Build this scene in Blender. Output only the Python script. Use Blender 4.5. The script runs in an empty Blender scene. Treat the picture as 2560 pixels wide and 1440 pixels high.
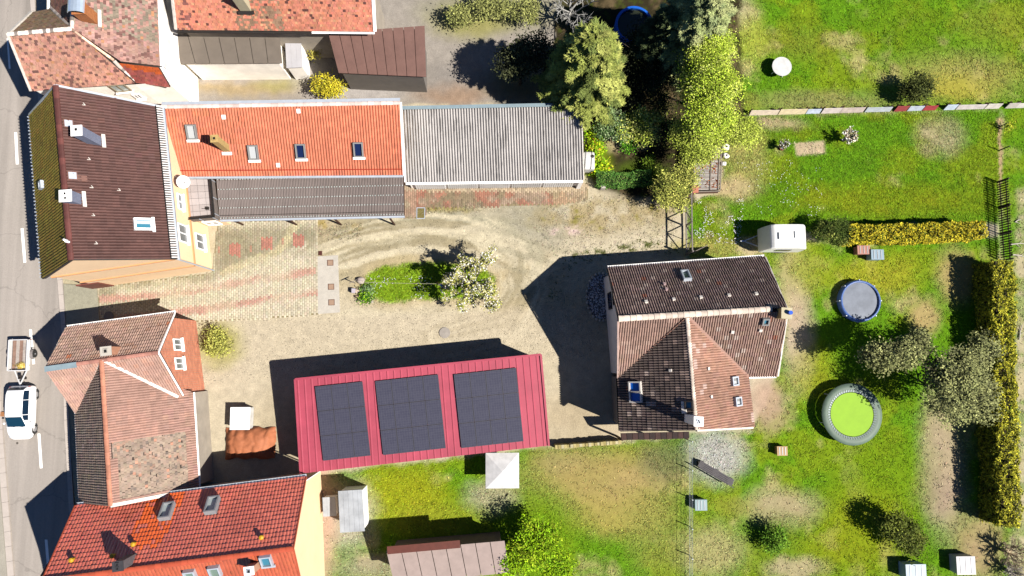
import bpy, bmesh, math, random
import numpy as np
from mathutils import Vector, Matrix

random.seed(7)
rng = np.random.default_rng(7)
scene = bpy.context.scene
C = scene.collection

# ------------------------------------------------------------------ camera
H = 50.0                       # flying height of the drone, metres
FOC = 1707.0                   # focal length in photo pixels (24 mm on 36 mm)
NADIR = (1230.0, 890.0)        # where the plumb line meets the photo
_d = np.array([(NADIR[0] - 1280) / FOC, -(NADIR[1] - 720) / FOC, -1.0])
_z = -_d / np.linalg.norm(_d)
_y = np.array([0, 1.0, 0]); _y = _y - _z * _y.dot(_z); _y /= np.linalg.norm(_y)
_x = np.cross(_y, _z)
RC = np.array([_x, _y, _z])    # camera -> world rotation
cam_data = bpy.data.cameras.new("drone_camera")
cam = bpy.data.objects.new("drone_camera", cam_data)
C.objects.link(cam)
cam_data.sensor_width = 36.0
cam_data.lens = 24.0
cam_data.clip_start = 1.0
cam_data.clip_end = 2000.0
_m = Matrix([list(r) for r in RC]).to_4x4()
_m.translation = Vector((0, 0, H))
cam.matrix_world = _m
scene.camera = cam

# ------------------------------------------------------------------ light
SH = np.array([-0.79, 0.325])                  # shadow offset per metre of height
SUN = Vector((-SH[0], -SH[1], 1.0)).normalized()
sun_data = bpy.data.lights.new("sun", 'SUN')
sun_data.energy = 5.0
sun_data.angle = math.radians(0.5)
sun_data.color = (1.0, 0.945, 0.87)
sun = bpy.data.objects.new("sun", sun_data)
sun.rotation_euler = SUN.to_track_quat('Z', 'Y').to_euler()
sun.location = (30, -15, 60)
C.objects.link(sun)
world = bpy.data.worlds.new("World")
scene.world = world
world.use_nodes = True
nt = world.node_tree
sky = nt.nodes.new("ShaderNodeTexSky")
sky.sky_type = 'NISHITA'
sky.sun_disc = False
sky.sun_elevation = math.asin(SUN.z)
sky.sun_rotation = math.atan2(SUN.x, SUN.y)
sky.altitude = 100
sky.air_density = 0.7
sky.dust_density = 0.0
sky.ozone_density = 10.0
bg = nt.nodes["Background"]
nt.links.new(sky.outputs[0], bg.inputs[0])
bg.inputs[1].default_value = 0.05
scene.view_settings.view_transform = 'Standard'
scene.view_settings.look = 'None'
scene.view_settings.gamma = 1.0
scene.view_settings.use_curve_mapping = False
scene.view_settings.exposure = 1.25
scene.render.engine = 'CYCLES'
ILL = np.array([2.72, 2.62, 2.52])             # what a sunlit level sheet of albedo 1 shows, linear

# ------------------------------------------------------------------ helpers
def lin(c):
    c = np.asarray(c, float) / 255.0
    return np.where(c <= 0.04045, c / 12.92, ((c + 0.055) / 1.055) ** 2.4)

def A(r, g, b, k=1.0):
    """albedo of a level sunlit surface that shows sRGB r,g,b in the photo"""
    return np.clip(lin((r, g, b)) / ILL * k, 0.004, 0.85)

def ray(px, py):
    return RC @ np.array([(px - 1280) / FOC, -(py - 720) / FOC, -1.0])

def P(px, py, z=0.0):
    d = ray(px, py)
    t = (z - H) / d[2]
    return np.array([d[0] * t, d[1] * t, z])

def PP(pts, z=0.0):
    return [P(p[0], p[1], p[2] if len(p) > 2 else z) for p in pts]

def hit(px, py, p0, n):
    d = ray(px, py); o = np.array([0, 0, H])
    t = (np.asarray(p0) - o).dot(n) / d.dot(n)
    return o + d * t

def un(v):
    v = np.asarray(v, float)
    return v / np.linalg.norm(v)

def vnoise(x, y, seed=0):
    xi = np.floor(x).astype(np.int64); yi = np.floor(y).astype(np.int64)
    xf = x - xi; yf = y - yi
    xf = xf * xf * (3 - 2 * xf); yf = yf * yf * (3 - 2 * yf)
    def h(a, b):
        n = (a * 374761393 + b * 668265263 + seed * 974711) & 0x7fffffff
        n = ((n ^ (n >> 13)) * 1274126177) & 0x7fffffff
        return ((n ^ (n >> 16)) & 0xffff) / 65535.0
    return (h(xi, yi) * (1 - xf) + h(xi + 1, yi) * xf) * (1 - yf) + (h(xi, yi + 1) * (1 - xf) + h(xi + 1, yi + 1) * xf) * yf

def fbm(x, y, s, o=4, seed=0):
    x = np.asarray(x, float); y = np.asarray(y, float)
    r = 0; a = 1; t = 0
    for i in range(o):
        r = r + a * vnoise(x / s * 2 ** i + 17.3 * i, y / s * 2 ** i - 9.1 * i, seed + i * 31)
        t += a; a *= 0.55
    return r / t

def sstep(e0, e1, x):
    t = np.clip((x - e0) / (e1 - e0), 0, 1)
    return t * t * (3 - 2 * t)

def seg_dist(x, y, pts, closed=False):
    d = np.full(np.shape(x), 1e9)
    n = len(pts)
    for i in range(n if closed else n - 1):
        a = pts[i]; b = pts[(i + 1) % n]
        ex, ey = b[0] - a[0], b[1] - a[1]
        t = np.clip(((x - a[0]) * ex + (y - a[1]) * ey) / (ex * ex + ey * ey + 1e-9), 0, 1)
        d = np.minimum(d, np.hypot(x - a[0] - t * ex, y - a[1] - t * ey))
    return d

def inside(x, y, pts):
    c = np.zeros(np.shape(x), bool)
    n = len(pts)
    for i in range(n):
        x1, y1 = pts[i][0], pts[i][1]; x2, y2 = pts[(i + 1) % n][0], pts[(i + 1) % n][1]
        cond = ((y1 > y) != (y2 > y)) & (x < (x2 - x1) * (y - y1) / ((y2 - y1) + 1e-12) + x1)
        c ^= cond
    return c

def sdf(x, y, pts):
    d = seg_dist(x, y, pts, True)
    return np.where(inside(x, y, pts), d, -d)

# ---- materials
MATS = {}
def nodes_of(m):
    m.use_nodes = True
    return m.node_tree, m.node_tree.nodes["Principled BSDF"]

def mat(name, col, rough=0.8, var=0.15, scale=3.0, bump=0.0, bscale=40.0, metal=0.0, attr=False, spec=0.3, fine=0.0, coat=0.0):
    """procedural material: a base colour (or the mesh's own 'col') broken up by world-space noise"""
    if name in MATS:
        return MATS[name]
    m = bpy.data.materials.new(name)
    t, b = nodes_of(m)
    b.inputs["Roughness"].default_value = rough
    b.inputs["Metallic"].default_value = metal
    b.inputs["Specular IOR Level"].default_value = spec
    b.inputs["Coat Weight"].default_value = coat
    geo = t.nodes.new("ShaderNodeNewGeometry")
    if attr:
        src = t.nodes.new("ShaderNodeAttribute"); src.attribute_name = "col"
        base = src.outputs["Color"]
    else:
        src = t.nodes.new("ShaderNodeRGB")
        src.outputs[0].default_value = (*[float(v) for v in col], 1)
        base = src.outputs[0]
    def mul_noise(base, sc, amount, detail):
        n = t.nodes.new("ShaderNodeTexNoise")
        n.inputs["Scale"].default_value = sc
        n.inputs["Detail"].default_value = detail
        n.inputs["Roughness"].default_value = 0.65
        t.links.new(geo.outputs["Position"], n.inputs["Vector"])
        mr = t.nodes.new("ShaderNodeMapRange")
        mr.inputs[1].default_value = 0.25; mr.inputs[2].default_value = 0.75
        mr.inputs[3].default_value = 1 - amount; mr.inputs[4].default_value = 1 + amount
        mr.clamp = False
        t.links.new(n.outputs["Fac"], mr.inputs[0])
        vm = t.nodes.new("ShaderNodeVectorMath"); vm.operation = 'SCALE'
        t.links.new(base, vm.inputs[0]); t.links.new(mr.outputs[0], vm.inputs["Scale"])
        return vm.outputs[0]
    if var > 0:
        base = mul_noise(base, scale, var, 6)
    if fine > 0:
        base = mul_noise(base, 14.0, fine, 4)
    t.links.new(base, b.inputs["Base Color"])
    if bump > 0:
        n = t.nodes.new("ShaderNodeTexNoise"); n.inputs["Scale"].default_value = bscale
        n.inputs["Detail"].default_value = 4
        t.links.new(geo.outputs["Position"], n.inputs["Vector"])
        bp = t.nodes.new("ShaderNodeBump"); bp.inputs["Strength"].default_value = 1.0
        bp.inputs["Distance"].default_value = bump
        t.links.new(n.outputs["Fac"], bp.inputs["Height"])
        t.links.new(bp.outputs[0], b.inputs["Normal"])
    MATS[name] = m
    return m

def brick_mat(name, c1, c2, mortar, bw, bh, ang=0.0):
    m = bpy.data.materials.new(name)
    t, b = nodes_of(m)
    b.inputs["Roughness"].default_value = 0.9
    geo = t.nodes.new("ShaderNodeNewGeometry")
    sep = t.nodes.new("ShaderNodeSeparateXYZ"); t.links.new(geo.outputs["Position"], sep.inputs[0])
    cmb = t.nodes.new("ShaderNodeCombineXYZ")
    add = t.nodes.new("ShaderNodeMath"); add.operation = 'ADD'
    t.links.new(sep.outputs[0], add.inputs[0]); t.links.new(sep.outputs[1], add.inputs[1])
    t.links.new(add.outputs[0], cmb.inputs[0]); t.links.new(sep.outputs[2], cmb.inputs[1])
    br = t.nodes.new("ShaderNodeTexBrick")
    br.inputs["Scale"].default_value = 1.0
    br.inputs["Brick Width"].default_value = bw; br.inputs["Row Height"].default_value = bh
    br.inputs["Mortar Size"].default_value = 0.012
    br.inputs["Color1"].default_value = (*c1, 1); br.inputs["Color2"].default_value = (*c2, 1)
    br.inputs["Mortar"].default_value = (*mortar, 1)
    t.links.new(cmb.outputs[0], br.inputs["Vector"])
    n = t.nodes.new("ShaderNodeTexNoise"); n.inputs["Scale"].default_value = 3; n.inputs["Detail"].default_value = 6
    t.links.new(geo.outputs["Position"], n.inputs["Vector"])
    mr = t.nodes.new("ShaderNodeMapRange"); mr.inputs[3].default_value = 0.55; mr.inputs[4].default_value = 1.45
    t.links.new(n.outputs["Fac"], mr.inputs[0])
    vm = t.nodes.new("ShaderNodeVectorMath"); vm.operation = 'SCALE'
    t.links.new(br.outputs["Color"], vm.inputs[0]); t.links.new(mr.outputs[0], vm.inputs["Scale"])
    t.links.new(vm.outputs[0], b.inputs["Base Color"])
    bp = t.nodes.new("ShaderNodeBump"); bp.inputs["Distance"].default_value = 0.02
    t.links.new(br.outputs["Fac"], bp.inputs["Height"]); bp.invert = True
    t.links.new(bp.outputs[0], b.inputs["Normal"])
    return m

def glass_mat(name, col, rough=0.08):
    m = bpy.data.materials.new(name)
    t, b = nodes_of(m)
    b.inputs["Base Color"].default_value = (*col, 1)
    b.inputs["Roughness"].default_value = rough
    b.inputs["Specular IOR Level"].default_value = 0.6
    return m

# ---- things
WORLD = {}
def props(o, label=None, cat=None, group=None, kind=None):
    if label: o["label"] = label
    if cat: o["category"] = cat
    if group: o["group"] = group
    if kind: o["kind"] = kind
    return o

def thing(name, label, cat, base, group=None):
    o = bpy.data.objects.new(name, None)
    C.objects.link(o)
    o.location = Vector(tuple(float(v) for v in base))
    o.empty_display_size = 0.3
    WORLD[o.name] = Vector(o.location)
    return props(o, label, cat, group)

def link(name, me, parent=None, loc=(0, 0, 0), kind=None):
    """mesh in world coordinates (moved by loc) under its parent"""
    o = bpy.data.objects.new(name, me)
    C.objects.link(o)
    w = Vector(tuple(float(v) for v in loc))
    if parent is not None:
        o.parent = parent
        o.location = w - WORLD[parent.name]
    else:
        o.location = w
    WORLD[o.name] = w
    if kind: o["kind"] = kind
    return o

class MB:
    def __init__(s):
        s.v = []; s.f = []; s.mi = []
    def add(s, vs, fs, mi=0, M=None):
        k = len(s.v)
        for p in vs:
            if M is not None:
                p = M @ Vector(tuple(float(q) for q in p))
            s.v.append((float(p[0]), float(p[1]), float(p[2])))
        for f in fs:
            s.f.append(tuple(k + i for i in f)); s.mi.append(mi)
        return s
    def poly(s, pts, mi=0, M=None):
        return s.add(pts, [tuple(range(len(pts)))], mi, M)
    def box(s, c, d, mi=0, M=None):
        x, y, z = d[0] / 2, d[1] / 2, d[2] / 2
        v = [(c[0] + i * x, c[1] + j * y, c[2] + k * z) for k in (-1, 1) for j in (-1, 1) for i in (-1, 1)]
        return s.add(v, [(0, 2, 3, 1), (4, 5, 7, 6), (0, 1, 5, 4), (2, 6, 7, 3), (0, 4, 6, 2), (1, 3, 7, 5)], mi, M)
    def bar(s, a, b, w, h, mi=0, up=(0, 0, 1)):
        a = np.asarray(a, float); b = np.asarray(b, float)
        d = un(b - a); up = np.asarray(up, float)
        if abs(d.dot(up)) > 0.95: up = np.array([1.0, 0, 0])
        sx = un(np.cross(d, up)); uu = np.cross(sx, d)
        v = [p + sx * i * w / 2 + uu * k * h / 2 for p in (a, b) for k in (-1, 1) for i in (-1, 1)]
        return s.add(v, [(0, 1, 3, 2), (4, 6, 7, 5), (0, 4, 5, 1), (2, 3, 7, 6), (0, 2, 6, 4), (1, 5, 7, 3)], mi)
    def prism(s, pts, off, mi=0, top=True, bot=True):
        """polygon pts and its copy moved by off"""
        n = len(pts); off = np.asarray(off, float)
        v = [np.asarray(p, float) for p in pts] + [np.asarray(p, float) + off for p in pts]
        fs = [(i, (i + 1) % n, n + (i + 1) % n, n + i) for i in range(n)]
        if bot: fs.append(tuple(range(n - 1, -1, -1)))
        if top: fs.append(tuple(range(n, 2 * n)))
        return s.add(v, fs, mi)
    def tube(s, pts, r, n=8, mi=0, cap=True):
        pts = [np.asarray(p, float) for p in pts]
        rs = r if hasattr(r, '__len__') else [r] * len(pts)
        vs = []; fs = []
        ref = np.array([0.3, 0.1, 1.0])
        for i, p in enumerate(pts):
            d = un(pts[min(i + 1, len(pts) - 1)] - pts[max(i - 1, 0)])
            rr = ref if abs(un(ref).dot(d)) < 0.95 else np.array([1.0, 0.2, 0])
            a = un(np.cross(d, rr)); b = np.cross(d, a)
            for k in range(n):
                t = 2 * math.pi * k / n
                vs.append(p + (a * math.cos(t) + b * math.sin(t)) * rs[i])
        for i in range(len(pts) - 1):
            for k in range(n):
                fs.append((i * n + k, i * n + (k + 1) % n, (i + 1) * n + (k + 1) % n, (i + 1) * n + k))
        if cap:
            fs.append(tuple(range(n - 1, -1, -1)))
            fs.append(tuple((len(pts) - 1) * n + k for k in range(n)))
        return s.add(vs, fs, mi)
    def lathe(s, prof, n=24, c=(0, 0, 0), mi=0, M=None):
        vs = []; fs = []
        for r, z in prof:
            for k in range(n):
                t = 2 * math.pi * k / n
                vs.append((c[0] + r * math.cos(t), c[1] + r * math.sin(t), c[2] + z))
        for i in range(len(prof) - 1):
            for k in range(n):
                fs.append((i * n + k, i * n + (k + 1) % n, (i + 1) * n + (k + 1) % n, (i + 1) * n + k))
        if prof[0][0] < .25: fs.append(tuple(range(n - 1, -1, -1)))
        if prof[-1][0] < .25: fs.append(tuple((len(prof) - 1) * n + k for k in range(n)))
        return s.add(vs, fs, mi, M)
    def blob(s, c, r, mi=0, seed=0, rough=0.2, sub=2):
        bm = bmesh.new()
        bmesh.ops.create_icosphere(bm, subdivisions=sub, radius=1)
        rs = np.random.default_rng(seed)
        ph = rs.uniform(0, 6, 6)
        vs = []
        for v in bm.verts:
            q = v.co
            k = 1 + rough * (math.sin(3 * q.x + ph[0]) * math.sin(3.4 * q.y + ph[1]) + 0.6 * math.sin(5 * q.z + ph[2] + 2 * q.x))
            vs.append((c[0] + q.x * r[0] * k, c[1] + q.y * r[1] * k, c[2] + q.z * r[2] * k))
        fs = [tuple(v.index for v in f.verts) for f in bm.faces]
        bm.free()
        return s.add(vs, fs, mi)
    def mesh(s, name, mats, smooth=False, cols=None):
        me = bpy.data.meshes.new(name)
        me.from_pydata(s.v, [], s.f)
        for m in (mats if isinstance(mats, (list, tuple)) else [mats]):
            me.materials.append(m)
        me.polygons.foreach_set("material_index", s.mi)
        if smooth:
            me.polygons.foreach_set("use_smooth", [True] * len(s.f))
        me.update()
        if cols is not None: set_col(me, cols)
        return me
    def build(s, name, mats, parent=None, smooth=False, kind=None, bevel=0, fix=True, loc=(0, 0, 0)):
        me = s.mesh(name, mats, smooth)
        if fix:
            bm = bmesh.new(); bm.from_mesh(me)
            bmesh.ops.recalc_face_normals(bm, faces=bm.faces)
            bm.to_mesh(me); bm.free()
        o = link(name, me, parent, loc, kind)
        if bevel:
            bv = o.modifiers.new("bevel", 'BEVEL'); bv.width = bevel; bv.segments = 2; bv.limit_method = 'ANGLE'
        return o

def set_col(me, cols):
    cols = np.asarray(cols, np.float32)
    a = me.color_attributes.new("col", 'FLOAT_COLOR', 'POINT')
    full = np.ones((len(me.vertices), 4), np.float32)
    full[:, :3] = cols if cols.ndim == 2 else cols[None, :]
    a.data.foreach_set("color", full.ravel())

def np_mesh(name, verts, faces_flat, nper, mats, cols=None, smooth=False, mi=None):
    """fast mesh: faces all with nper corners"""
    me = bpy.data.meshes.new(name)
    nv = len(verts); nf = len(faces_flat) // nper
    me.vertices.add(nv); me.vertices.foreach_set("co", np.asarray(verts, np.float32).ravel())
    me.loops.add(len(faces_flat)); me.loops.foreach_set("vertex_index", np.asarray(faces_flat, np.int32))
    me.polygons.add(nf)
    me.polygons.foreach_set("loop_start", np.arange(0, nf * nper, nper, dtype=np.int32))
    me.polygons.foreach_set("loop_total", np.full(nf, nper, np.int32))
    for m in (mats if isinstance(mats, (list, tuple)) else [mats]):
        me.materials.append(m)
    if mi is not None: me.polygons.foreach_set("material_index", np.asarray(mi, np.int32))
    if smooth: me.polygons.foreach_set("use_smooth", np.ones(nf, bool))
    me.update(calc_edges=True)
    if cols is not None: set_col(me, cols)
    return me

# common materials
M_tile = mat("roof_tile", (0, 0, 0), 0.75, 0.22, 2.5, attr=True, fine=0.14)
M_tile_gloss = mat("glazed_tile", (0, 0, 0), 0.34, 0.14, 1.4, attr=True, fine=0.10, spec=0.5)
M_leaf = mat("leaf", (0, 0, 0), 0.7, 0.10, 1.5, attr=True, spec=0.06)
M_bark = mat("bark", A(120, 100, 80), 0.9, 0.3, 6)
M_ground = mat("earth_and_grass", (0, 0, 0), 0.95, 0.16, 1.6, attr=True, fine=0.22, bump=0.03, bscale=22, spec=0.05)
M_paver = mat("paving_stone", (0, 0, 0), 0.9, 0.18, 3, attr=True, fine=0.12)
M_white = mat("white_paint", (0.72, 0.71, 0.69), 0.5, 0.05, 4)
M_whiteplaster = mat("white_plaster", (0.76, 0.73, 0.67), 0.9, 0.16, 0.9, bump=0.01)
M_mortar = mat("mortar", (0.42, 0.39, 0.35), 0.9, 0.3, 5)
M_zinc = mat("zinc", (0.33, 0.36, 0.40), 0.45, 0.12, 3, metal=0.3)
M_greymetal = mat("grey_metal", (0.20, 0.21, 0.22), 0.5, 0.1, 4, metal=0.3)
M_dark = mat("dark_metal", (0.018, 0.015, 0.013), 0.5, 0.2, 5)
M_black = mat("black", (0.006, 0.006, 0.006), 0.7, 0.0)
M_wood = mat("weathered_wood", A(165, 150, 135), 0.85, 0.3, 8)
M_brownwood = mat("brown_wood", A(95, 60, 40), 0.8, 0.3, 6)
M_conc = mat("concrete", A(228, 217, 200), 0.9, 0.12, 2.2, fine=0.1)
M_dirt = mat("deck_underlay", (0.03, 0.022, 0.018), 0.95, 0.2, 4)
M_peach = mat("peach_render", (0.60, 0.43, 0.265), 0.9, 0.06, 0.8, bump=0.008, fine=0.04)
M_peachtrim = mat("peach_trim", (0.40, 0.20, 0.09), 0.9, 0.08, 2)
M_frame = mat("window_frame_grey", (0.15, 0.15, 0.145), 0.4, 0.08, 4)
G_dark = glass_mat("glass_dark", (0.006, 0.012, 0.045))
G_blue = glass_mat("glass_blue", (0.004, 0.07, 0.33))
G_teal = glass_mat("glass_teal", (0.03, 0.12, 0.17))
G_pale = glass_mat("glass_pale", (0.30, 0.34, 0.33), 0.2)
G_white = glass_mat("glass_blind", (0.30, 0.31, 0.31), 0.3)
G_mid = glass_mat("glass_grey", (0.10, 0.11, 0.115), 0.2)
G_green = glass_mat("glass_green", (0.10, 0.14, 0.11), 0.2)
# ------------------------------------------------------------------ roofs
class Plane:
    def __init__(s, pts, a, b):
        a = np.asarray(a, float); b = np.asarray(b, float)
        s.p0 = a
        u = b - a; u[2] = 0; s.u = un(u)
        w = np.mean(pts, axis=0) - (a + b) / 2
        n = np.cross(s.u, w)
        if n[2] < 0: n = -n
        s.n = un(n)
        s.v = np.cross(s.n, s.u)
        if s.v.dot(w) < 0:
            s.u = -s.u; s.v = -s.v
    def pt(s, a, b, h=0.0):
        return s.p0 + s.u * a + s.v * b + s.n * h
    def st(s, p):
        d = np.asarray(p) - s.p0
        return d.dot(s.u), d.dot(s.v)
    def at(s, px, py):
        return hit(px, py, s.p0, s.n)
    def mat4(s, p):
        m = Matrix(((s.u[0], s.v[0], s.n[0], p[0]), (s.u[1], s.v[1], s.n[1], p[1]), (s.u[2], s.v[2], s.n[2], p[2]), (0, 0, 0, 1)))
        return m

CAMP = np.array([0, 0, H])
def new_roof(house, name="roof"):
    r = bpy.data.objects.new(name, bpy.data.meshes.new(name))
    C.objects.link(r); r.parent = house
    r.location = -WORLD[house.name]
    WORLD[r.name] = Vector((0, 0, 0))
    r.data.materials.append(M_dirt)
    return dict(o=r, deck=MB(), v=[], f=[], c=[], cand=[], house=house)

def cover(R, pl, polys, w, L, amp, rolls, colfn, lip=0.03, stagger=0.0, pick=True, jit=0.006, thick=0.14, deck=True):
    """lay tiles on the convex polygons of one roof plane"""
    ps = [[pl.st(p) for p in poly] for poly in polys]
    for q in (ps if deck else ()):
        R['deck'].prism([pl.pt(a, b, -0.01) for a, b in q], -pl.n * thick)
    allp = np.array([p for q in ps for p in q])
    s0, t0 = allp.min(0); s1, t1 = allp.max(0)
    t0 -= 0.03
    ns = int((s1 - s0) / w) + 2; ntt = int((t1 - t0) / L) + 2
    w = (s1 - s0) / max(1, round((s1 - s0) / w))
    I, J = np.meshgrid(np.arange(-1, ns), np.arange(0, ntt))
    S = s0 + I.ravel() * w + (J.ravel() % 2) * w * stagger
    T = t0 + J.ravel() * L
    if rolls:
        n = rolls * 4 + 1
        ks = np.arange(n) / (n - 1)
        hp = amp * np.array([[0.0, 0.78, 1.0, 0.62][k % 4] for k in range(n)])
    else:
        n = 2; ks = np.array([0.015, 0.985]); hp = np.zeros(2)
    ls = np.concatenate([ks * w] * 3)
    ltt = np.concatenate([np.zeros(n), np.zeros(n), np.full(n, L * 1.03)])
    lh = np.concatenate([hp, hp + lip, hp + 0.003])
    faces = [(k, k + 1, n + k + 1, n + k) for k in range(n - 1)] + [(n + k, n + k + 1, 2 * n + k + 1, 2 * n + k) for k in range(n - 1)]
    for q in ps:
        qa = np.array(q)
        if np.sum(qa[:, 0] * np.roll(qa[:, 1], -1) - np.roll(qa[:, 0], -1) * qa[:, 1]) < 0:
            qa = qa[::-1]
        e = np.roll(qa, -1, 0) - qa
        nn = np.stack([-e[:, 1], e[:, 0]], 1); nn /= np.linalg.norm(nn, axis=1)[:, None]   # inward
        lo = np.full(len(S), 1e9); hi_ok = np.ones(len(S), bool)
        for k in range(len(qa)):
            dd = np.stack([(S + a - qa[k, 0]) * nn[k, 0] + (T + b - qa[k, 1]) * nn[k, 1] for a in (0, w) for b in (0, L)], 0)
            lo = np.minimum(lo, dd.min(0)); hi_ok &= dd.max(0) > 0.005
        full = lo >= -0.004
        part = hi_ok & ~full
        cen = pl.p0 + np.outer(S + w / 2, pl.u) + np.outer(T + L / 2, pl.v)
        col = colfn(cen)
        jh = rng.normal(0, 1, len(S)) * jit
        js = rng.normal(0, 1, len(S)) * jit * 1.2
        for i in np.nonzero(full)[0]:
            R['cand'].append((pl, float(S[i]), float(T[i]), ls, ltt, lh, faces, col[i], np.linalg.norm(cen[i] - CAMP), pick, jh[i], js[i]))
        bm = bmesh.new()
        lay = bm.verts.layers.float_vector.new("c")
        for i in np.nonzero(part)[0]:
            vs = []
            for a, b, h in zip(ls, ltt, lh):
                v = bm.verts.new(pl.pt(S[i] + a, T[i] + b, h + jh[i])); v[lay] = Vector([float(x) for x in col[i]]); vs.append(v)
            for f in faces:
                bm.faces.new([vs[k] for k in f])
        for k in range(len(qa)):
            co = pl.pt(*qa[k]); no = -(pl.u * nn[k, 0] + pl.v * nn[k, 1])
            bmesh.ops.bisect_plane(bm, geom=bm.verts[:] + bm.edges[:] + bm.faces[:], plane_co=Vector(co), plane_no=Vector(no), clear_outer=True)
        bm.verts.index_update()
        k0 = len(R['v'])
        for v in bm.verts:
            R['v'].append(tuple(v.co)); R['c'].append(tuple(v[lay]))
        for f in bm.faces:
            R['f'].append(tuple(k0 + v.index for v in f.verts))
        bm.free()

def finish_roof(R, m, quota=300):
    """deck mesh, up to quota tiles one by one, the rest as one covering"""
    me = R['o'].data
    d = R['deck']
    me.from_pydata(d.v, [], d.f); me.update()
    cand = sorted(R['cand'], key=lambda c: c[8])
    single = [c for c in cand if c[9]][:quota]
    ids = {id(c) for c in single}
    # shared meshes: one per roof plane and tone
    by = {}
    for c in single: by.setdefault((id(c[0]), len(c[3]), round(float(c[3].max()), 4), round(float(c[4].max()), 3)), []).append(c)
    for key, cs in by.items():
        cs.sort(key=lambda c: float(np.sum(c[7])))
        groups = np.array_split(np.arange(len(cs)), min(8, len(cs)))
        for g in groups:
            if len(g) == 0: continue
            pl, ls, ltt, lh, faces = cs[g[0]][0], cs[g[0]][3], cs[g[0]][4], cs[g[0]][5], cs[g[0]][6]
            colr = np.mean([cs[i][7] for i in g], axis=0)
            b = MB().add([pl.u * a + pl.v * bb + pl.n * h for a, bb, h in zip(ls, ltt, lh)], faces)
            tm = b.mesh("tile", m, cols=colr)
            for i in g:
                c = cs[i]
                link("tile", tm, R['o'], pl.pt(c[1], c[2], c[10]))
    for c in cand:
        if id(c) in ids: continue
        pl = c[0]; k0 = len(R['v'])
        for a, b, h in zip(c[3], c[4], c[5]):
            R['v'].append(tuple(pl.pt(c[1] + a + c[11], c[2] + b, h + c[10])))
            R['c'].append(tuple(c[7]))
        for f in c[6]:
            R['f'].append(tuple(k0 + i for i in f))
    if R['v']:
        me = bpy.data.meshes.new("tile_covering")
        me.from_pydata(R['v'], [], R['f']); me.materials.append(m); me.update()
        set_col(me, np.array(R['c']))
        link("tile_covering", me, R['o'], kind="stuff")

def tone(base, var=0.16, hue=0.05, patches=(), seed=0, lum_scale=2.5):
    """colour of each tile: base albedo, per-tile spread, slow drift, and (test, albedo, chance) patches"""
    base = np.asarray(base, float)
    def f(p):
        r = np.random.default_rng(seed + len(p))
        k = 1 + var * r.normal(0, 1, len(p)) + 0.22 * (fbm(p[:, 0], p[:, 1], lum_scale, 3, seed) - 0.5) * 2
        c = base[None] * np.clip(k, 0.35, 1.9)[:, None]
        c = c * (1 + hue * r.normal(0, 1, (len(p), 3)))
        for test, pc, chance in patches:
            m = test(p) & (r.random(len(p)) < chance)
            c[m] = np.asarray(pc)[None] * np.clip(1 + var * r.normal(0, 1, m.sum()), 0.4, 1.8)[:, None]
        return np.clip(c, 0.003, 0.85)
    return f

def caps(parent, a, b, r, seg, m, col, var=0.15, flat=0.6, ends=True):
    """row of half-round ridge tiles from a to b, each an object"""
    a = np.asarray(a, float); b = np.asarray(b, float)
    d = b - a; n = max(1, int(round(np.linalg.norm(d) / seg))); st = d / n
    dd = un(d); side = un(np.cross(dd, (0, 0, 1))); up = np.cross(side, dd)
    meshes = []
    for q in range(4):
        bld = MB(); vs = []
        for k, (f, rr) in enumerate(((0, r * 1.1), (1.04, r * 0.96))):
            for j in range(7):
                t = math.pi * j / 6
                vs.append(st * f + side * rr * math.cos(t) + up * (rr * flat * math.sin(t)))
        bld.add(vs, [(j, j + 1, 8 + j, 7 + j) for j in range(6)] + [tuple(range(6, -1, -1)), tuple(range(7, 14))])
        c = np.clip(np.asarray(col) * (1 + var * (q - 1.5)), 0.004, 0.85)
        meshes.append(bld.mesh("ridge_tile", m, cols=c))
    for i in range(n):
        link("ridge_tile", random.choice(meshes), parent, a + st * i + np.array([0, 0, random.uniform(-0.008, 0.008)]))

def roof_window(house, pl, px, py, w, h, fm, gm, lift=0.07, flash=None, fw=0.09, blind=None):
    p = pl.at(px, py)
    p = p + pl.n * 0.10
    M = pl.mat4(p)
    b = MB()
    L = lift
    b.box((0, h / 2 - fw / 2, L / 2), (w, fw, L + 0.2), 0, M); b.box((0, -h / 2 + fw / 2, L / 2), (w, fw, L + 0.2), 0, M)
    b.box((w / 2 - fw / 2, 0, L / 2), (fw, h - 2 * fw - 0.002, L + 0.2), 0, M); b.box((-w / 2 + fw / 2, 0, L / 2), (fw, h - 2 * fw - 0.002, L + 0.2), 0, M)
    mats = [fm]
    if flash is not None:
        b.box((0.0, -h / 2 - 0.09, 0.03), (w * 1.25, 0.17, 0.09), 1, M); mats.append(flash)
    o = b.build("roof_window", mats, house)
    g = MB().box((0, 0, L * 0.5), (w - 2 * fw - 0.004, h - 2 * fw - 0.004, 0.04), 0, M)
    g.build("pane", gm, o)
    if blind is not None:
        MB().box(((w / 2 - fw) * 0.45, 0, L * 0.5 + 0.025), ((w - 2 * fw) * 0.4, h - 2 * fw - 0.02, 0.006), 0, M).build("blind", blind, o)
    return o

def zfit(xy, px, py, lo=0.0, hi=16.0):
    zs = np.linspace(lo, hi, 321)
    d = [np.hypot(*(P(px, py, z)[:2] - np.asarray(xy)[:2])) for z in zs]
    return float(zs[int(np.argmin(d))])

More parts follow.
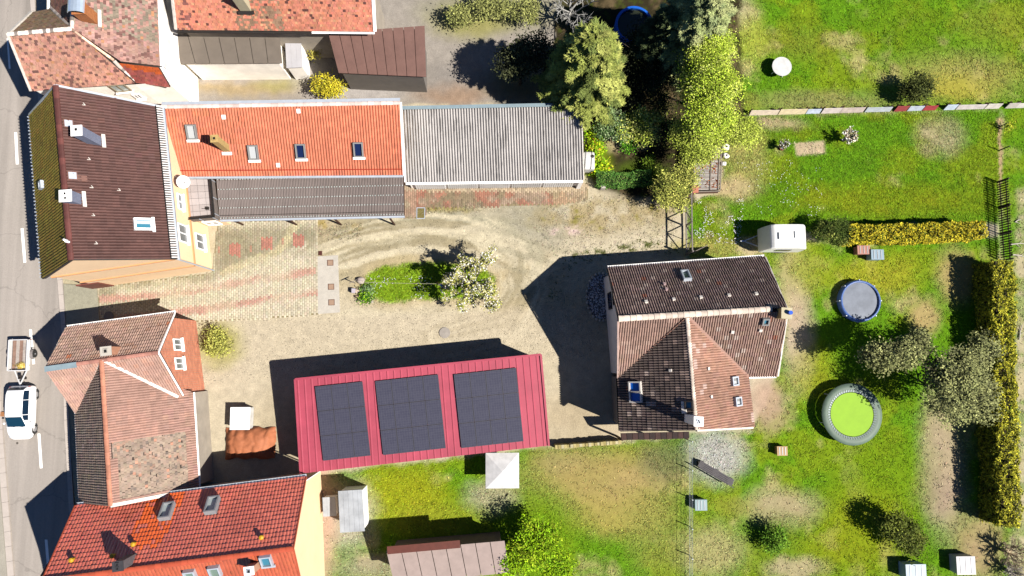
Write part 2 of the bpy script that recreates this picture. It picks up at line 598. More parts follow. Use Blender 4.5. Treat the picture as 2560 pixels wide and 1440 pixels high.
def chimney(house, pl, bpx, tpx, sx, sy, m, capm=None, flues=((0, 0),), ang=0.0, fl=0.16, flash=None, ztop=None, cap=0.06, fluem=None, depth=0.7):
    p = pl.at(*bpx)
    zt = ztop if ztop is not None else zfit(p, *tpx)
    M = Matrix.Translation((p[0], p[1], 0)) @ Matrix.Rotation(ang, 4, 'Z')
    b = MB()
    zb = p[2] - depth
    b.box((0, 0, (zb + zt - cap) / 2), (sx, sy, zt - cap - zb), 0, M)
    mats = [m]
    if flash is not None:
        Mp = pl.mat4(p)
        mats.append(flash)
        b.box((0, -sy * 0.75, 0.045), (sx * 1.5, 0.2, 0.26), 1, Mp)
    o = b.build("chimney", mats, house)
    if capm is not None:
        cb = MB(); cb.box((0, 0, zt - cap / 2), (sx + 0.08, sy + 0.08, cap), 0, M)
        cb.build("chimney_cap", capm, o)
    for fx, fy in flues:
        fb = MB(); q = fl / 2
        for (cx, cy, dx, dy) in ((0, q + 0.02, fl + 0.08, 0.04), (0, -q - 0.02, fl + 0.08, 0.04), (q + 0.02, 0, 0.04, fl), (-q - 0.02, 0, 0.04, fl)):
            fb.box((fx + cx, fy + cy, zt + 0.03), (dx, dy, 0.06), 0, M)
        fb.box((fx, fy, zt + 0.008), (fl, fl, 0.012), 1, M)
        fb.build("flue", [fluem or capm or m, M_black], o)
    return o, zt

def walls(house, loop, m, name="wall", zb=-0.1, closed=True):
    b = MB(); n = len(loop)
    for i in range(n if closed else n - 1):
        p, q = loop[i], loop[(i + 1) % n]
        b.poly([(p[0], p[1], zb), (q[0], q[1], zb), (q[0], q[1], q[2]), (p[0], p[1], p[2])])
    return b.build(name, m, house, fix=False)

def inset(p, c, d):
    """move p towards c by d metres in plan"""
    v = np.asarray(c[:2], float) - np.asarray(p[:2], float)
    return np.asarray(p[:2], float) + v / np.linalg.norm(v) * d

def onto(p, a, b):
    a = np.asarray(a[:2], float); d = np.asarray(b[:2], float) - a
    return a + d * ((np.asarray(p[:2], float) - a).dot(d) / d.dot(d))

def verge(roofo, a, b, m, w=0.09, h=0.12, name="verge", up=0.05):
    a = np.asarray(a, float) + (0, 0, up); b = np.asarray(b, float) + (0, 0, up)
    return MB().bar(a, b, w, h).build(name, m, roofo)

def gutter(house, a, b, m, r=0.07, out=None, drop=0.05, name="gutter"):
    a = np.asarray(a, float).copy(); b = np.asarray(b, float).copy()
    a[2] -= drop; b[2] -= drop
    if out is not None:
        a = a + np.array([*out, 0]) ; b = b + np.array([*out, 0])
    d = un(b - a); side = un(np.cross(d, (0, 0, 1)))
    bld = MB(); vs = []; n = 6
    for p in (a, b):
        for k in range(n + 1):
            t = math.pi + math.pi * k / n
            vs.append(p + side * r * math.cos(t) + np.array([0, 0, 1]) * r * math.sin(t))
        for k in range(n + 1):
            t = 2 * math.pi - math.pi * k / n
            vs.append(p + side * (r - 0.012) * math.cos(t) + np.array([0, 0, 1]) * ((r - 0.012) * math.sin(t)))
    k = 2 * (n + 1)
    fs = [(i, (i + 1) % k, k + (i + 1) % k, k + i) for i in range(k)]
    fs += [tuple(range(k)), tuple(range(2 * k - 1, k - 1, -1))]
    bld.add(vs, fs)
    return bld.build(name, m, house)

def wall_window(house, a, b, out, px, py, w, h, fm, gm, name="window", shutters=None, sill=True, z=None, xy=None):
    """window in the wall through a-b (plan points), out = outward plan normal"""
    n = np.array([out[0], out[1], 0.0]); n = un(n)
    p = hit(px, py, (a[0], a[1], 0), n) if xy is None else np.array(xy, float)
    if z is not None: p[2] = z
    t = np.array([-n[1], n[0], 0])
    M = Matrix(((t[0], n[0], 0, p[0]), (t[1], n[1], 0, p[1]), (0, 0, 1, p[2]), (0, 0, 0, 1)))
    b_ = MB(); f = 0.08
    for (cx, cz, dx, dz) in ((0, h / 2 - f / 2, w, f), (0, -h / 2 + f / 2, w, f), (w / 2 - f / 2, 0, f, h - 2 * f - .002), (-w / 2 + f / 2, 0, f, h - 2 * f - .002), (0, 0, f * 0.8, h - 2 * f - .004)):
        b_.box((cx, 0.03, cz), (dx, 0.1, dz), 0, M)
    o = b_.build(name, fm, house)
    g = MB().box((0, 0.02, 0), (w - 2 * f, 0.03, h - 2 * f), 0, M); g.build("pane", gm, o)
    if sill:
        MB().box((0, 0.09, -h / 2 - 0.035), (w + 0.16, 0.2, 0.05), 0, M).build("sill", M_white, o)
    if shutters is not None:
        for sgn in (-1, 1):
            MB().box((sgn * (w / 2 + w * 0.26), 0.045, 0), (w * 0.5, 0.05, h), 0, M).build("shutter", shutters, o)
    return o

# ------------------------------------------------------------------ house with the dark brown roof
def house_brown():
    he, hr = 6.4, 10.3
    w0, w1 = P(76, 288, he), P(108, 697, he)
    r0, r1 = P(140, 215, hr), P(178, 650, hr)
    e0, e1 = P(403, 268, he), P(442, 648, he)
    h = thing("brown_roofed_house", "peach rendered house with dark brown gable roof and two pale chimneys beside the road", "house", (*((w0 + e1) / 2)[:2], 0))
    R = new_roof(h)
    plE = Plane([e0, e1, r1, r0], e0, e1); plW = Plane([w0, w1, r1, r0], w0, w1)
    brown = A(112, 76, 68, 0.95)
    cover(R, plE, [[e0, e1, r1, r0]], 0.36, 0.38, 0.085, 2, tone(brown * 1.22, 0.06, 0.02, seed=3), 0.05, stagger=0.5)
    olive = A(150, 128, 48, 1.0)
    cover(R, plW, [[w0, w1, r1, r0]], 0.36, 0.38, 0.085, 2, tone(olive * 1.05, 0.1, 0.05, seed=4), 0.05, stagger=0.5)
    finish_roof(R, M_tile)
    ro = R['o']
    caps(ro, r0 + (0, 0, .04), r1 + (0, 0, .04), 0.17, 0.4, M_tile, A(120, 66, 58))
    verge(ro, w0, r0, M_zinc, 0.12, 0.18); verge(ro, r0, e0, M_zinc, 0.12, 0.18)
    verge(ro, w1, r1, M_dark, 0.05, 0.1, up=0.03); verge(ro, r1, e1, M_dark, 0.05, 0.1, up=0.03)
    # lowest course: dark slots with white tile edges above a gutter
    gb = MB(); n = 64
    for i in range(n):
        t0, t1 = (i + 0.12) / n, (i + 0.62) / n
        pa, pb = e0 + (e1 - e0) * t0, e0 + (e1 - e0) * t1
        q = plE.v * 0.02 + plE.n * 0.17
        gb.bar((pa + pb) / 2 + q - plE.v * 0.02, (pa + pb) / 2 + q + plE.v * 0.34, np.linalg.norm(pb - pa), 0.03, up=plE.n)
    gb.build("snow_stop_strip", mat("pale_eave_tile", (0.42, 0.39, 0.37), 0.6, 0.2, 6), ro, kind="stuff")
    MB().bar(e0 + plE.v * 0.38 + plE.n * 0.15, e1 + plE.v * 0.38 + plE.n * 0.15, 0.05, 0.05).build("snow_bar", M_black, ro)
    MB().poly([plE.pt(*plE.st(e0), .142), plE.pt(*plE.st(e1), .142), plE.pt(*plE.st(e1), .142) + plE.v * .36, plE.pt(*plE.st(e0), .142) + plE.v * .36]).build("eave_strip", M_black, ro)
    gutter(h, e0, e1, M_zinc, 0.085, out=(0.12, -0.0))
    gutter(h, w0, w1, M_greymetal, 0.08, out=(-0.1, 0.0))
    gx = MB()
    for i in range(46):
        p = w0 + (w1 - w0) * (i + 0.5) / 46
        gx.bar(p + (-0.2, 0, 0.02), p + (0.12, 0, 0.05), 0.07, 0.03)
    gx.build("gutter_brackets", M_zinc, h, kind="stuff")
    # roof fittings
    chimney(h, plE, (238, 352), (190, 326), 0.55, 0.55, mat("slate_cladding", A(150, 155, 175), 0.6, 0.2, 7), M_white, ((0.0, 0.05),), 0.08, 0.18, flash=M_mortar)
    chimney(h, plE, (186, 498), (160, 494), 0.62, 0.62, mat("slate_cladding", None), M_white, ((0.0, 0.12), (0.02, -0.14)), 0.08, 0.14, flash=M_mortar)
    for (px, py, w, hh) in ((170, 310, 0.5, 0.5), (180, 440, 0.5, 0.5)):
        M = plE.mat4(plE.at(px, py))
        MB().box((0, 0, 0.06), (w, hh, 0.1), 0, M).box((0, 0, 0.1), (w * .8, hh * .8, 0.05), 1, M).build("roof_hatch", [mat("rusty_sheet", A(150, 105, 90), .7, .2, 5), M_zinc], h)
    MB().box((0, 0, 0.05), (0.35, 0.5, 0.1), 0, plE.mat4(plE.at(205, 447))).build("repair_sheet", mat("rusty_sheet", None), h)
    roof_window(h, plE, 355, 562, 0.75, 1.05, M_white, G_teal, 0.1, flash=M_white, fw=0.12, blind=M_zinc)
    roof_window(h, plW, 111, 463, 0.5, 0.5, M_zinc, G_pale, 0.08)
    M = plE.mat4(plE.at(176, 606)); b = MB()
    b.tube([plE.at(176, 606), plE.at(176, 606) + (0, 0, .45)], 0.07, 8); b.tube([plE.at(170, 602), plE.at(170, 602) + (0, 0, .4)], 0.06, 8)
    b.build("vent_pipe", M_white, h)
    for (px, py) in ((212, 262), (225, 398), (232, 468), (236, 538), (243, 608), (300, 475)):
        b = MB(); M = plE.mat4(plE.at(px, py))
        b.bar(M @ Vector((-.06, 0, .08)), M @ Vector((-.06, .2, .08)), .03, .05); b.bar(M @ Vector((-.06, 0, .1)), M @ Vector((.08, .1, .1)), .03, .05)
        b.build("roof_hook", M_mortar, h)
    # walls
    i_ = 0.35
    def ins(p, q, r_): return inset(inset(p, q, i_), (p[0] + (r_[0] - p[0]), p[1] + (r_[1] - p[1])), 0.12)
    a = ins(w0, e0, w1); b_ = ins(w1, e1, w0); c = ins(e1, w1, e0); d = ins(e0, w0, e1)
    zr = hr - 0.25; ze = he + 0.12
    rs = onto(r1, b_, c); rn = onto(r0, a, d)
    walls(h, [(*a, ze), (*b_, ze), (*rs, zr), (*c, ze), (*d, ze), (*rn, zr)], M_peach)
    # string courses
    for z in (he - 0.35, 3.0):
        for p, q in ((b_, c), (c, d)):
            t = un(np.append(q - p, 0)); o = np.array([t[1], -t[0], 0])
            m_ = (p + q) / 2
            MB().bar(np.array([*p, z]) + o * 0.04 - t * 0.05, np.array([*q, z]) + o * 0.04 + t * 0.05, 0.08, 0.16).build("string_course", M_peachtrim, h)
    oe = un(np.array([(d - c)[1], -(d - c)[0]]))
    if oe[0] < 0: oe = -oe
    for (px, py, w, hh) in ((456, 584, 1.25, 1.3), (499, 605, 1.15, 1.35), (449, 505, 1.1, 0.7)):
        wall_window(h, c, d, oe, px, py, w, hh, M_white, G_mid)
    os_ = np.array([oe[1], -oe[0]])
    if os_[1] > 0: os_ = -os_
    # yard door at the street end of the gable wall
    p = hit(255, 716, (*b_, 0), np.array([*os_, 0])); p[2] = 1.05
    t = np.array([-os_[1], os_[0]])
    M = Matrix(((t[0], os_[0], 0, p[0]), (t[1], os_[1], 0, p[1]), (0, 0, 1, p[2]), (0, 0, 0, 1)))
    o = MB().box((0, 0.02, 0), (1.5, 0.1, 2.1), 0, M).build("door", mat("red_brown_door", A(150, 85, 70), .6, .2, 4), h)
    tb = MB().tube([(*(c + oe * .12), 0.0), (*(c + oe * .12), he - .2)], 0.05, 8); tb.build("downpipe", M_zinc, h)
    return dict(h=h, a=a, b=b_, c=c, d=d, oe=oe, he=he)
HB = house_brown()

# satellite dish on its arm, fixed to the east wall
def dish():
    c = HB['c']; d = HB['d']; oe = HB['oe']
    w = hit(440, 446, (*c, 0), np.array([*oe, 0]))
    top = P(456, 454, 5.2)
    t = thing("satellite_dish", "round white satellite dish on a bent arm beside the terrace", "satellite dish", (top[0], top[1], 5.2))
    MB().tube([w, (w[0] + .2, w[1], 5.0), (top[0] - .05, top[1], 5.05)], 0.025, 6).build("arm", M_greymetal, t)
    q = Vector((0.55, -0.25, 0.75)).to_track_quat('Z', 'Y').to_matrix().to_4x4()
    q.translation = Vector((top[0], top[1], 5.15))
    MB().lathe([(0.02, 0.0), (0.2, 0.02), (0.34, 0.07), (0.42, 0.12), (0.42, 0.14), (0.33, 0.09), (0.2, 0.04), (0.02, 0.02)], 24, M=q).build("reflector", M_white, t, smooth=True)
    b = MB(); f = q @ Vector((0, 0, 0.42))
    b.tube([q @ Vector((0, -0.38, 0.1)), f], 0.012, 6); b.box(f, (0.07, 0.07, 0.09))
    b.build("receiver_arm", M_dark, t)
dish()

# ------------------------------------------------------------------ old house, top left
def house_old():
    he, hr = 6.2, 8.8
    wr = P(20, 86, hr); ap = P(180, 72, hr)
    wn, ws = P(80, 30, he), P(78, 228, he)
    n2 = P(90, -180, he); apn = P(186, -180, hr); ne = P(390, -180, he)
    se = P(338, 208, he)
    ee = P(403, 165, he)
    h = thing("old_white_house", "old white plastered house with patchy red plain tile hip roof at the street corner", "house", (*((ws + ee) / 2)[:2], 0))
    R = new_roof(h)
    red = A(216, 156, 132, 1.05)
    dk = A(130, 90, 80, .8); lt = A(225, 160, 115, .85)
    pl = [(lambda p: p[:, 0] > -1e9, dk * 1.5, 0.14), (lambda p: p[:, 0] > -1e9, lt, 0.05)]
    plS = Plane([ws, se, ap, wr], ws, se)
    cover(R, plS, [[ws, se, ap, wr]], 0.19, 0.17, 0, 0, tone(red, 0.11, 0.04, pl, 11), 0.02, stagger=0.5, pick=False, jit=0.006)
    plE = Plane([ee, ne, apn, ap], ee, ne)
    mid = P(300, 160, 7.1)
    cover(R, plE, [[ee, ne, apn, ap], [ap, mid, ee]], 0.19, 0.17, 0, 0, tone(A(212, 162, 144, .92), 0.12, 0.035, pl + [(lambda p: p[:, 1] > 20.5, A(185, 165, 140, .8), .45)], 12), 0.02, stagger=0.5, pick=False, jit=0.006)
    moss = A(172, 140, 108, .8)
    plN = Plane([wn, P(150, 20, he), ap, wr], wn, P(150, 20, he))
    in_c = P(128, 20, he)
    cover(R, plN, [[wn, in_c, ap, wr]], 0.19, 0.17, 0, 0, tone(moss, 0.16, 0.08, seed=13), 0.02, stagger=0.5, pick=False, jit=0.006)
    plW = Plane([in_c, P(118, -180, he), apn, ap], in_c, P(118, -180, he))
    cover(R, plW, [[in_c, P(118, -180, he), apn, ap]], 0.19, 0.17, 0, 0, tone(A(178, 125, 105, .8), 0.16, 0.08, seed=14), 0.02, stagger=0.5, pick=False, jit=0.006)
    # lower lean-to slope at the south-east corner with a strip of new orange tiles
    z1, z2 = 6.6, 5.3
    a, b, c, d = P(285, 153, z1 + .35), P(398, 166, z1), P(428, 212, z2), P(336, 206, z2 + .5)
    pk = Plane([a, b, c, d], d, c)
    new = A(240, 110, 45, .8)
    cover(R, pk, [[a, b, c, d]], 0.19, 0.17, 0, 0, tone(A(190, 100, 88, .9), .14, .06, [(lambda p: (seg_dist(p[:, 0], p[:, 1], [P(300, 153, 6.8)[:2], P(405, 172, 6.4)[:2]]) < .34), new, .96)], 15), 0.02, stagger=0.5, pick=False, jit=0.006)
    finish_roof(R, M_tile)
    ro = R['o']
    up = np.array([0, 0, .03])
    mort = np.array((0.40, 0.34, 0.30))
    caps(ro, wr + up, ap + up, 0.13, 0.22, M_tile, mort, .42); caps(ro, ap + up, P(285, 150, 7.2) + up, 0.11, 0.22, M_tile, mort * (1, .75, .6), .42)
    caps(ro, P(285, 152, 7.2) + up, d + up * 2, 0.11, 0.22, M_tile, mort, .42); caps(ro, ap + up, apn + up, 0.12, 0.25, M_tile, mort * .7, .4)
    caps(ro, in_c + up, ap + up, 0.1, 0.36, M_tile, mort * .6, .2)
    verge(ro, wn, wr, M_mortar, 0.16, 0.1); verge(ro, wr, ws, M_mortar, 0.12, 0.1)
    gutter(h, ee, ne, M_white, .08, out=(.1, 0)); verge(ro, ee + (.02, 0, 0), ne + (.02, 0, 0), M_white, .1, .08)
    chimney(h, plE, (224, 44), (190, 28), 0.75, 0.7, mat("orange_brick", A(215, 135, 80), .9, .3, 9), mat("orange_brick", None), (), 0.06, flash=M_mortar, ztop=zfit(plE.at(222, 44), 186, 28))
    p = plE.at(224, 44); zt = zfit(p, 186, 28)
    b_ = MB(); vs = []
    for i in range(9):
        t = math.pi * i / 8
        for y in (-.42, .42): vs.append((p[0] + .5 * math.cos(t), p[1] + y, zt + .15 + .28 * math.sin(t)))
    b_.add(vs, [(2 * i, 2 * i + 1, 2 * i + 3, 2 * i + 2) for i in range(8)])
    o = b_.build("chimney_hood", mat("steel_hood", (.42, .5, .58), .3, .1, 4, metal=.6), h)
    sm = o.modifiers.new("thickness", 'SOLIDIFY'); sm.thickness = .03
    # walls: the corners stand under the eaves
    A_ = P(86, 38, he)[:2]; B_ = inset(ws, se, .3); C_ = inset(P(334, 206, he), ws, .1)
    cc = inset(c, d, .25); C2 = np.array([cc[0], cc[1] + .15]); E_ = np.array([ee[0] - .15 + .0, ee[1] + .0]); F_ = np.array([ne[0] - .15, ne[1]])
    walls(h, [(*A_, he - .05), (*(inset(wr, ap, .15)), hr - .25), (*B_, he), (*C_, he - .3), (*C2, z2 + .1), (C2[0], b[1] - .2, z1 - .1), (E_[0], b[1] - .2, he), (*F_, he), (P(118, -180, he)[0], F_[1], he), (P(118, 20, he)[0], A_[1], he)], M_whiteplaster)
    so = un(np.array([(C2 - B_)[1], -(C2 - B_)[0]]))
    if so[1] > 0: so = -so
    wall_window(h, C_, C2, so, 300, 219, 1.0, 1.1, mat("window_wood", A(190, 170, 140), .6, .2, 5), G_pale, z=None)
    wall_window(h, C_, C2, so, 345, 240, .5, .8, M_white, G_dark)
    MB().tube([(C2[0] + .08, C2[1] + .1, 0), (C2[0] + .08, C2[1] + .1, z2)], .05, 6).build("downpipe", M_white, h)
    MB().tube([P(422, 134, 4.4), P(442, 132, 4.4)], .03, 6).build("overflow_pipe", M_white, h)
    # white parapet slope under the east eave, streaked
    b2 = MB(); q0, q1, q2, q3 = P(396, -150, 5.6), P(410, 168, 5.6), P(432, 180, 4.3), P(402, -150, 4.4)
    b2.prism([q0, q1, q2, q3], (0, 0, -.15)); b2.build("plaster_coping", mat("stained_plaster", (.6, .58, .54), .9, .35, 1.3), h)
house_old()

# ------------------------------------------------------------------ red tiled house, top
def house_top():
    he, hr = 5.0, 9.0
    a, b = P(441, 74, he), P(936, 79, he)
    c, d = P(925, -130, hr), P(418, -130, hr)
    h = thing("red_plain_tile_house", "house with orange red plain tiles at the top edge above the grey shed", "house", (*((a + b) / 2)[:2], 0))
    R = new_roof(h)
    pl = Plane([a, b, c, d], a, b)
    ctr = P(640, 25, 6.2)
    cover(R, pl, [[a, b, c, d]], 0.19, 0.17, 0, 0,
          tone(A(242, 152, 120, .98), .12, .05, [(lambda p: p[:, 0] > -99, A(130, 80, 70, .8), .035), (lambda p: p[:, 0] > -99, A(240, 175, 130), .06),
               (lambda p: np.hypot(p[:, 0] - ctr[0], (p[:, 1] - ctr[1]) * .7) < 1.6, A(190, 150, 118, .85), .55),
               (lambda p: p[:, 0] < P(480, 40, 6)[0], A(160, 100, 90), .25)], 21), 0.02, stagger=.5, pick=False, jit=.006)
    finish_roof(R, M_tile)
    ro = R['o']
    verge(ro, b + (.05, 0, 0), c + (.05, 0, 0), M_white, .2, .1); verge(ro, a - (.02, 0, 0), d - (.02, 0, 0), M_mortar, .16, .1)
    gutter(h, a + (b - a) * .68, b, M_white, .07, out=(0, -.08)); gutter(h, a, a + (b - a) * .68, M_dark, .09, out=(0, -.1))
    chimney(h, pl, (612, 14), (585, -14), .7, .55, mat("cream_render", A(235, 220, 180), .9, .12, 3), M_conc, ((0, 0),), 0, flash=M_dark)
    A_, B_ = np.array([a[0] + .15, a[1] + .35]), np.array([b[0] - .15, b[1] + .35])
    C_, D_ = np.array([b[0] - .15, c[1]]), np.array([a[0] + .15, d[1]])
    walls(h, [(*A_, he + .1), (*B_, he + .1), (*C_, hr - .2), (*D_, hr - .2)], mat("beige_render", A(205, 190, 170), .9, .2, 1.2))
house_top()
# ------------------------------------------------------------------ orange annex with roof windows
def annex():
    zt, zb = 5.6, 3.4
    a, b = P(441, 441, zb), P(1008, 437, zb)
    c, d = P(1000, 256, zt), P(404, 266, zt)
    h = thing("orange_roofed_annex", "long annex with bright orange tiled single slope roof and four roof windows", "house", (*((a + c) / 2)[:2], 0))
    R = new_roof(h)
    pl = Plane([a, b, c, d], a, b)
    org = A(243, 112, 72, 0.9)
    cover(R, pl, [[a, b, c, d]], 0.37, 0.37, 0.075, 2, tone(org * (1.1, 1.75, 2.2), .05, .03, [(lambda p: fbm(p[:, 0], p[:, 1], .9, 3, 5) > .66, A(246, 140, 104, .95), .3)], 31, 6), .022)
    finish_roof(R, M_tile)
    ro = R['o']
    caps(ro, d + (0, -.05, .05), c + (0, -.05, .05), .13, .42, M_tile, (.46, .36, .32), .1)
    MB().prism([d + (0, 0, -.02), c + (0, 0, -.02), c + (0, .3, -.02), d + (0, .3, -.02)], (0, 0, .06)).build("ridge_flashing", M_zinc, ro)
    gutter(h, a, b, M_zinc, .085, out=(0, -.09))
    MB().bar(pl.pt(.3, .42, .12), pl.pt(*[x for x in np.add(pl.st(b), (-.1, .42))], .12), .035, .1).build("snow_bar", mat("orange_bar", A(215, 60, 35), .6, .1, 4), ro)
    verge(ro, b + (.06, 0, 0), c + (.06, 0, 0), M_white, .13, .1)
    verge(ro, a + (-.02, 0, 0), d + (-.02, 0, 0), M_peach, .06, .1)
    roof_window(h, pl, 481, 329, .66, 1.0, M_frame, G_white, .08, flash=M_white)
    roof_window(h, pl, 635, 380, .66, 1.0, M_frame, G_white, .08, flash=M_white)
    roof_window(h, pl, 753, 377, .66, 1.0, M_frame, G_dark, .08, flash=M_white)
    roof_window(h, pl, 897, 373, .66, 1.0, M_frame, G_dark, .08, flash=M_white)
    chimney(h, pl, (567, 371), (537, 344), .42, .42, mat("ochre_brick", A(228, 190, 120), .9, .22, 8), mat("ochre_brick", None), ((0, 0),), 0.05, .17, flash=M_white, cap=.1)
    for (px, py) in ((560, 292), (747, 277), (696, 412)):
        MB().box((0, 0, .06), (.24, .28, .12), 0, pl.mat4(pl.at(px, py))).build("vent_tile", M_white, h)
    A_, B_ = a[:2] + (0.1, .3), b[:2] + (-.12, .3)
    C_, D_ = c[:2] + (-.12, .2), d[:2] + (.1, .2)
    walls(h, [(*A_, zb - .05), (*B_, zb - .05), (*C_, zt - .2), (*D_, zt - .2)], M_peach)
annex()

# peach block under the terrace, with paving slabs, railing and door
def terrace():
    z = 2.9
    p0, p1, p2, p3 = P(455, 448, z), P(528, 448, z), P(537, 541, z), P(467, 548, z)
    t = thing("terrace_block", "flat roofed peach block with slab paved terrace beside the orange annex", "terrace", (*((p0 + p2) / 2)[:2], 0))
    walls(t, [(*p3[:2], z), (*p2[:2], z), (*p1[:2], z), (*p0[:2], z)], M_peach)
    MB().prism([p3 + (0, 0, -.01), p2 + (0, 0, -.01), p1 + (0, 0, -.01), p0 + (0, 0, -.01)], (0, 0, -.15)).build("deck", M_dirt, t)
    nx, ny = 4, 6
    for i in range(nx):
        for j in range(ny):
            def q(u, v): return p3 + (p2 - p3) * u + (p0 - p3) * v + ((p1 - p0) - (p2 - p3)) * u * v
            g = .02
            u0, u1, v0, v1 = i / nx + g / nx, (i + 1) / nx - g / nx, j / ny + g / ny, (j + 1) / ny - g / ny
            b = MB(); b.prism([q(u0, v0), q(u1, v0), q(u1, v1), q(u0, v1)], (0, 0, .035 + random.uniform(-.004, .004)))
            b.build("paving_slab", mat(f"slab_{(i * 3 + j) % 3}", A(*[(218, 204, 198), (210, 196, 190), (224, 210, 204)][(i * 3 + j) % 3]), .85, .1, 1.5), t)
    # lower door and light on the south wall
    wall_window(t, p3, p2, (0.06, -1), 522, 553, 1.0, 1.2, M_white, G_white, sill=False, z=1.3)
    r = thing("terrace_railing", "dark railing with grey boards and thin pale posts around the slab paved terrace", "railing", (*p2[:2], z))
    ra, rb, rc = p3 + (-.02, -.1, .34), p2 + (.1, -.1, .34), p1 + (.1, .0, .34)
    for a, b in ((ra, rb), (rb, rc)):
        MB().bar(a, b, .08, .05).build("handrail", M_black, r)
        inn = un(np.cross(b - a, (0, 0, 1))) * -.12
        MB().bar(a + inn + (0, 0, -.05), b + inn + (0, 0, -.05), .05, .05).build("rail", M_dark, r)
        n = max(3, int(np.linalg.norm(b - a) / .11))
        L = 5
        for k in range(L):
            zz = -.12 - k * .17
            MB().bar(a + (0, 0, zz), b + (0, 0, zz), .03, .15).build("board", mat("railing_board", A(150, 135, 125), .7, .25, 6), r)
        out = -inn / .12
        for u in (0.08, .5, .95):
            p = a + (b - a) * u + out * .05
            MB().bar(p + (0, 0, -1.05), p, .04, .04).build("post", M_zinc, r)
    lamp = thing("terrace_lamp", "small dark wall lamp in the corner of the slab paved terrace", "lamp", tuple(p2 + (-.5, .55, 0)))
    b = MB(); q = p2 + np.array([-.5, .55, .04]); b.bar(q, q + (.3, -.3, .9), .03, .03); b.box(tuple(q + (0, 0, .06)), (.22, .2, .12)); b.build("lamp_body", M_dark, lamp)
terrace()

# translucent brown canopy
def canopy():
    z0, z1 = 2.95, 2.45
    a, b = P(549, 549, z1), P(1011, 539, z1)
    d, c = P(541, 448, z0), P(1009, 437, z0)
    h = thing("brown_canopy", "long canopy of corrugated brown plastic sheets dotted with pale screw caps", "canopy", (*((a + c) / 2)[:2], 0))
    pl = Plane([a, b, c, d], a, b)
    m = mat("brown_plastic", A(166, 150, 142, .95), .4, .14, .8, spec=.4, fine=.05)
    n = 17
    bt = (0, .25, .5, .75)
    scr = MB(); purl = []
    def q(u, v): return a + (b - a) * u + (d - a) * v + ((c - d) - (b - a)) * u * v
    for i in range(n):
        bld = MB(); vs = []; k = 29
        for s in range(k):
            u = (i + s / (k - 1) * .996) / n
            hh = .04 * (math.cos(s * math.pi / 2) - 1) + (.012 if i % 2 else 0)
            vs += [q(u, 0) + pl.n * hh, q(u, 1) + pl.n * hh]
        bld.add(vs, [(2 * s, 2 * s + 2, 2 * s + 3, 2 * s + 1) for s in range(k - 1)])
        bld.build("plastic_sheet", m, h, fix=False)
        for v in (.035, .285, .51, .745, .985):
            for u in (.12, .38, .62, .88):
                p = q((i + u + random.uniform(-.03, .03)) / n, v) + pl.n * .035
                scr.box(tuple(p), (.075, .07, .03))
    scr.build("screw_caps", mat("screw_cap", (.30, .32, .30), .4, .2, 9), h, kind="stuff")
    for v in (.035, .285, .51, .745, .975):
        MB().bar(q(0.002, v) - pl.n * .09, q(.998, v) - pl.n * .16, .08, .1).build("purlin", M_brownwood, h)
    MB().bar(q(0, .10) + pl.n * .04, q(1, .10) + pl.n * .04, .03, .02).build("tie_bar", M_dark, h)
    for i in range(0, n + 1, 1):
        MB().bar(q(min(max(i / n, .002), .998), .02) - pl.n * .18, q(min(max(i / n, .002), .998), .98) - pl.n * .26, .06, .08).build("rafter", M_brownwood, h)
    gutter(h, a, b, M_zinc, .08, out=(0, -.07))
    for px in (578, 718, 835, 975):
        p = P(px, 548, 2.3); MB().bar((p[0], p[1] + .05, 0), (p[0], p[1] + .05, 2.3), .1, .1).build("post", M_brownwood, h)
canopy()

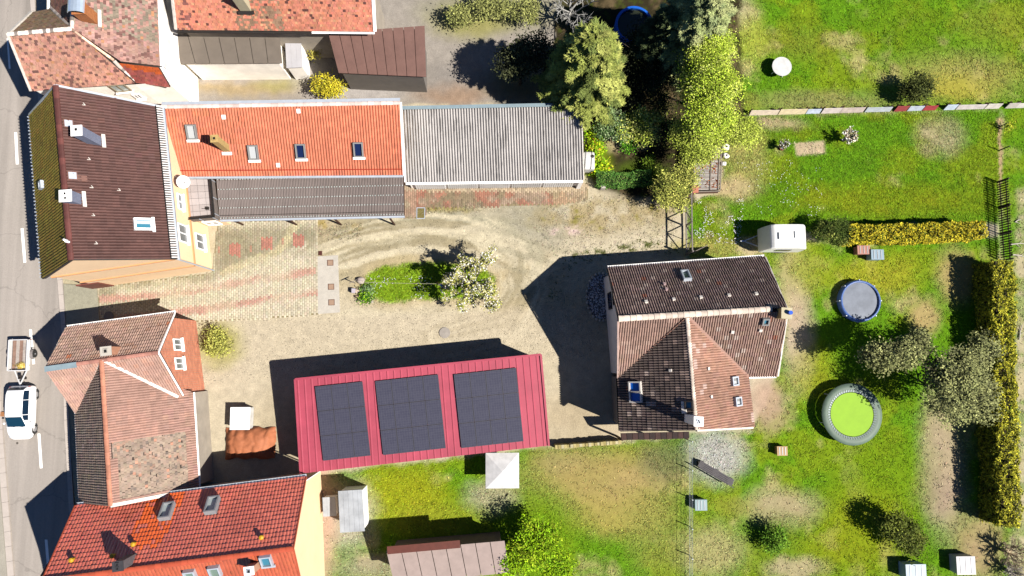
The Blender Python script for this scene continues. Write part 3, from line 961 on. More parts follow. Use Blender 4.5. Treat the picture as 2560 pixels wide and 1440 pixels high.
# ------------------------------------------------------------------ corrugated shed
def shed():
    zt, zb = 3.3, 2.4
    a, b = P(1014, 456, zb), P(1458, 450, zb)
    c, d = P(1452, 262, zt), P(1004, 271, zt)
    h = thing("corrugated_shed", "long low shed with weathered grey corrugated sheet roof and white gates", "shed", (*((a + c) / 2)[:2], 0))
    pl = Plane([a, b, c, d], a, b)
    def q(u, v): return a + (b - a) * u + (d - a) * v + ((c - d) - (b - a)) * u * v
    nu, nv = 11, 1
    per = 6
    cm = mat("weathered_fibre_cement", (0, 0, 0), .9, .16, 1.2, attr=True, fine=.2)
    for i in range(nu):
        for j in range(nv):
            k = per * 8 + 1; vs = []; cs = []
            v0, v1 = j / nv - (.004 if j else 0), (j + 1) / nv
            base = A(216, 207, 199, 1.2) * random.uniform(.9, 1.08)
            steps = 26
            for s in range(k):
                ph = s / 8.0
                u = (i + s / (k - 1)) / nu
                hh = .07 * math.cos(2 * math.pi * ph)
                rr = np.random.default_rng(i * 50 + s)
                for w in range(steps + 1):
                    v = v0 + (v1 - v0) * w / steps
                    p = q(u, v) + pl.n * (hh + (.012 if j == 0 else .0) + .01)
                    vs.append(p)
                    dirty = (0.5 - .5 * math.cos(2 * math.pi * ph + math.pi)) ** 1.2
                    n_ = float(fbm(p[0] * 3, p[1] * .5, .5, 3, 9))
                    kk = 1 - .25 * dirty * (0.4 + n_) - (.4 if (dirty > .5 and n_ > .6 + .1 * rr.random()) else 0)
                    cs.append(base * max(kk, .1))
            S1 = steps + 1
            fs = [(s * S1 + w, (s + 1) * S1 + w, (s + 1) * S1 + w + 1, s * S1 + w + 1) for s in range(k - 1) for w in range(steps)]
            bld = MB().add(vs, fs)
            me = bld.mesh("corrugated_sheet", cm, smooth=True, cols=np.array(cs))
            o = link("corrugated_sheet", me, h)
            sm = o.modifiers.new("thickness", 'SOLIDIFY'); sm.thickness = .012
    fl = MB()
    fl.prism([d + (0, -.12, .08), c + (0, -.12, .08), c + (0, .14, .06), d + (0, .14, .06)], (0, 0, .04)); fl.build("ridge_flashing", mat("blue_grey_sheet", A(180, 200, 205), .5, .15, 2, metal=.2), h)
    gutter(h, a, b, M_white, .09, out=(0, -.08))
    verge(h, a + (-.06, 0, 0), d + (-.06, 0, 0), M_white, .2, .12); verge(h, b + (.03, 0, 0), c + (.03, 0, 0), M_mortar, .07, .1)
    A_, B_ = a[:2] + (.15, .18), b[:2] + (-.15, .18)
    C_, D_ = c[:2] + (-.15, -.1), d[:2] + (.15, -.1)
    walls(h, [(*A_, zb), (*B_, zb), (*C_, zt - .05), (*D_, zt - .05)], M_whiteplaster)
    wm = mat("white_gate", (.6, .6, .58), .5, .08, 3)
    u = un(np.append(B_ - A_, 0)); L = np.linalg.norm(B_ - A_); o_ = np.array([u[1], -u[0], 0])
    for k in range(5):
        g0 = .35 + k * (L - .6) / 5
        g = MB().bar(np.array([*A_, 1.1]) + u * g0 + o_ * .04, np.array([*A_, 1.1]) + u * (g0 + (L - 1.2) / 5) + o_ * .04, .06, 2.1).build("gate", wm, h)
        n = 14
        for i in range(n):
            p = np.array([*A_, 1.1]) + u * (g0 + (i + .5) * (L - 1.2) / 5 / n) + o_ * .09
            MB().bar(p + (0, 0, -1.0), p + (0, 0, 1.0), .05 if k % 2 else .09, .04, up=o_).build("slat", wm, g)
    p = P(1449, 457, 1.0)
    MB().box((p[0], p[1] - .05, .9), (.28, .3, 1.8)).build("corner_post", M_white, h)
shed()

# ------------------------------------------------------------------ big L shaped house on the right
def house_right():
    e, r, s = 3.6, 7.2, 4.3
    nw, ne = P(1519, 671, e), P(1912, 643, e)
    rw, re = P(1546, 797, r), P(1967, 773, r)
    sw, se = P(1545, 945, s), P(1942, 940, s)
    jx = P(1718, 795, r)
    h = thing("tall_brown_tile_house", "large house with brown pantile T shaped roof and blue roof windows behind the turning circle", "house", (*((nw + se) / 2)[:2], 0))
    R = new_roof(h)
    br = A(205, 172, 158, .95)
    sp = [(lambda p: p[:, 0] > -99, A(222, 196, 178), .05), (lambda p: p[:, 0] > -99, A(195, 130, 105), .006)]
    kw = dict(w=.32, L=.34, amp=.105, rolls=2, lip=.045); kw2 = dict(kw, amp=.08)
    plN = Plane([nw, ne, re, rw], nw, ne)
    cover(R, plN, [[nw, ne, re, rw]], colfn=tone(br * .72, .1, .02, sp, 41), **kw)
    plS = Plane([sw, se, re, rw], sw, se)
    wv = P(1545, 945, s); ev = P(1870, 942, s + .05)
    def on(pl, px, py): return pl.at(px, py)
    cover(R, plS, [[sw, jx, rw], [jx, ev, se, re]], colfn=tone(A(206, 166, 146, .82), .07, .02, sp, 42), **kw2)
    # south wing
    rs = P(1741, 1074, r)
    w1 = P(1551, 1077, s - .1); e1 = P(1881, 1067, s - .1)
    w0 = wv; e0 = ev
    plW = Plane([w0, w1, rs, jx], w0, w1); plE = Plane([e0, e1, rs, jx], e0, e1)
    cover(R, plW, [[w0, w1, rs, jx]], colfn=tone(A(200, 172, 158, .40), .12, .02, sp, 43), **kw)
    cover(R, plE, [[e0, e1, rs, jx]], colfn=tone(A(218, 165, 138, .84), .06, .02, [(lambda p: fbm(p[:, 0], p[:, 1], .7, 3, 4) > .6, A(236, 200, 182), .3)], 44), **kw2)
    finish_roof(R, M_tile)
    ro = R['o']; up = np.array([0, 0, .06])
    pale = np.array((.40, .33, .27))
    caps(ro, rw + up, re + up + (-1.0, 0, 0), .19, .38, M_tile, pale, .12)
    caps(ro, jx + up, rs + up, .13, .38, M_tile, pale * .95, .15)
    gutter(h, nw, ne, M_white, .09, out=(0, .1)); gutter(h, ev, se, M_white, .07, out=(0, -.06)); gutter(h, e0, e1, M_greymetal, .06, out=(.05, 0))
    gutter(h, w0, w1, M_dark, .07, out=(-.05, 0))
    verge(ro, ne + (.03, 0, 0), re + (.03, 0, 0), M_mortar, .08, .08); verge(ro, re + (.05, 0, 0), se + (.05, 0, 0), M_mortar, .12, .1)
    verge(ro, nw - (.03, 0, 0), rw - (.03, 0, 0), M_dark, .05, .1); verge(ro, rw - (.03, 0, 0), sw - (.03, 0, 0), mat("pink_verge", A(225, 190, 175), .8, .2, 4), .1, .08)
    verge(ro, jx + (.1, 0, 0), ev, M_tile if False else mat("valley_sheet", A(190, 140, 118, .9), .6, .1, 3), .2, .05, name="valley", up=.07)
    verge(ro, jx - (.1, 0, 0), wv, mat("valley_sheet", None), .06, .04, name="valley", up=.05)
    verge(ro, w1, rs, M_dark, .08, .1); verge(ro, rs, e1, M_mortar, .22, .14)
    roof_window(h, plN, 1714, 695, .55, .95, M_zinc, G_green, .16)
    roof_window(h, plS, 1912, 800, .45, .5, M_frame, G_teal, .1)
    roof_window(h, plW, 1591, 967, .72, .86, mat("pale_frame", (.35, .33, .3), .5, .1, 4), G_blue, .14)
    roof_window(h, plW, 1593, 992, .72, .86, mat("pale_frame", None), G_blue, .14)
    roof_window(h, plW, 1725, 1012, .55, .55, M_dark, G_teal, .12)
    MB().box((0, 0, .1), (.75, .3, .2), 0, plW.mat4(plW.at(1712, 1018))).build("stair_hatch", M_mortar, h)
    roof_window(h, plE, 1831, 953, .6, .62, M_zinc, G_white, .1, blind=M_frame)
    roof_window(h, plE, 1839, 1004, .6, .62, M_zinc, G_white, .1, blind=M_frame)
    wc = mat("white_chimney_render", (.6, .58, .54), .8, .1, 4)
    chimney(h, plW, (1722, 1046), (1728, 1048), .5, .5, wc, M_white, ((-.02, .06), (.04, -.06)), -.05, .09, ztop=r + 1.9, fluem=M_zinc)
    gp = plS.at(1952, 786)
    o, zt = chimney(h, plS, (1954, 785), (1962, 786), .6, .62, mat("ochre_brick", None), mat("cream_render", None), (), -.07, ztop=r + .75)
    MB().tube([(gp[0] + .2, gp[1] + .05, zt - .1), (gp[0] + .2, gp[1] + .05, zt + .25)], .13, 10).build("chimney_pot", mat("blue_glaze", (.01, .06, .35), .3, .1, 3), o)
    # vents and snow hooks on the dark slope
    for (px, py) in ((1660, 715), (1665, 728)):
        b = MB(); M = plN.mat4(plN.at(px, py)); b.tube([M @ Vector((0, 0, 0)), M @ Vector((0, .02, .28))], .09, 8); b.build("vent_pipe", mat("pink_vent", A(225, 190, 185), .7, .2, 5), h)
    for (px, py) in ((1615, 758), (1684, 752), (1752, 747), (1822, 742), (1890, 738)):
        b = MB(); M = plN.mat4(plN.at(px, py)); b.box((0, 0, .12), (.2, .2, .16), 0, M); b.build("vent_tile", M_mortar, h)
    for (px, py) in ((1830, 827), (1900, 823)):
        b = MB(); M = plS.mat4(plS.at(px, py)); b.box((0, 0, .12), (.2, .2, .16), 0, M); b.build("vent_tile", M_mortar, h)
    for (px, py) in ((1678, 926), (1767, 922), (1774, 992)):
        pl = plW if px < 1725 else plE
        b = MB(); M = pl.mat4(pl.at(px, py)); b.box((0, 0, .12), (.18, .18, .14), 0, M); b.build("vent_tile", M_mortar, h)
    # walls
    a = inset(nw, ne, .3) + (0, -.3); b = inset(ne, nw, .3) + (0, -.3)
    c = inset(se, sw, .3) + (0, .25); d = inset(sw, se, .3) + (0, .25)
    wg = mat("white_gable_render", (.55, .53, .50), .9, .1, 1.2)
    re_ = onto(re, b, c); rw_ = onto(rw, a, d)
    walls(h, [(*a, e + .1), (*rw_, r - .25), (*d, s), (*c, s), (*re_, r - .25), (*b, e + .1)][::-1], wg)
    f0 = inset(w0, e0, .3); f1 = inset(w1, e1, .3) + (0, .2); g1 = inset(e1, w1, .3) + (0, .2); g0 = inset(e0, w0, .3)
    rs_ = rs[:2] + (0, .2)
    walls(h, [(*f0, s - .1), (*f1, s - .1), (*rs_, r - .25), (*g1, s - .1), (*g0, s - .1)], mat("grey_render", A(165, 155, 145), .9, .1, 1.2))
    ow = un(np.array([(d - a)[1], -(d - a)[0]]))
    if ow[0] > 0: ow = -ow
    for (px, py, w, hh) in ((1526, 752, 1.2, 1.25), (1537, 738, 1.3, 1.2)):
        wall_window(h, a, d, ow, px, py, w, hh, M_dark, G_dark, sill=False)
    # timber porch under the south gable
    pz = 2.7
    q = [P(1551, 1083, pz), P(1722, 1079, pz), P(1722, 1096, pz - .3), P(1553, 1100, pz - .3)]
    po = MB().prism(q, (0, 0, .08)).build("porch_roof", mat("dark_timber", A(70, 48, 42), .8, .4, 4), h)
    for i in range(12):
        u0 = (i + .05) / 12; u1 = (i + .9) / 12
        MB().prism([q[0] + (q[1] - q[0]) * u0 + (0, 0, .081), q[0] + (q[1] - q[0]) * u1 + (0, 0, .081), q[3] + (q[2] - q[3]) * u1 + (0, 0, .081), q[3] + (q[2] - q[3]) * u0 + (0, 0, .081)], (0, 0, .03)).build("board", mat(f"porch_board_{i % 2}", A(*[(82, 55, 48), (60, 42, 38)][i % 2]), .8, .4, 5), po)
    for u in (.02, .5, .98):
        p = q[3] + (q[2] - q[3]) * u; MB().bar((p[0], p[1], 0), (p[0], p[1], pz - .3), .12, .12).build("porch_post", M_brownwood, h)
house_right()

# ------------------------------------------------------------------ L shaped house with brick gable, lower left
def house_brick():
    e, r = 3.6, 6.5
    nw, ne = P(165, 820, e), P(437, 783, e)
    rw, re = P(114, 921, r), P(396, 881, r)
    sw = P(190, 1033, e + .1); se = P(458, 988, e + .1)
    h = thing("brick_gable_house", "L shaped house with pinkish pantile roof and red brick gable beside the parked trailer", "house", (*((nw + se) / 2)[:2], 0))
    R = new_roof(h)
    pk = A(205, 148, 130, .85)
    kw = dict(w=.32, L=.34, amp=.065, rolls=2, lip=.05)
    plN = Plane([nw, ne, re, rw], nw, ne); plS = Plane([sw, se, re, rw], sw, se)
    sp = [(lambda p: p[:, 0] > -99, A(235, 150, 110), .012)]
    cover(R, plN, [[nw, ne, re, rw]], colfn=tone(A(210, 172, 152, 1.2), .06, .02, sp, 51), **kw)
    jx = rw + (re - rw) * .5
    jl = P(254, 902, r); jl = rw + (re - rw) * ((254 - 114) / (396 - 114.0))
    va = P(446, 992, e + .15)
    cover(R, plS, [[sw, jl, rw], [jl, va, se, re]], colfn=tone(A(214, 168, 148, .92), .05, .02, sp, 52), **kw)
    # long south wing, its east slope reaching lower
    rs = P(277, 1264, r)
    w0, w1 = P(190, 1033, e), P(200, 1257, e)
    ez = 2.9
    e0, e1 = P(482, 981, ez), P(497, 1221, ez)
    plW = Plane([w0, w1, rs, jl], w0, w1); plE = Plane([e0, e1, rs, jl], e0, e1)
    cover(R, plW, [[w0, w1, rs, jl]], colfn=tone(A(195, 168, 150, .75), .1, .03, (), 53), **kw)
    patch = PP([(280, 1108, 6.4), (468, 1078, 3.2), (476, 1232, 3.1), (288, 1248, 6.4)])
    patch2 = [(p[0], p[1]) for p in patch]
    old = A(198, 170, 146, .82)
    cf = tone(A(216, 168, 148, .9), .05, .02, sp, 54)
    cover(R, plE, [[jl, va, e0], [jl, e0, e1, rs]], colfn=cf, **kw)
    # drop the pantiles of the patch; old flat tiles lie there instead
    keep = [c for c in R['cand'] if not (c[0] is plE and bool(inside(np.array([plE.pt(c[1] + .16, c[2] + .17)[0]]), np.array([plE.pt(c[1] + .16, c[2] + .17)[1]]), patch2)[0]))]
    R['cand'] = keep
    pp = [plE.p0 + plE.u * a + plE.v * b for a, b in (plE.st(p) for p in PP([(280, 1108, 6.4), (468, 1078, 3.2), (476, 1232, 3.1), (288, 1248, 6.4)]))]
    pp = [plE.at(x, y) for x, y in ((279, 1106), (469, 1077), (477, 1234), (288, 1250))]
    cover(R, plE, [pp], .19, .165, 0, 0, tone(old, .08, .02, [(lambda p: p[:, 0] > -99, A(235, 170, 138, .85), .04), (lambda p: p[:, 0] > -99, A(140, 122, 108), .07), (lambda p: fbm(p[:, 0], p[:, 1], 1.1, 3, 8) > .6, A(206, 164, 138, .85), .3)], 55, 1.2), .03, stagger=.5, pick=False, jit=.012, deck=False)
    finish_roof(R, M_tile)
    ro = R['o']; up = np.array([0, 0, .05])
    pal = A(215, 150, 130)
    caps(ro, jl + up, re + up, .12, .38, M_tile, pal, .1); caps(ro, rw + up + (re - rw) * .28, jl + up, .12, .38, M_tile, pal, .1)
    MB().bar(rw + (0, -.05, .09), rw + (re - rw) * .28 + (0, -.05, .09), .34, .06).build("ridge_sheet", mat("blue_grey_sheet", None), ro)
    caps(ro, jl + up, rs + up, .14, .4, M_tile, A(225, 150, 118), .08)
    mo = np.array((.5, .46, .42))
    caps(ro, jl + up * 1.6 + (re - rw) * .015, va + up * 1.6, .1, .34, M_tile, mo, .08)
    caps(ro, jl + up * 1.2 - (re - rw) * .006, w0 + up, .05, .34, M_tile, mo * .7, .08)
    gutter(h, nw, ne, M_white, .085, out=(.0, .1)); gutter(h, e0, e1, M_white, .06, out=(.06, 0)); gutter(h, w0, w1, M_white, .07, out=(-.07, 0))
    verge(ro, ne + (.02, 0, 0), re + (.02, 0, 0), M_white, .07, .1); verge(ro, re + (.02, 0, 0), se + (.02, 0, 0), M_white, .06, .1)
    verge(ro, rw, sw, mat("pink_verge", None), .06, .06); verge(ro, nw, rw, M_mortar, .05, .06)
    verge(ro, rs, e1, M_mortar, .22, .1); verge(ro, w1, rs, M_dark, .06, .08)
    chimney(h, plN, (288, 878), (268, 882), .6, .5, mat("ochre_orange_brick", A(225, 160, 125), .9, .25, 9), M_conc, ((0, 0),), .12, .2, ztop=zfit(plN.at(288, 878), 263, 883))
    # walls
    bm_ = brick_mat("red_brick", A(242, 138, 92, 1.6), A(215, 108, 74, 1.5), A(225, 190, 160), .25, .077)
    a = inset(nw, ne, .12) + (0, -.3); b = inset(ne, nw, .12) + (0, -.3)
    c = inset(se, sw, .12) + (0, .1); d = inset(sw, se, .3) + (0, .2)
    re_ = onto(re, b, c); rw_ = onto(rw, a, d)
    walls(h, [(*b, e), (*re_, r - .2), (*c, e)], bm_, name="brick_gable", closed=False)
    walls(h, [(*c, e), (*d, e), (*rw_, r - .22), (*a, e), (*b, e)], mat("beige_render", None), closed=False)
    oe = un(np.array([(c - b)[1], -(c - b)[0]]))
    if oe[0] < 0: oe = -oe
    for (px, py) in ((443, 862), (447, 909)):
        wall_window(h, b, c, oe, px, py, .8, 1.15, M_white, G_mid, shutters=None)
    f0 = inset(w0, e0, .3); f1 = inset(w1, e1, .3) + (0, .15); g1 = inset(e1, w1, .2) + (0, .15); g0 = inset(e0, w0, .2)
    walls(h, [(*f0, e - .1), (*f1, e - .1), (rs[0], rs[1] + .15, r - .25), (*g1, ez - .1), (*g0, ez - .1)], mat("beige_render", None))
house_brick()

# ------------------------------------------------------------------ red roofed house at the bottom edge
def house_red():
    e, r = 4.3, 8.1
    nw, ne = P(190, 1264, e), P(765, 1192, e)
    rw, re = P(107, 1452, r), P(733, 1371, r)
    w = np.array([0.0, 0, 0])
    sw, se = P(155, 1640, e), P(778, 1566, e)
    h = thing("shiny_red_house", "house with shiny red tile roof, bright orange south slope and yellow vent hoods", "house", (*((nw + se) / 2)[:2], 0))
    R = new_roof(h)
    plN = Plane([nw, ne, re, rw], nw, ne); plS = Plane([sw, se, re, rw], sw, se)
    o0, o1 = P(415, 1215, 5)[:2], P(370, 1330, 6.5)[:2]
    cover(R, plN, [[nw, ne, re, rw]], .21, .31, .03, 1,
          tone(A(226, 118, 96, 1.45), .06, .03, [(lambda p: seg_dist(p[:, 0], p[:, 1], [o0, o1]) < .9 + .35 * fbm(p[:, 0], p[:, 1], .8, 2, 3), A(248, 110, 50, 1.5), .85),
               (lambda p: fbm(p[:, 0], p[:, 1], 2.2, 3, 77) > .62, A(222, 120, 98, 1.5), .8)], 61), .05)
    cover(R, plS, [[sw, se, re, rw]], .21, .29, .02, 1, tone(A(246, 124, 84, .82), .04, .02, (), 62), .025, pick=False)
    finish_roof(R, M_tile_gloss)
    ro = R['o']
    caps(ro, rw + (0, 0, .05), re + (0, 0, .05), .15, .38, M_tile_gloss, A(238, 110, 75, .9), .05)
    gutter(h, nw, ne, M_zinc, .08, out=(0, .09))
    verge(ro, nw - (.03, 0, 0), rw - (.03, 0, 0), mat("orange_verge", A(225, 105, 70), .6, .1, 4), .06, .1)
    verge(ro, ne + (.03, 0, 0), re + (.03, 0, 0), mat("orange_verge", None), .06, .1); verge(ro, re + (.03, 0, 0), se + (.03, 0, 0), mat("orange_verge", None), .06, .1)
    roof_window(h, plN, 420, 1283, .72, 1.15, M_greymetal, G_pale, .2)
    roof_window(h, plN, 533, 1268, .72, 1.15, M_greymetal, G_pale, .2)
    for (px, py, g) in ((478, 1434, G_green), (539, 1424, G_green), (667, 1397, G_teal)):
        roof_window(h, plS, px, py, .66, .85, M_zinc, g, .1, flash=M_zinc if px == 667 else None)
    chimney(h, plN, (326, 1398), (311, 1410), .55, .5, mat("grey_slate_cladding", A(120, 112, 112), .6, .25, 6), mat("slate_cap", A(75, 72, 75), .6, .2, 5), ((0, .12), (0, -.1)), .12, .12, ztop=r + .9)
    chimney(h, plS, (640, 1412), (626, 1420), .5, .42, mat("orange_render_chimney", A(235, 175, 140), .8, .1, 4), M_white, ((0, 0),), .12, .16, ztop=r + .75, fluem=M_zinc)
    yv = mat("yellow_vent", A(245, 190, 40), .5, .1, 4)
    for (px, py) in ((187, 1396), (340, 1357), (288, 1386), (658, 1340)):
        M = plN.mat4(plN.at(px, py)); b = MB()
        p = np.array(plN.at(px, py)); b.tube([p, p + (0, 0, .35), p + (0.0, -.02, .42)], [.07, .07, .07], 8)
        b.lathe([(.05, .3), (.15, .33), (.13, .42), (.03, .46)], 10, c=tuple(p)); b.build("vent_hood", yv, h)
    a = inset(nw, ne, .25) + (0, -.3); b = inset(ne, nw, .12) + (0, -.3); c = inset(se, sw, .12) + (0, .3); d = inset(sw, se, .25) + (0, .3)
    re_ = onto(re, b, c); rw_ = onto(rw, a, d)
    walls(h, [(*a, e), (*b, e), (*re_, r - .25), (*c, e), (*d, e), (*rw_, r - .25)][::-1], M_peach)
    MB().tube([(b[0] + .08, b[1] + .05, 0), (b[0] + .08, b[1] + .05, e)], .05, 6).build("downpipe", M_white, h)
house_red()

# ------------------------------------------------------------------ crimson carport with solar panels
def carport():
    zt, zb = 3.5, 2.7
    d, c = P(738, 948, zt), P(1352, 886, zt)
    a, b = P(752, 1184, zb), P(1372, 1114, zb)
    h = thing("crimson_carport", "large garage with crimson sheet metal roof carrying three blocks of dark solar panels", "garage", (*((a + c) / 2)[:2], 0))
    pl = Plane([a, b, c, d], a, b)
    red = mat("crimson_sheet", A(222, 92, 112, .85), .5, .25, .3, fine=.09)
    def q(u, v): return a + (b - a) * u + (d - a) * v + ((c - d) - (b - a)) * u * v
    n = 18
    for i in range(n):
        vs = []; prof = [(0, 0), (.1, 0), (.14, .035), (.2, .035), (.24, 0), (.6, 0), (.64, .035), (.7, .035), (.74, 0), (1, 0)]
        for s, hh in prof:
            u = (i + s) / n
            vs += [q(u, 0) + pl.n * hh, q(u, 1) + pl.n * hh]
        bld = MB().add(vs, [(2 * s, 2 * s + 2, 2 * s + 3, 2 * s + 1) for s in range(len(prof) - 1)])
        o = bld.build("roof_sheet", red, h, fix=False)
    MB().prism([q(0, 0), q(1, 0), q(1, 1), q(0, 1)], -pl.n * .12).build("roof_frame", red, h).location.z -= .02
    for (p, r_) in (((0, 0), (0, 1)), ((1, 0), (1, 1)), ((0, 1), (1, 1))):
        MB().bar(q(*p) + pl.n * .03, q(*r_) + pl.n * .03, .14, .12).build("verge", red, h)
    pm = bpy.data.materials.new("solar_cells"); t, bs = nodes_of(pm)
    bs.inputs["Roughness"].default_value = .25
    tc = t.nodes.new("ShaderNodeTexCoord"); br = t.nodes.new("ShaderNodeTexBrick"); br.offset = 0
    br.inputs["Scale"].default_value = 1; br.inputs["Brick Width"].default_value = .166; br.inputs["Row Height"].default_value = .166; br.inputs["Mortar Size"].default_value = .004
    br.inputs["Color1"].default_value = (*A(82, 80, 95), 1); br.inputs["Color2"].default_value = (*A(88, 86, 100), 1); br.inputs["Mortar"].default_value = (*A(120, 118, 128), 1)
    t.links.new(tc.outputs["Object"], br.inputs["Vector"]); t.links.new(br.outputs[0], bs.inputs["Base Color"])
    base = None
    def cells(): 
        return MB().box((0, 0, 0), (.98, 1.58, .04)).mesh("solar_panel", pm)
    fr = MB(); fr.box((0, .81, -.002), (1.04, .04, .05)); fr.box((0, -.81, -.002), (1.04, .04, .05)); fr.box((.5, 0, -.002), (.04, 1.575, .05)); fr.box((-.5, 0, -.002), (.04, 1.575, .05))
    cm, fm = cells(), fr.mesh("panel_frame", mat("panel_frame", A(90, 88, 98), .4, .1, 4))
    for (cx, cy, nu) in ((858, 1052, 3), (1027, 1036, 4), (1222, 1019, 4)):
        ctr = pl.at(cx, cy)
        for i in range(nu):
            for j in range(3):
                p = ctr + pl.u * (i - (nu - 1) / 2) * 1.06 + pl.v * (j - 1) * 1.68 + pl.n * .12
                M = pl.mat4(p)
                for me, nm, par in ((cm, "solar_panel", h), (fm, "panel_frame", None)):
                    o = bpy.data.objects.new(nm, me); C.objects.link(o)
                    if par is not None:
                        o.parent = h
                        o.matrix_local = Matrix.Translation(-WORLD[h.name]) @ M
                        last = o
                    else:
                        o.parent = last
    A_, B_ = q(.01, .03)[:2], q(.99, .03)[:2]; C_, D_ = q(.99, .97)[:2], q(.01, .97)[:2]
    walls(h, [(*A_, zb - .1), (*B_, zb - .1), (*C_, zt - .12), (*D_, zt - .12)], mat("grey_block", A(150, 140, 130), .9, .15, 1.5))
    u = un(np.append(C_ - D_, 0)); L = np.linalg.norm(C_ - D_); o_ = np.array([-u[1], u[0], 0])
    for k in range(4):
        g0 = .6 + k * (L - .8) / 4
        MB().bar(np.array([*D_, 1.2]) + u * g0 + o_ * .04, np.array([*D_, 1.2]) + u * (g0 + (L - 3) / 4) + o_ * .04, .06, 2.2).build("garage_door", M_greymetal, h)
carport()
# ------------------------------------------------------------------ ground colours
def PX(*pts):
    return [tuple(P(x, y)[:2]) for x, y in pts]

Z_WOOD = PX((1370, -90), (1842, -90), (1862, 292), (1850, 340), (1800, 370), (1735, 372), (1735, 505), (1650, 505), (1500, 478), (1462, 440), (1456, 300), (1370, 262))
Z_NE = PX((1800, -200), (2760, -200), (2760, 268), (1850, 287))
Z_LAWN = PX((1848, 288), (2500, 272), (2500, 560), (2120, 568), (1915, 600), (1920, 650), (1725, 650), (1716, 500), (1800, 485), (1815, 340))
Z_RIGHT = PX((2500, 250), (2760, 250), (2760, 1640), (2500, 1640))
Z_GARDEN = PX((1900, 605), (2500, 590), (2505, 1640), (1722, 1640), (1722, 1085), (1880, 1075), (1945, 945))
Z_SOUTH = PX((735, 1190), (1380, 1118), (1722, 1090), (1722, 1640), (700, 1640))
Z_YARD = PX((470, 805), (1520, 762), (1550, 1100), (770, 1188), (495, 1215))
Z_COURT = PX((440, 60), (1392, -90), (1382, 262), (400, 262))
Z_ISLE = PX((905, 700), (920, 680), (960, 664), (1010, 660), (1060, 655), (1130, 655), (1200, 665), (1243, 690), (1240, 720), (1215, 745), (1150, 752), (1060, 752), (980, 758), (915, 748), (893, 735))

GRASS = A(112, 160, 12); GRASS2 = A(176, 190, 50); DRY = A(212, 195, 130); EARTH = A(190, 165, 125)
def blend(c, m, col):
    m = np.clip(m, 0, 1)[:, None]
    return c * (1 - m) + np.asarray(col)[None] * m

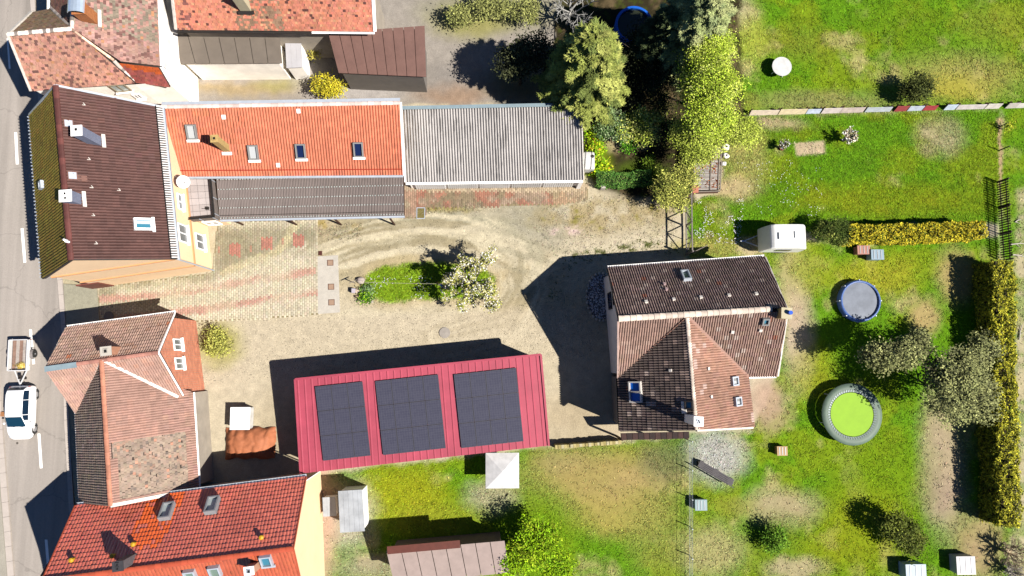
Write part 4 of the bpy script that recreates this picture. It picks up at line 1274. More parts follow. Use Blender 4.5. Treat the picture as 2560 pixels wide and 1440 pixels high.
def ground_colour(x, y):
    """albedo of the bare ground or turf at plan points, some shade painted in"""
    x = np.asarray(x, float); y = np.asarray(y, float)
    n1 = fbm(x, y, 3.2, 4, 1); n2 = fbm(x, y, .9, 4, 2); n3 = fbm(x, y, .35, 3, 3)
    wx = x + (n2 - .5) * .7; wy = y + (fbm(x, y, .9, 4, 22) - .5) * .7
    c = np.tile(A(228, 211, 178), (len(x), 1))
    c = blend(c, (1 - sstep(2.2, 4.5, seg_dist(x, y, [P(820, 620)[:2], P(1000, 585)[:2], P(1200, 600)[:2], P(1300, 700)[:2]]))) * .8, A(214, 194, 154))
    c = blend(c, sstep(.45, .75, n1) * .6, A(205, 190, 150))
    def zone(poly, soft=.12, warp=True):
        d = sdf(wx if warp else x, wy if warp else y, poly)
        return sstep(-soft, soft, d)
    def spot(px, py, rx, ry, soft=.5, ang=0.0):
        p = P(px, py); sx, sy = rx / 34.1, ry / 34.1
        ca, sa = math.cos(ang), math.sin(ang)
        u = ((wx - p[0]) * ca + (wy - p[1]) * sa) / sx; v = (-(wx - p[0]) * sa + (wy - p[1]) * ca) / sy
        return 1 - sstep(1 - soft, 1 + soft, np.hypot(u, v))
    def stroke(pts, w, soft=.5):
        d = seg_dist(wx, wy, [P(*p)[:2] for p in pts])
        w = w / 34.1
        return 1 - sstep(w * (1 - soft), w * (1 + soft), d)
    # gravel and wheel tracks of the turning circle
    c = blend(c, spot(1130, 545, 230, 40) * .8 * (.5 + n2), A(196, 186, 160))
    c = blend(c, spot(1330, 560, 90, 80) * .7 * (.4 + n2), A(190, 182, 158))
    c = blend(c, stroke([(830, 650), (960, 612), (1100, 592), (1230, 610), (1300, 660), (1310, 720)], 16) * .8, A(206, 192, 158))
    c = blend(c, stroke([(840, 590), (960, 560), (1120, 545), (1260, 560), (1350, 640), (1330, 720)], 13) * .7 * (.4 + n3), A(192, 183, 152))
    for pts, w in (([(800, 625), (900, 590), (1010, 572), (1120, 568), (1210, 580), (1275, 625), (1290, 680), (1265, 740)], 13), ([(850, 660), (960, 632), (1090, 618), (1190, 630), (1240, 665)], 12),
                   ([(1300, 720), (1400, 650), (1520, 620), (1680, 600)], 14), ([(1180, 560), (1290, 600), (1350, 690)], 8), ([(860, 790), (1050, 775), (1220, 762), (1300, 720)], 15)):
        c = blend(c, stroke(pts, w) * .75, A(238, 222, 188))
    # swirling wheel tracks round the island
    cl = [P(*p)[:2] for p in [(800, 640), (930, 597), (1080, 578), (1200, 596), (1280, 650), (1302, 720), (1260, 800), (1100, 840)]]
    dl = seg_dist(x, y, cl)
    ii = inside(x, y, Z_ISLE + [])
    sgn = np.where(seg_dist(x, y, [P(1100, 700)[:2], P(960, 710)[:2]]) < seg_dist(x, y, [P(1500, 480)[:2], P(1000, 450)[:2]]) * 0 + 3.6, -1, 1)
    cc_ = P(1100, 705); ang_ = np.arctan2((y - cc_[1]) * 1.6, x - cc_[0])
    uu = dl * sgn + .5 * fbm(x, y, 2.0, 3, 71) + .12 * fbm(x, y, .5, 2, 72)
    band = .55 * vnoise(uu * 1.9 + 40, ang_ * 1.1 + 9, 75) + .3 * vnoise(uu * 5.0 + 70, ang_ * 1.8 + 9, 76) + .15 * vnoise(uu * 11 + 90, ang_ * 3 + 9, 77)
    band = sstep(.25, .75, band)
    msk = (1 - sstep(1.4, 2.4, dl)) * sstep(.3, .55, fbm(x, y, 1.3, 3, 73) * .6 + .25)
    c = blend(c, msk * sstep(.55, .85, band) * .95, A(244, 228, 192))
    c = blend(c, msk * sstep(.5, .15, band) * .8, A(184, 168, 132))
    ph2 = np.sin((y * .9 + .25 * x) * 6 + 5 * fbm(x, y, 2.2, 3, 74))
    c = blend(c, spot(1330, 600, 120, 100) * sstep(.2, .9, ph2) * .5, A(182, 172, 142))
    # dry weeds towards the gate and along the canopy
    w_ = np.maximum(spot(1480, 540, 150, 45), spot(1620, 520, 80, 40))
    c = blend(c, w_ * .75 * sstep(.3, .6, n2), A(190, 168, 118))
    c = blend(c, w_ * sstep(.6, .72, n3 * .5 + n2 * .5) * .8, A(150, 140, 50))
    c = blend(c, spot(1415, 580, 45, 12) * sstep(.42, .6, n3), A(240, 210, 195))
    c = blend(c, spot(840, 572, 55, 22) * sstep(.4, .6, n2) * .9, A(190, 160, 70))
    c = blend(c, spot(1100, 520, 80, 10) * .7, A(185, 165, 85))
    c = blend(c, stroke([(1440, 640), (1560, 618), (1640, 610)], 9) * sstep(.5, .62, n3) * .9, A(110, 115, 55))
    # yard
    m = zone(Z_YARD, .4)
    c = blend(c, m * .6, A(228, 210, 180))
    c = blend(c, spot(540, 860, 60, 50, .6) * .75, A(188, 180, 80))
    c = blend(c, spot(1440, 1040, 110, 50, .8) * .5, A(196, 172, 132))
    c = blend(c, spot(700, 1080, 70, 90, .8) * .4, A(180, 160, 120))
    # island
    d = sdf(wx, wy, Z_ISLE)
    c = blend(c, sstep(-1.0, .1, d) * .6, A(214, 190, 140))
    g = GRASS[None] * (0.8 + .5 * n3[:, None])
    m = sstep(-.12, .25, d)[:, None]
    c = c * (1 - m) + (g * .6 + GRASS2[None] * .4) * m
    # lawns
    def turf(m, dryness, seedc):
        nn = fbm(x, y, 2.4, 4, seedc); fine = fbm(x, y, .28, 3, seedc + 1)
        t = GRASS[None] * (.72 + .6 * fine[:, None])
        yl = sstep(.44, .68, nn)[:, None] * .42
        t = t * (1 - yl) + (A(170, 172, 38)[None] * (.75 + .5 * fine[:, None])) * yl
        dr = .8 * sstep(.60 - dryness * .2, .86 - dryness * .2, fbm(x, y, 2.2, 4, seedc + 2))[:, None]
        t = t * (1 - dr) + DRY[None] * (.8 + .4 * fine[:, None]) * dr
        return c * (1 - m[:, None]) + t * m[:, None]
    c = turf(zone(Z_NE, .2), .1, 101)
    c = turf(zone(Z_LAWN, .2), -.4, 111)
    c = turf(zone(Z_GARDEN, .3), .12, 121)
    c = turf(zone(Z_SOUTH, .3), .15, 131)
    c = turf(zone(Z_RIGHT, .3), .62, 141)
    # north-east lawn patches
    for (px, py, rx, ry, col, k) in ((2390, 190, 180, 60, (190, 176, 100), .7), (2060, 255, 190, 30, (182, 165, 110), .6), (1830, 30, 60, 50, (205, 190, 150), .7), (1880, 100, 40, 60, (200, 205, 85), .7), (2000, 110, 90, 45, (155, 150, 55), .5), (2260, 70, 120, 70, (125, 150, 20), .5), (2480, 60, 90, 60, (165, 165, 60), .5), (2390, 220, 90, 30, (198, 185, 70), .7)):
        c = blend(c, spot(px, py, rx, ry, .7) * k, A(*col))
    # main lawn: yellow moss, worn edge, bare rectangles
    for (px, py, rx, ry, col, k) in ((2250, 500, 260, 45, (172, 168, 36), .45), (1860, 400, 60, 90, (200, 185, 110), .8), (1790, 620, 110, 25, (205, 190, 105), .7), (1940, 310, 70, 18, (205, 180, 140), .8), (2350, 340, 60, 50, (205, 185, 145), .75), (1830, 470, 60, 30, (215, 190, 140), .8), (1890, 350, 30, 20, (150, 120, 70), .5)):
        c = blend(c, spot(px, py, rx, ry, .6) * k * (.5 + n2), A(*col))
    c = blend(c, zone(PX((1985, 357), (2062, 352), (2064, 384), (1992, 390)), .1, False), A(224, 200, 160))
    c = blend(c, stroke([(2497, 300), (2500, 380), (2501, 460)], 5), A(205, 175, 130))
    c = blend(c, sstep(.3, .6, n2) * spot(1880, 620, 40, 25), A(220, 200, 150))
    # right garden
    for (px, py, rx, ry, col, k) in ((1985, 700, 45, 90, (212, 188, 140), .8), (2030, 670, 55, 60, (165, 175, 40), .7), (1995, 850, 40, 110, (218, 190, 165), .85), (2030, 930, 55, 60, (175, 175, 45), .6), (1920, 1010, 45, 60, (215, 178, 150), .85), (2310, 790, 40, 45, (212, 180, 125), .85), (2390, 690, 50, 70, (206, 175, 120), .8), (2190, 690, 110, 50, (195, 185, 55), .7),
                                   (2360, 1160, 55, 160, (208, 182, 150), .9), (2340, 1230, 50, 60, (195, 165, 145), .7), (2190, 1200, 130, 110, (135, 165, 20), .8), (2150, 1340, 120, 100, (165, 170, 32), .7), (1790, 1140, 70, 60, (212, 205, 196), .9), (1950, 1270, 90, 45, (214, 188, 150), .8), (1780, 1380, 80, 60, (205, 188, 130), .8), (1940, 1350, 60, 60, (120, 150, 40), .6), (2450, 1370, 60, 80, (196, 165, 125), .8), (1830, 1270, 60, 30, (175, 170, 70), .5), (1990, 1420, 70, 25, (212, 190, 150), .8)):
        c = blend(c, spot(px, py, rx, ry, .6) * k, A(*col))
    # south garden; the greyest spot, upper right, has shade painted in
    for (px, py, rx, ry, col, k) in ((1000, 1250, 120, 70, (176, 178, 36), .85), (1100, 1300, 120, 40, (172, 176, 50), .7), (1500, 1200, 190, 75, (198, 170, 108), .85), (1560, 1290, 120, 50, (200, 175, 100), .7), (1330, 1340, 110, 110, (130, 165, 18), .85), (1230, 1240, 60, 40, (205, 190, 160), .7), (1640, 1340, 70, 90, (165, 165, 80), .6), (1660, 1150, 60, 50, (130, 125, 95), .6), (870, 1290, 60, 80, (210, 195, 175), .8), (1400, 1150, 60, 30, (185, 165, 110), .6), (800, 1300, 40, 170, (232, 190, 165), .85), (930, 1420, 90, 30, (190, 175, 150), .7)):
        c = blend(c, spot(px, py, rx, ry, .6) * k, A(*col))
    # right-hand field strip: straw and pale stones
    rr = zone(PX((2545, 480), (2760, 480), (2760, 1640), (2520, 1640)), .4)
    c = blend(c, rr * (.4 + .5 * sstep(.4, .6, n2)), A(218, 200, 160))
    # wood floor, coloured dark for the shade under its trees; court
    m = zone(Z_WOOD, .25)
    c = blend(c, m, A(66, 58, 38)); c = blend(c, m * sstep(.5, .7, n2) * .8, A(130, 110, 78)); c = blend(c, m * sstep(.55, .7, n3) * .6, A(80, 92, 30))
    c = blend(c, spot(1530, 360, 45, 22) * .9, A(205, 185, 140)); c = blend(c, spot(1598, 362, 18, 12) * .9, A(205, 180, 145)); c = blend(c, spot(1490, 400, 40, 60) * .8, A(130, 150, 20)); c = blend(c, spot(1600, 430, 60, 30) * .7, A(95, 120, 20))
    m = zone(Z_COURT, .1)
    c = blend(c, m, A(186, 174, 160))
    for (px, py, rx, ry, col, k) in ((600, 215, 140, 25, (205, 178, 130), .8), (690, 205, 60, 22, (190, 182, 110), .6), (560, 190, 130, 20, (205, 192, 180), .8), (750, 120, 40, 80, (218, 208, 200), .8), (900, 225, 120, 26, (208, 198, 190), .8), (1230, 30, 160, 50, (160, 158, 100), .8), (1170, 60, 90, 40, (178, 170, 100), .8), (1130, 235, 90, 30, (185, 150, 120), .8), (1050, 190, 120, 40, (165, 155, 145), .7), (1300, 210, 90, 50, (110, 108, 70), .8)):  # last spot paints dark tree shade into the court
        c = blend(c, spot(px, py, rx, ry, .6) * k, A(*col))
    c = c * (1 + .10 * (n3 - .5) * 2)[:, None]
    return np.clip(c, .004, .8)

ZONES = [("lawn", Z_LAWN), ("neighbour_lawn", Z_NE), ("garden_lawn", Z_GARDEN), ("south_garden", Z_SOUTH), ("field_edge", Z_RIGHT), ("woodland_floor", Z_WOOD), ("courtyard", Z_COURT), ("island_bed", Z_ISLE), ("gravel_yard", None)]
def build_ground():
    step = .15
    xs = np.arange(-43, 46, step); ys = np.arange(-24, 34, step)
    Xg, Yg = np.meshgrid(xs, ys)
    x, y = Xg.ravel(), Yg.ravel()
    col = ground_colour(x, y)
    z = -.02 + .018 * (fbm(x, y, .4, 3, 55) - .5) * 2
    nx, ny = len(xs), len(ys)
    ii, jj = np.meshgrid(np.arange(nx - 1), np.arange(ny - 1))
    i0 = (jj * nx + ii).ravel()
    cx = x[i0] + step / 2; cy = y[i0] + step / 2
    zone = np.full(len(i0), len(ZONES) - 1)
    for k, (nm, poly) in reversed(list(enumerate(ZONES))):
        if poly is not None: zone[inside(cx, cy, poly)] = k
    quads = np.stack([i0, i0 + 1, i0 + nx + 1, i0 + nx], 1)
    for k, (nm, poly) in enumerate(ZONES):
        q = quads[zone == k]
        if not len(q): continue
        used, inv = np.unique(q.ravel(), return_inverse=True)
        me = np_mesh(nm, np.stack([x[used], y[used], z[used]], 1), inv, 4, M_ground, col[used], smooth=True)
        link(nm, me, kind="structure")
    me = MB().poly([(-400, -400, -.12), (400, -400, -.12), (400, 400, -.12), (-400, 400, -.12)]).mesh("ground", mat("far_ground", A(140, 140, 70), .95, .3, .3))
    link("ground", me, kind="structure")
build_ground()

# ------------------------------------------------------------------ road, kerbs, pavement
asph = mat("old_asphalt", A(199, 186, 173), .85, .05, .35, fine=.12)
def road_wear(m):
    """tyre-polished lanes along the road, darker seams and patches"""
    t = m.node_tree; b = t.nodes["Principled BSDF"]; old = b.inputs["Base Color"].links[0].from_socket
    geo = t.nodes.new("ShaderNodeNewGeometry"); mp = t.nodes.new("ShaderNodeMapping")
    mp.inputs["Rotation"].default_value = (0, 0, math.radians(-3.8)); mp.inputs["Scale"].default_value = (1.1, .035, 1)
    t.links.new(geo.outputs["Position"], mp.inputs[0])
    n = t.nodes.new("ShaderNodeTexNoise"); n.inputs["Scale"].default_value = 1.0; n.inputs["Detail"].default_value = 5; t.links.new(mp.outputs[0], n.inputs["Vector"])
    mr = t.nodes.new("ShaderNodeMapRange"); mr.inputs[1].default_value = .3; mr.inputs[2].default_value = .7; mr.inputs[3].default_value = .74; mr.inputs[4].default_value = 1.16
    t.links.new(n.outputs["Fac"], mr.inputs[0])
    v = t.nodes.new("ShaderNodeTexVoronoi"); v.feature = 'DISTANCE_TO_EDGE'; v.inputs["Scale"].default_value = .22
    n2 = t.nodes.new("ShaderNodeTexNoise"); n2.inputs["Scale"].default_value = 1.3; n2.inputs["Detail"].default_value = 4
    t.links.new(geo.outputs["Position"], n2.inputs["Vector"])
    ad = t.nodes.new("ShaderNodeVectorMath"); ad.operation = 'ADD'; t.links.new(geo.outputs["Position"], ad.inputs[0]); t.links.new(n2.outputs["Color"], ad.inputs[1]); t.links.new(ad.outputs[0], v.inputs["Vector"])
    mc = t.nodes.new("ShaderNodeMapRange"); mc.inputs[1].default_value = .0; mc.inputs[2].default_value = .012; mc.inputs[3].default_value = .78; mc.inputs[4].default_value = 1
    t.links.new(v.outputs["Distance"], mc.inputs[0])
    ml = t.nodes.new("ShaderNodeMath"); ml.operation = 'MULTIPLY'; t.links.new(mr.outputs[0], ml.inputs[0]); t.links.new(mc.outputs[0], ml.inputs[1])
    vm = t.nodes.new("ShaderNodeVectorMath"); vm.operation = 'SCALE'; t.links.new(old, vm.inputs[0]); t.links.new(ml.outputs[0], vm.inputs["Scale"]); t.links.new(vm.outputs[0], b.inputs["Base Color"])
road_wear(asph)
def sheet(name, pts, m, z0=-.1, z1=.02, kind="structure"):
    return MB().prism([(*P(x, y)[:2], z0) for x, y in pts], (0, 0, z1 - z0)).build(name, m, kind=kind)
def sheet_xy(name, pts, m, z0, z1, kind="structure"):
    return MB().prism([(*p, z0) for p in pts], (0, 0, z1 - z0)).build(name, m, kind=kind)
sheet("road", [(-40, -200), (78, -200), (95, 200), (118, 450), (142, 690), (155, 850), (160, 1050), (172, 1260), (190, 1640), (55, 1640), (38, 1440), (12, 1110), (-4, 880), (-40, 300)], asph)
sheet("pavement", [(-200, 500), (-21, 860), (-6, 1110), (20, 1440), (36, 1640), (-300, 1640)], mat("grey_pavement", A(196, 186, 168), .9, .12, 1.2, fine=.15), z1=.12)
def kerb(pts, w, name="kerb"):
    m = mat("kerb_stone", A(228, 212, 198), .85, .08, 2, fine=.05)
    ps = [P(*p)[:2] for p in pts]
    for a, b in zip(ps, ps[1:]):
        n = max(1, int(round(np.linalg.norm(b - a) / 1.0)))
        for i in range(n):
            p, q = a + (b - a) * (i / n), a + (b - a) * ((i + .985) / n)
            d = un(q - p); s = np.array([-d[1], d[0]]) * w / 2
            yield MB().prism([(*(p - s), -.1), (*(q - s), -.1), (*(q + s), -.1), (*(p + s), -.1)], (0, 0, .21 + random.uniform(0, .006))).mesh("kerb_stone", m)
def kerb_row(name, pts, w):
    o = bpy.data.objects.new(name, None); C.objects.link(o); o["kind"] = "structure"; WORLD[o.name] = Vector((0, 0, 0))
    for me in kerb(pts, w): link("kerb_stone", me, o)
kerb_row("kerb", [(-12, 860), (3, 1110), (29, 1440), (45, 1640)], .42)
kerb_row("kerb", [(70, -150), (95, 150), (118, 430), (151, 700), (163, 850), (168, 1050), (180, 1260), (196, 1500)], .33)
sheet_xy("gully", [P(20, 1018)[:2], P(20, 1018)[:2] + (.01, 0), P(20, 1050)[:2]], asph, -.1, .01) if False else None
sheet("pavement", [(160, 710), (243, 716), (250, 800), (420, 800), (480, 1225), (190, 1260), (172, 1050), (170, 850)], mat("gravel_pavement", A(186, 178, 152), .9, .16, 2.5, fine=.22), z1=.09)
sheet("pavement", [(80, -150), (420, -150), (440, 260), (128, 430), (103, 150)], mat("grey_pavement", None), z1=.09)
wl = mat("road_paint", (.62, .61, .58), .6, .1, 6)
for pts in ([(36, 331), (43, 331), (47, 411), (40, 411)], [(52, 571), (59, 571), (66, 656), (59, 657)], [(73, 824), (80, 824), (88, 910), (81, 911)], [(94, 1084), (101, 1084), (107, 1170), (100, 1171)], [(112, 1349), (119, 1349), (126, 1432), (119, 1433)], [(17, 96), (21, 96), (27, 172), (22, 172)]):
    me = MB().poly([(*P(x, y)[:2], .024) for x, y in pts][::-1]).build("lane_dash", wl, kind="structure")
dc = thing("drain_cover", "rusty orange square drain cover in the pale kerb beside the white car", "drain cover", P(9, 1035, .12))
MB().box((*P(9, 1035)[:2], .13), (.24, .32, .05)).build("cover", mat("rust", A(200, 135, 85), .8, .2, 7), dc)
mh = thing("manhole_cover", "round manhole cover in the shaded pavement behind the brick gable house", "manhole cover", P(272, 790, .09))
MB().lathe([(.34, 0), (.34, .02), (.30, .022), (.30, .012), (.02, .014)], 24, c=tuple(P(272, 790, .085))).build("lid", mat("cast_iron", A(150, 140, 130), .7, .1, 6), mh)
mh2 = thing("manhole_cover", "small dark round cover on the asphalt just below the white car", "manhole cover", P(43, 1108, .02))
MB().lathe([(.08, 0), (.08, .012), (.01, .013)], 16, c=tuple(P(43, 1108, .02))).build("lid", mat("cast_iron_dark", A(110, 100, 90), .7, .1, 6), mh2)

# ------------------------------------------------------------------ paving
PAVE = PX((243, 717), (530, 683), (545, 552), (792, 548), (795, 640), (799, 786), (720, 793), (470, 806), (250, 806))
def pav_col(p):
    x, y = p[:, 0], p[:, 1]
    n = fbm(x, y, 1.8, 4, 31); r = np.random.default_rng(3)
    c = np.tile(A(234, 219, 188), (len(x), 1))
    def st(pts, w, soft=.4):
        d = seg_dist(x + (fbm(x, y, .6, 2, 8) - .5) * .3, y + (fbm(x, y, .6, 2, 9) - .5) * .3, [P(*q)[:2] for q in pts]); w /= 34.1
        return 1 - sstep(w * (1 - soft), w * (1 + soft), d)
    up = sdf(x, y, PX((530, 568), (796, 564), (796, 640), (700, 640), (560, 690), (532, 690)))
    c = blend(c, sstep(-.4, .5, up) * (.6 + .7 * n), A(176, 164, 132))
    c = blend(c, st([(260, 735), (400, 715), (520, 690)], 20) * .7 * (.5 + n), A(168, 156, 118))
    c = blend(c, st([(250, 770), (520, 745), (560, 740)], 9) * .5, A(176, 166, 126))
    c = blend(c, st([(720, 600), (690, 630), (560, 680)], 10) * .7, A(236, 218, 170))
    c = blend(c, st([(740, 560), (715, 600)], 10) * .6, A(236, 218, 170))
    for pts in ([(250, 748), (360, 738), (500, 722), (640, 700), (780, 678)], [(255, 800), (420, 786), (560, 765), (700, 745), (795, 728)]):
        c = blend(c, st(pts, 9.5, .35) * (.75 + .4 * n), A(224, 170, 148))
    for pts, w in (([(250, 782), (420, 762), (600, 728), (720, 672), (800, 612)], 11), ([(300, 730), (520, 712), (660, 672), (760, 610)], 9), ([(480, 800), (640, 768), (800, 715)], 9)):
        c = blend(c, st(pts, w, .6) * (.35 + .6 * n), A(242, 228, 196))
    for (px, py) in ((589, 625), (665, 610), (746, 600)):
        q = P(px, py); m = (np.abs(x - q[0]) < .40) & (np.abs(y - q[1]) < .44)
        c[m] = A(210, 140, 120)
    for (px, py) in ((548, 625), (627, 622), (704, 605)):
        q = P(px, py); m = (np.abs(x - q[0]) < .08) & (np.abs(y - q[1]) < .35)
        c = blend(c, m * .7, A(212, 150, 125))
    c = blend(c, sstep(.55, .75, fbm(x, y, 2.5, 3, 91)) * (y < P(0, 640)[1]) * .5, A(236, 220, 184))
    return np.clip(c * (1 + .08 * r.normal(0, 1, len(x)))[:, None] * (1 + .02 * r.normal(0, 1, (len(x), 3))), .01, .8)
def pavers(name, poly, w, l, ang, colfn, z=.012, first=True):
    q = np.array(poly); c0 = q.mean(0)
    R2 = np.array([[math.cos(ang), -math.sin(ang)], [math.sin(ang), math.cos(ang)]])
    loc = (q - c0) @ R2
    lo, hi = loc.min(0), loc.max(0)
    I, J = np.meshgrid(np.arange(int((hi[0] - lo[0]) / w) + 1), np.arange(int((hi[1] - lo[1]) / l) + 2))
    u = lo[0] + (I.ravel() + .5) * w; v = lo[1] + (J.ravel() + .5) * l - (I.ravel() % 2) * l * .5
    cen = np.stack([u, v], 1) @ R2.T + c0
    ok = inside(cen[:, 0], cen[:, 1], poly)
    cen = cen[ok]; n = len(cen)
    col = colfn(cen)
    g = .012
    hw, hl = w / 2 - g / 2, l / 2 - g / 2
    zz = z + rng.normal(0, .003, n)
    base = np.array([(-1, -1), (1, -1), (1, 1), (-1, 1)], float)
    outer = (base * (hw, hl)) @ R2.T; inner = (base * (hw - .012, hl - .012)) @ R2.T
    V = np.zeros((n, 12, 3))
    V[:, 0:4, :2] = cen[:, None] + outer; V[:, 0:4, 2] = -.06
    V[:, 4:8, :2] = cen[:, None] + outer; V[:, 4:8, 2] = (zz - .008)[:, None]
    V[:, 8:12, :2] = cen[:, None] + inner; V[:, 8:12, 2] = zz[:, None]
    F = []
    for a in (0, 4):
        for k in range(4): F.append((a + k, a + (k + 1) % 4, a + 4 + (k + 1) % 4, a + 4 + k))
    F.append((8, 9, 10, 11))
    F = np.array(F)
    faces = (F[None] + (np.arange(n) * 12)[:, None, None]).ravel()
    me = np_mesh(name, V.reshape(-1, 3), faces, 4, M_paver, np.repeat(col, 12, 0))
    return link(name, me, kind="stuff")
JOINT = mat("sandy_joint", A(165, 148, 108), .95, .2, 4)
sheet_xy("paved_drive", PAVE, JOINT, -.1, .002)
pavers("drive_pavers", PAVE, .165, .25, .03, pav_col)
PAV2 = PX((1010, 462), (1470, 458), (1470, 500), (1400, 512), (1065, 519), (1063, 546), (1012, 546))
def pav2_col(p):
    x, y = p[:, 0], p[:, 1]; r = np.random.default_rng(5)
    n = fbm(x, y, 1.0, 4, 61)
    c = np.tile(A(188, 160, 135), (len(x), 1))
    c = blend(c, sstep(.45, .6, n), A(190, 128, 105))
    c = blend(c, sstep(.5, .7, fbm(x, y, .8, 3, 62)), A(160, 140, 110))
    c = blend(c, (x > P(1385, 480)[0]) * .6 * (n > .4), A(205, 180, 140))
    c = blend(c, (y > P(0, 474)[1]) * .7, A(224, 200, 165)); c = blend(c, (x < P(1040, 500)[0]) * .5, A(200, 178, 150))
    return np.clip(c * (1 + .14 * r.normal(0, 1, len(x)))[:, None], .01, .8)
sheet_xy("paved_strip", PAV2, JOINT, -.1, .001)
pavers("strip_pavers", PAV2, .15, .24, .02, pav2_col)
# concrete slab with three square covers
sheet("concrete_slab", [(794, 641), (845, 638), (850, 781), (795, 785)], M_conc, z1=.022)
for k, (px, py, what) in enumerate(((826, 657, "upper"), (828, 717, "middle"), (829, 756, "lower"))):
    t = thing("inspection_cover", f"square rusty inspection cover, {what} one of three in the pale concrete slab", "inspection cover", P(px, py, .02), "covers in the concrete slab")
    p = P(px, py); M = Matrix.Translation((p[0], p[1], .03)) @ Matrix.Rotation(.03, 4, 'Z')
    MB().box((0, 0, 0), (.36, .36, .03), 0, M).build("lid", mat("brown_lid", A(196, 160, 132), .8, .12, 8), t)
    f = MB()
    for (cx, cy, dx, dy) in ((0, .2, .44, .03), (0, -.2, .44, .03), (.205, 0, .03, .37), (-.205, 0, .03, .37)): f.box((cx, cy, .004), (dx, dy, .03), 0, M)
    f.build("frame", mat("rust_frame", A(130, 85, 65), .8, .2, 8), t)
t = thing("drain_grate", "small dark red square grate at the upper corner of the concrete slab", "drain grate", P(801, 633, .02))
f = MB(); p = P(801, 633)
for i in range(5): f.box((p[0] - .11 + i * .055, p[1], .02), (.03, .26, .04))
f.box((p[0], p[1] + .14, .022), (.3, .03, .04)); f.box((p[0], p[1] - .14, .022), (.3, .03, .04)); f.build("grate", mat("dark_rust", A(120, 65, 55), .8, .2, 8), t)
t = thing("drain_sump", "rectangular metal drain frame full of weeds by the canopy end", "drain frame", P(1052, 533, .02))
p = P(1052, 533); f = MB()
for (cx, cy, dx, dy) in ((0, .40, .62, .05), (0, -.40, .62, .05), (.29, 0, .05, .75), (-.29, 0, .05, .75)): f.box((p[0] + cx, p[1] + cy, .03), (dx, dy, .04))
f.build("frame", M_zinc, t); g = MB().box((p[0], p[1], .012), (.52, .74, .02)).build("silt", mat("mossy_silt", A(140, 125, 70), .95, .4, 8), t)

# ------------------------------------------------------------------ grass tufts
def tufts(name, n, polys, test=None, hmin=.03, hmax=.07, w=.055, bright=1.3, seed=1, lean=1.7, per=3, col=None):
    r = np.random.default_rng(seed)
    pts = []
    for poly in polys:
        q = np.array(poly); lo, hi = q.min(0), q.max(0)
        lo = np.maximum(lo, (-42, -23)); hi = np.minimum(hi, (45, 33))
        area = (hi - lo).prod()
        pts.append((poly, lo, hi, area))
    tot = sum(p[3] for p in pts)
    xy = []
    for poly, lo, hi, area in pts:
        s = lo + (hi - lo) * r.random((int(n * area / tot), 2))
        xy.append(s[inside(s[:, 0], s[:, 1], poly)])
    xy = np.concatenate(xy)
    g = ground_colour(xy[:, 0], xy[:, 1])
    keep = (g[:, 1] > g[:, 0] * .93) | (r.random(len(xy)) < .25)
    if test is not None: keep &= test(xy)
    xy = xy[keep]; g = g[keep]; n = len(xy)
    m = n * per
    base = np.repeat(xy, per, 0) + r.normal(0, .03, (m, 2))
    a = r.random(m) * 2 * math.pi
    h = r.uniform(hmin, hmax, m); ln = r.uniform(.2, 1, m) * lean * h * 2
    dx, dy = np.cos(a), np.sin(a)
    V = np.zeros((m, 3, 3))
    ww = w * r.uniform(.6, 1.3, m) / 2
    V[:, 0, 0] = base[:, 0] - dy * ww; V[:, 0, 1] = base[:, 1] + dx * ww
    V[:, 1, 0] = base[:, 0] + dy * ww; V[:, 1, 1] = base[:, 1] - dx * ww
    V[:, 2, 0] = base[:, 0] + dx * ln; V[:, 2, 1] = base[:, 1] + dy * ln; V[:, 2, 2] = h
    V[:, :2, 2] = -.02
    cc = (np.repeat(g, per, 0) if col is None else np.tile(col, (m, 1))) * bright * np.clip(1 + .28 * r.normal(0, 1, m), .4, 1.9)[:, None] * (1 + .08 * r.normal(0, 1, (m, 3)))
    me = np_mesh(name, V.reshape(-1, 3), np.arange(m * 3), 3, M_leaf, np.repeat(np.clip(cc, .004, .7), 3, 0))
    return link(name, me, kind="stuff")
tufts("grass", 30000, [Z_LAWN], seed=1)
tufts("grass", 26000, [Z_NE, PX((2500, 250), (2640, 250), (2640, 1500), (2500, 1500))], seed=2, hmax=.08)
tufts("grass", 30000, [Z_GARDEN], seed=3)
tufts("grass", 24000, [Z_SOUTH], seed=4)
tufts("grass", 3200, [Z_ISLE], seed=5, hmax=.09, bright=1.3)
tufts("weeds", 3600, [PX((1340, 490), (1690, 490), (1690, 640), (1400, 650), (1340, 600))], seed=6, hmin=.03, hmax=.06, bright=1.0)
tufts("weeds", 1500, [PX((795, 556), (905, 556), (905, 600), (795, 600)), PX((1040, 515), (1200, 512), (1200, 530), (1040, 535))], seed=7, bright=.9)
def near_line(pts, w):
    q = [P(*p)[:2] for p in pts]
    return lambda xy: seg_dist(xy[:, 0], xy[:, 1], q) < w
tufts("weeds", 3500, [PX((1280, 600), (1720, 590), (1720, 660), (1280, 780))], test=near_line([(1380, 745), (1420, 660), (1500, 632), (1600, 612), (1700, 622)], .42), seed=8, bright=.9, col=A(120, 125, 50))
def clumps(name, n, poly, seed):
    tufts(name, n, [poly], test=lambda xy: fbm(xy[:, 0], xy[:, 1], .5, 3, seed) > .56, seed=seed, hmin=.05, hmax=.12, w=.07, bright=1.1)
clumps("grass_clumps", 5000, Z_LAWN, 21); clumps("grass_clumps", 7000, Z_GARDEN, 22); clumps("grass_clumps", 5000, Z_SOUTH, 23); clumps("grass_clumps", 7000, Z_NE, 24); clumps("grass_clumps", 1300, Z_ISLE, 25)
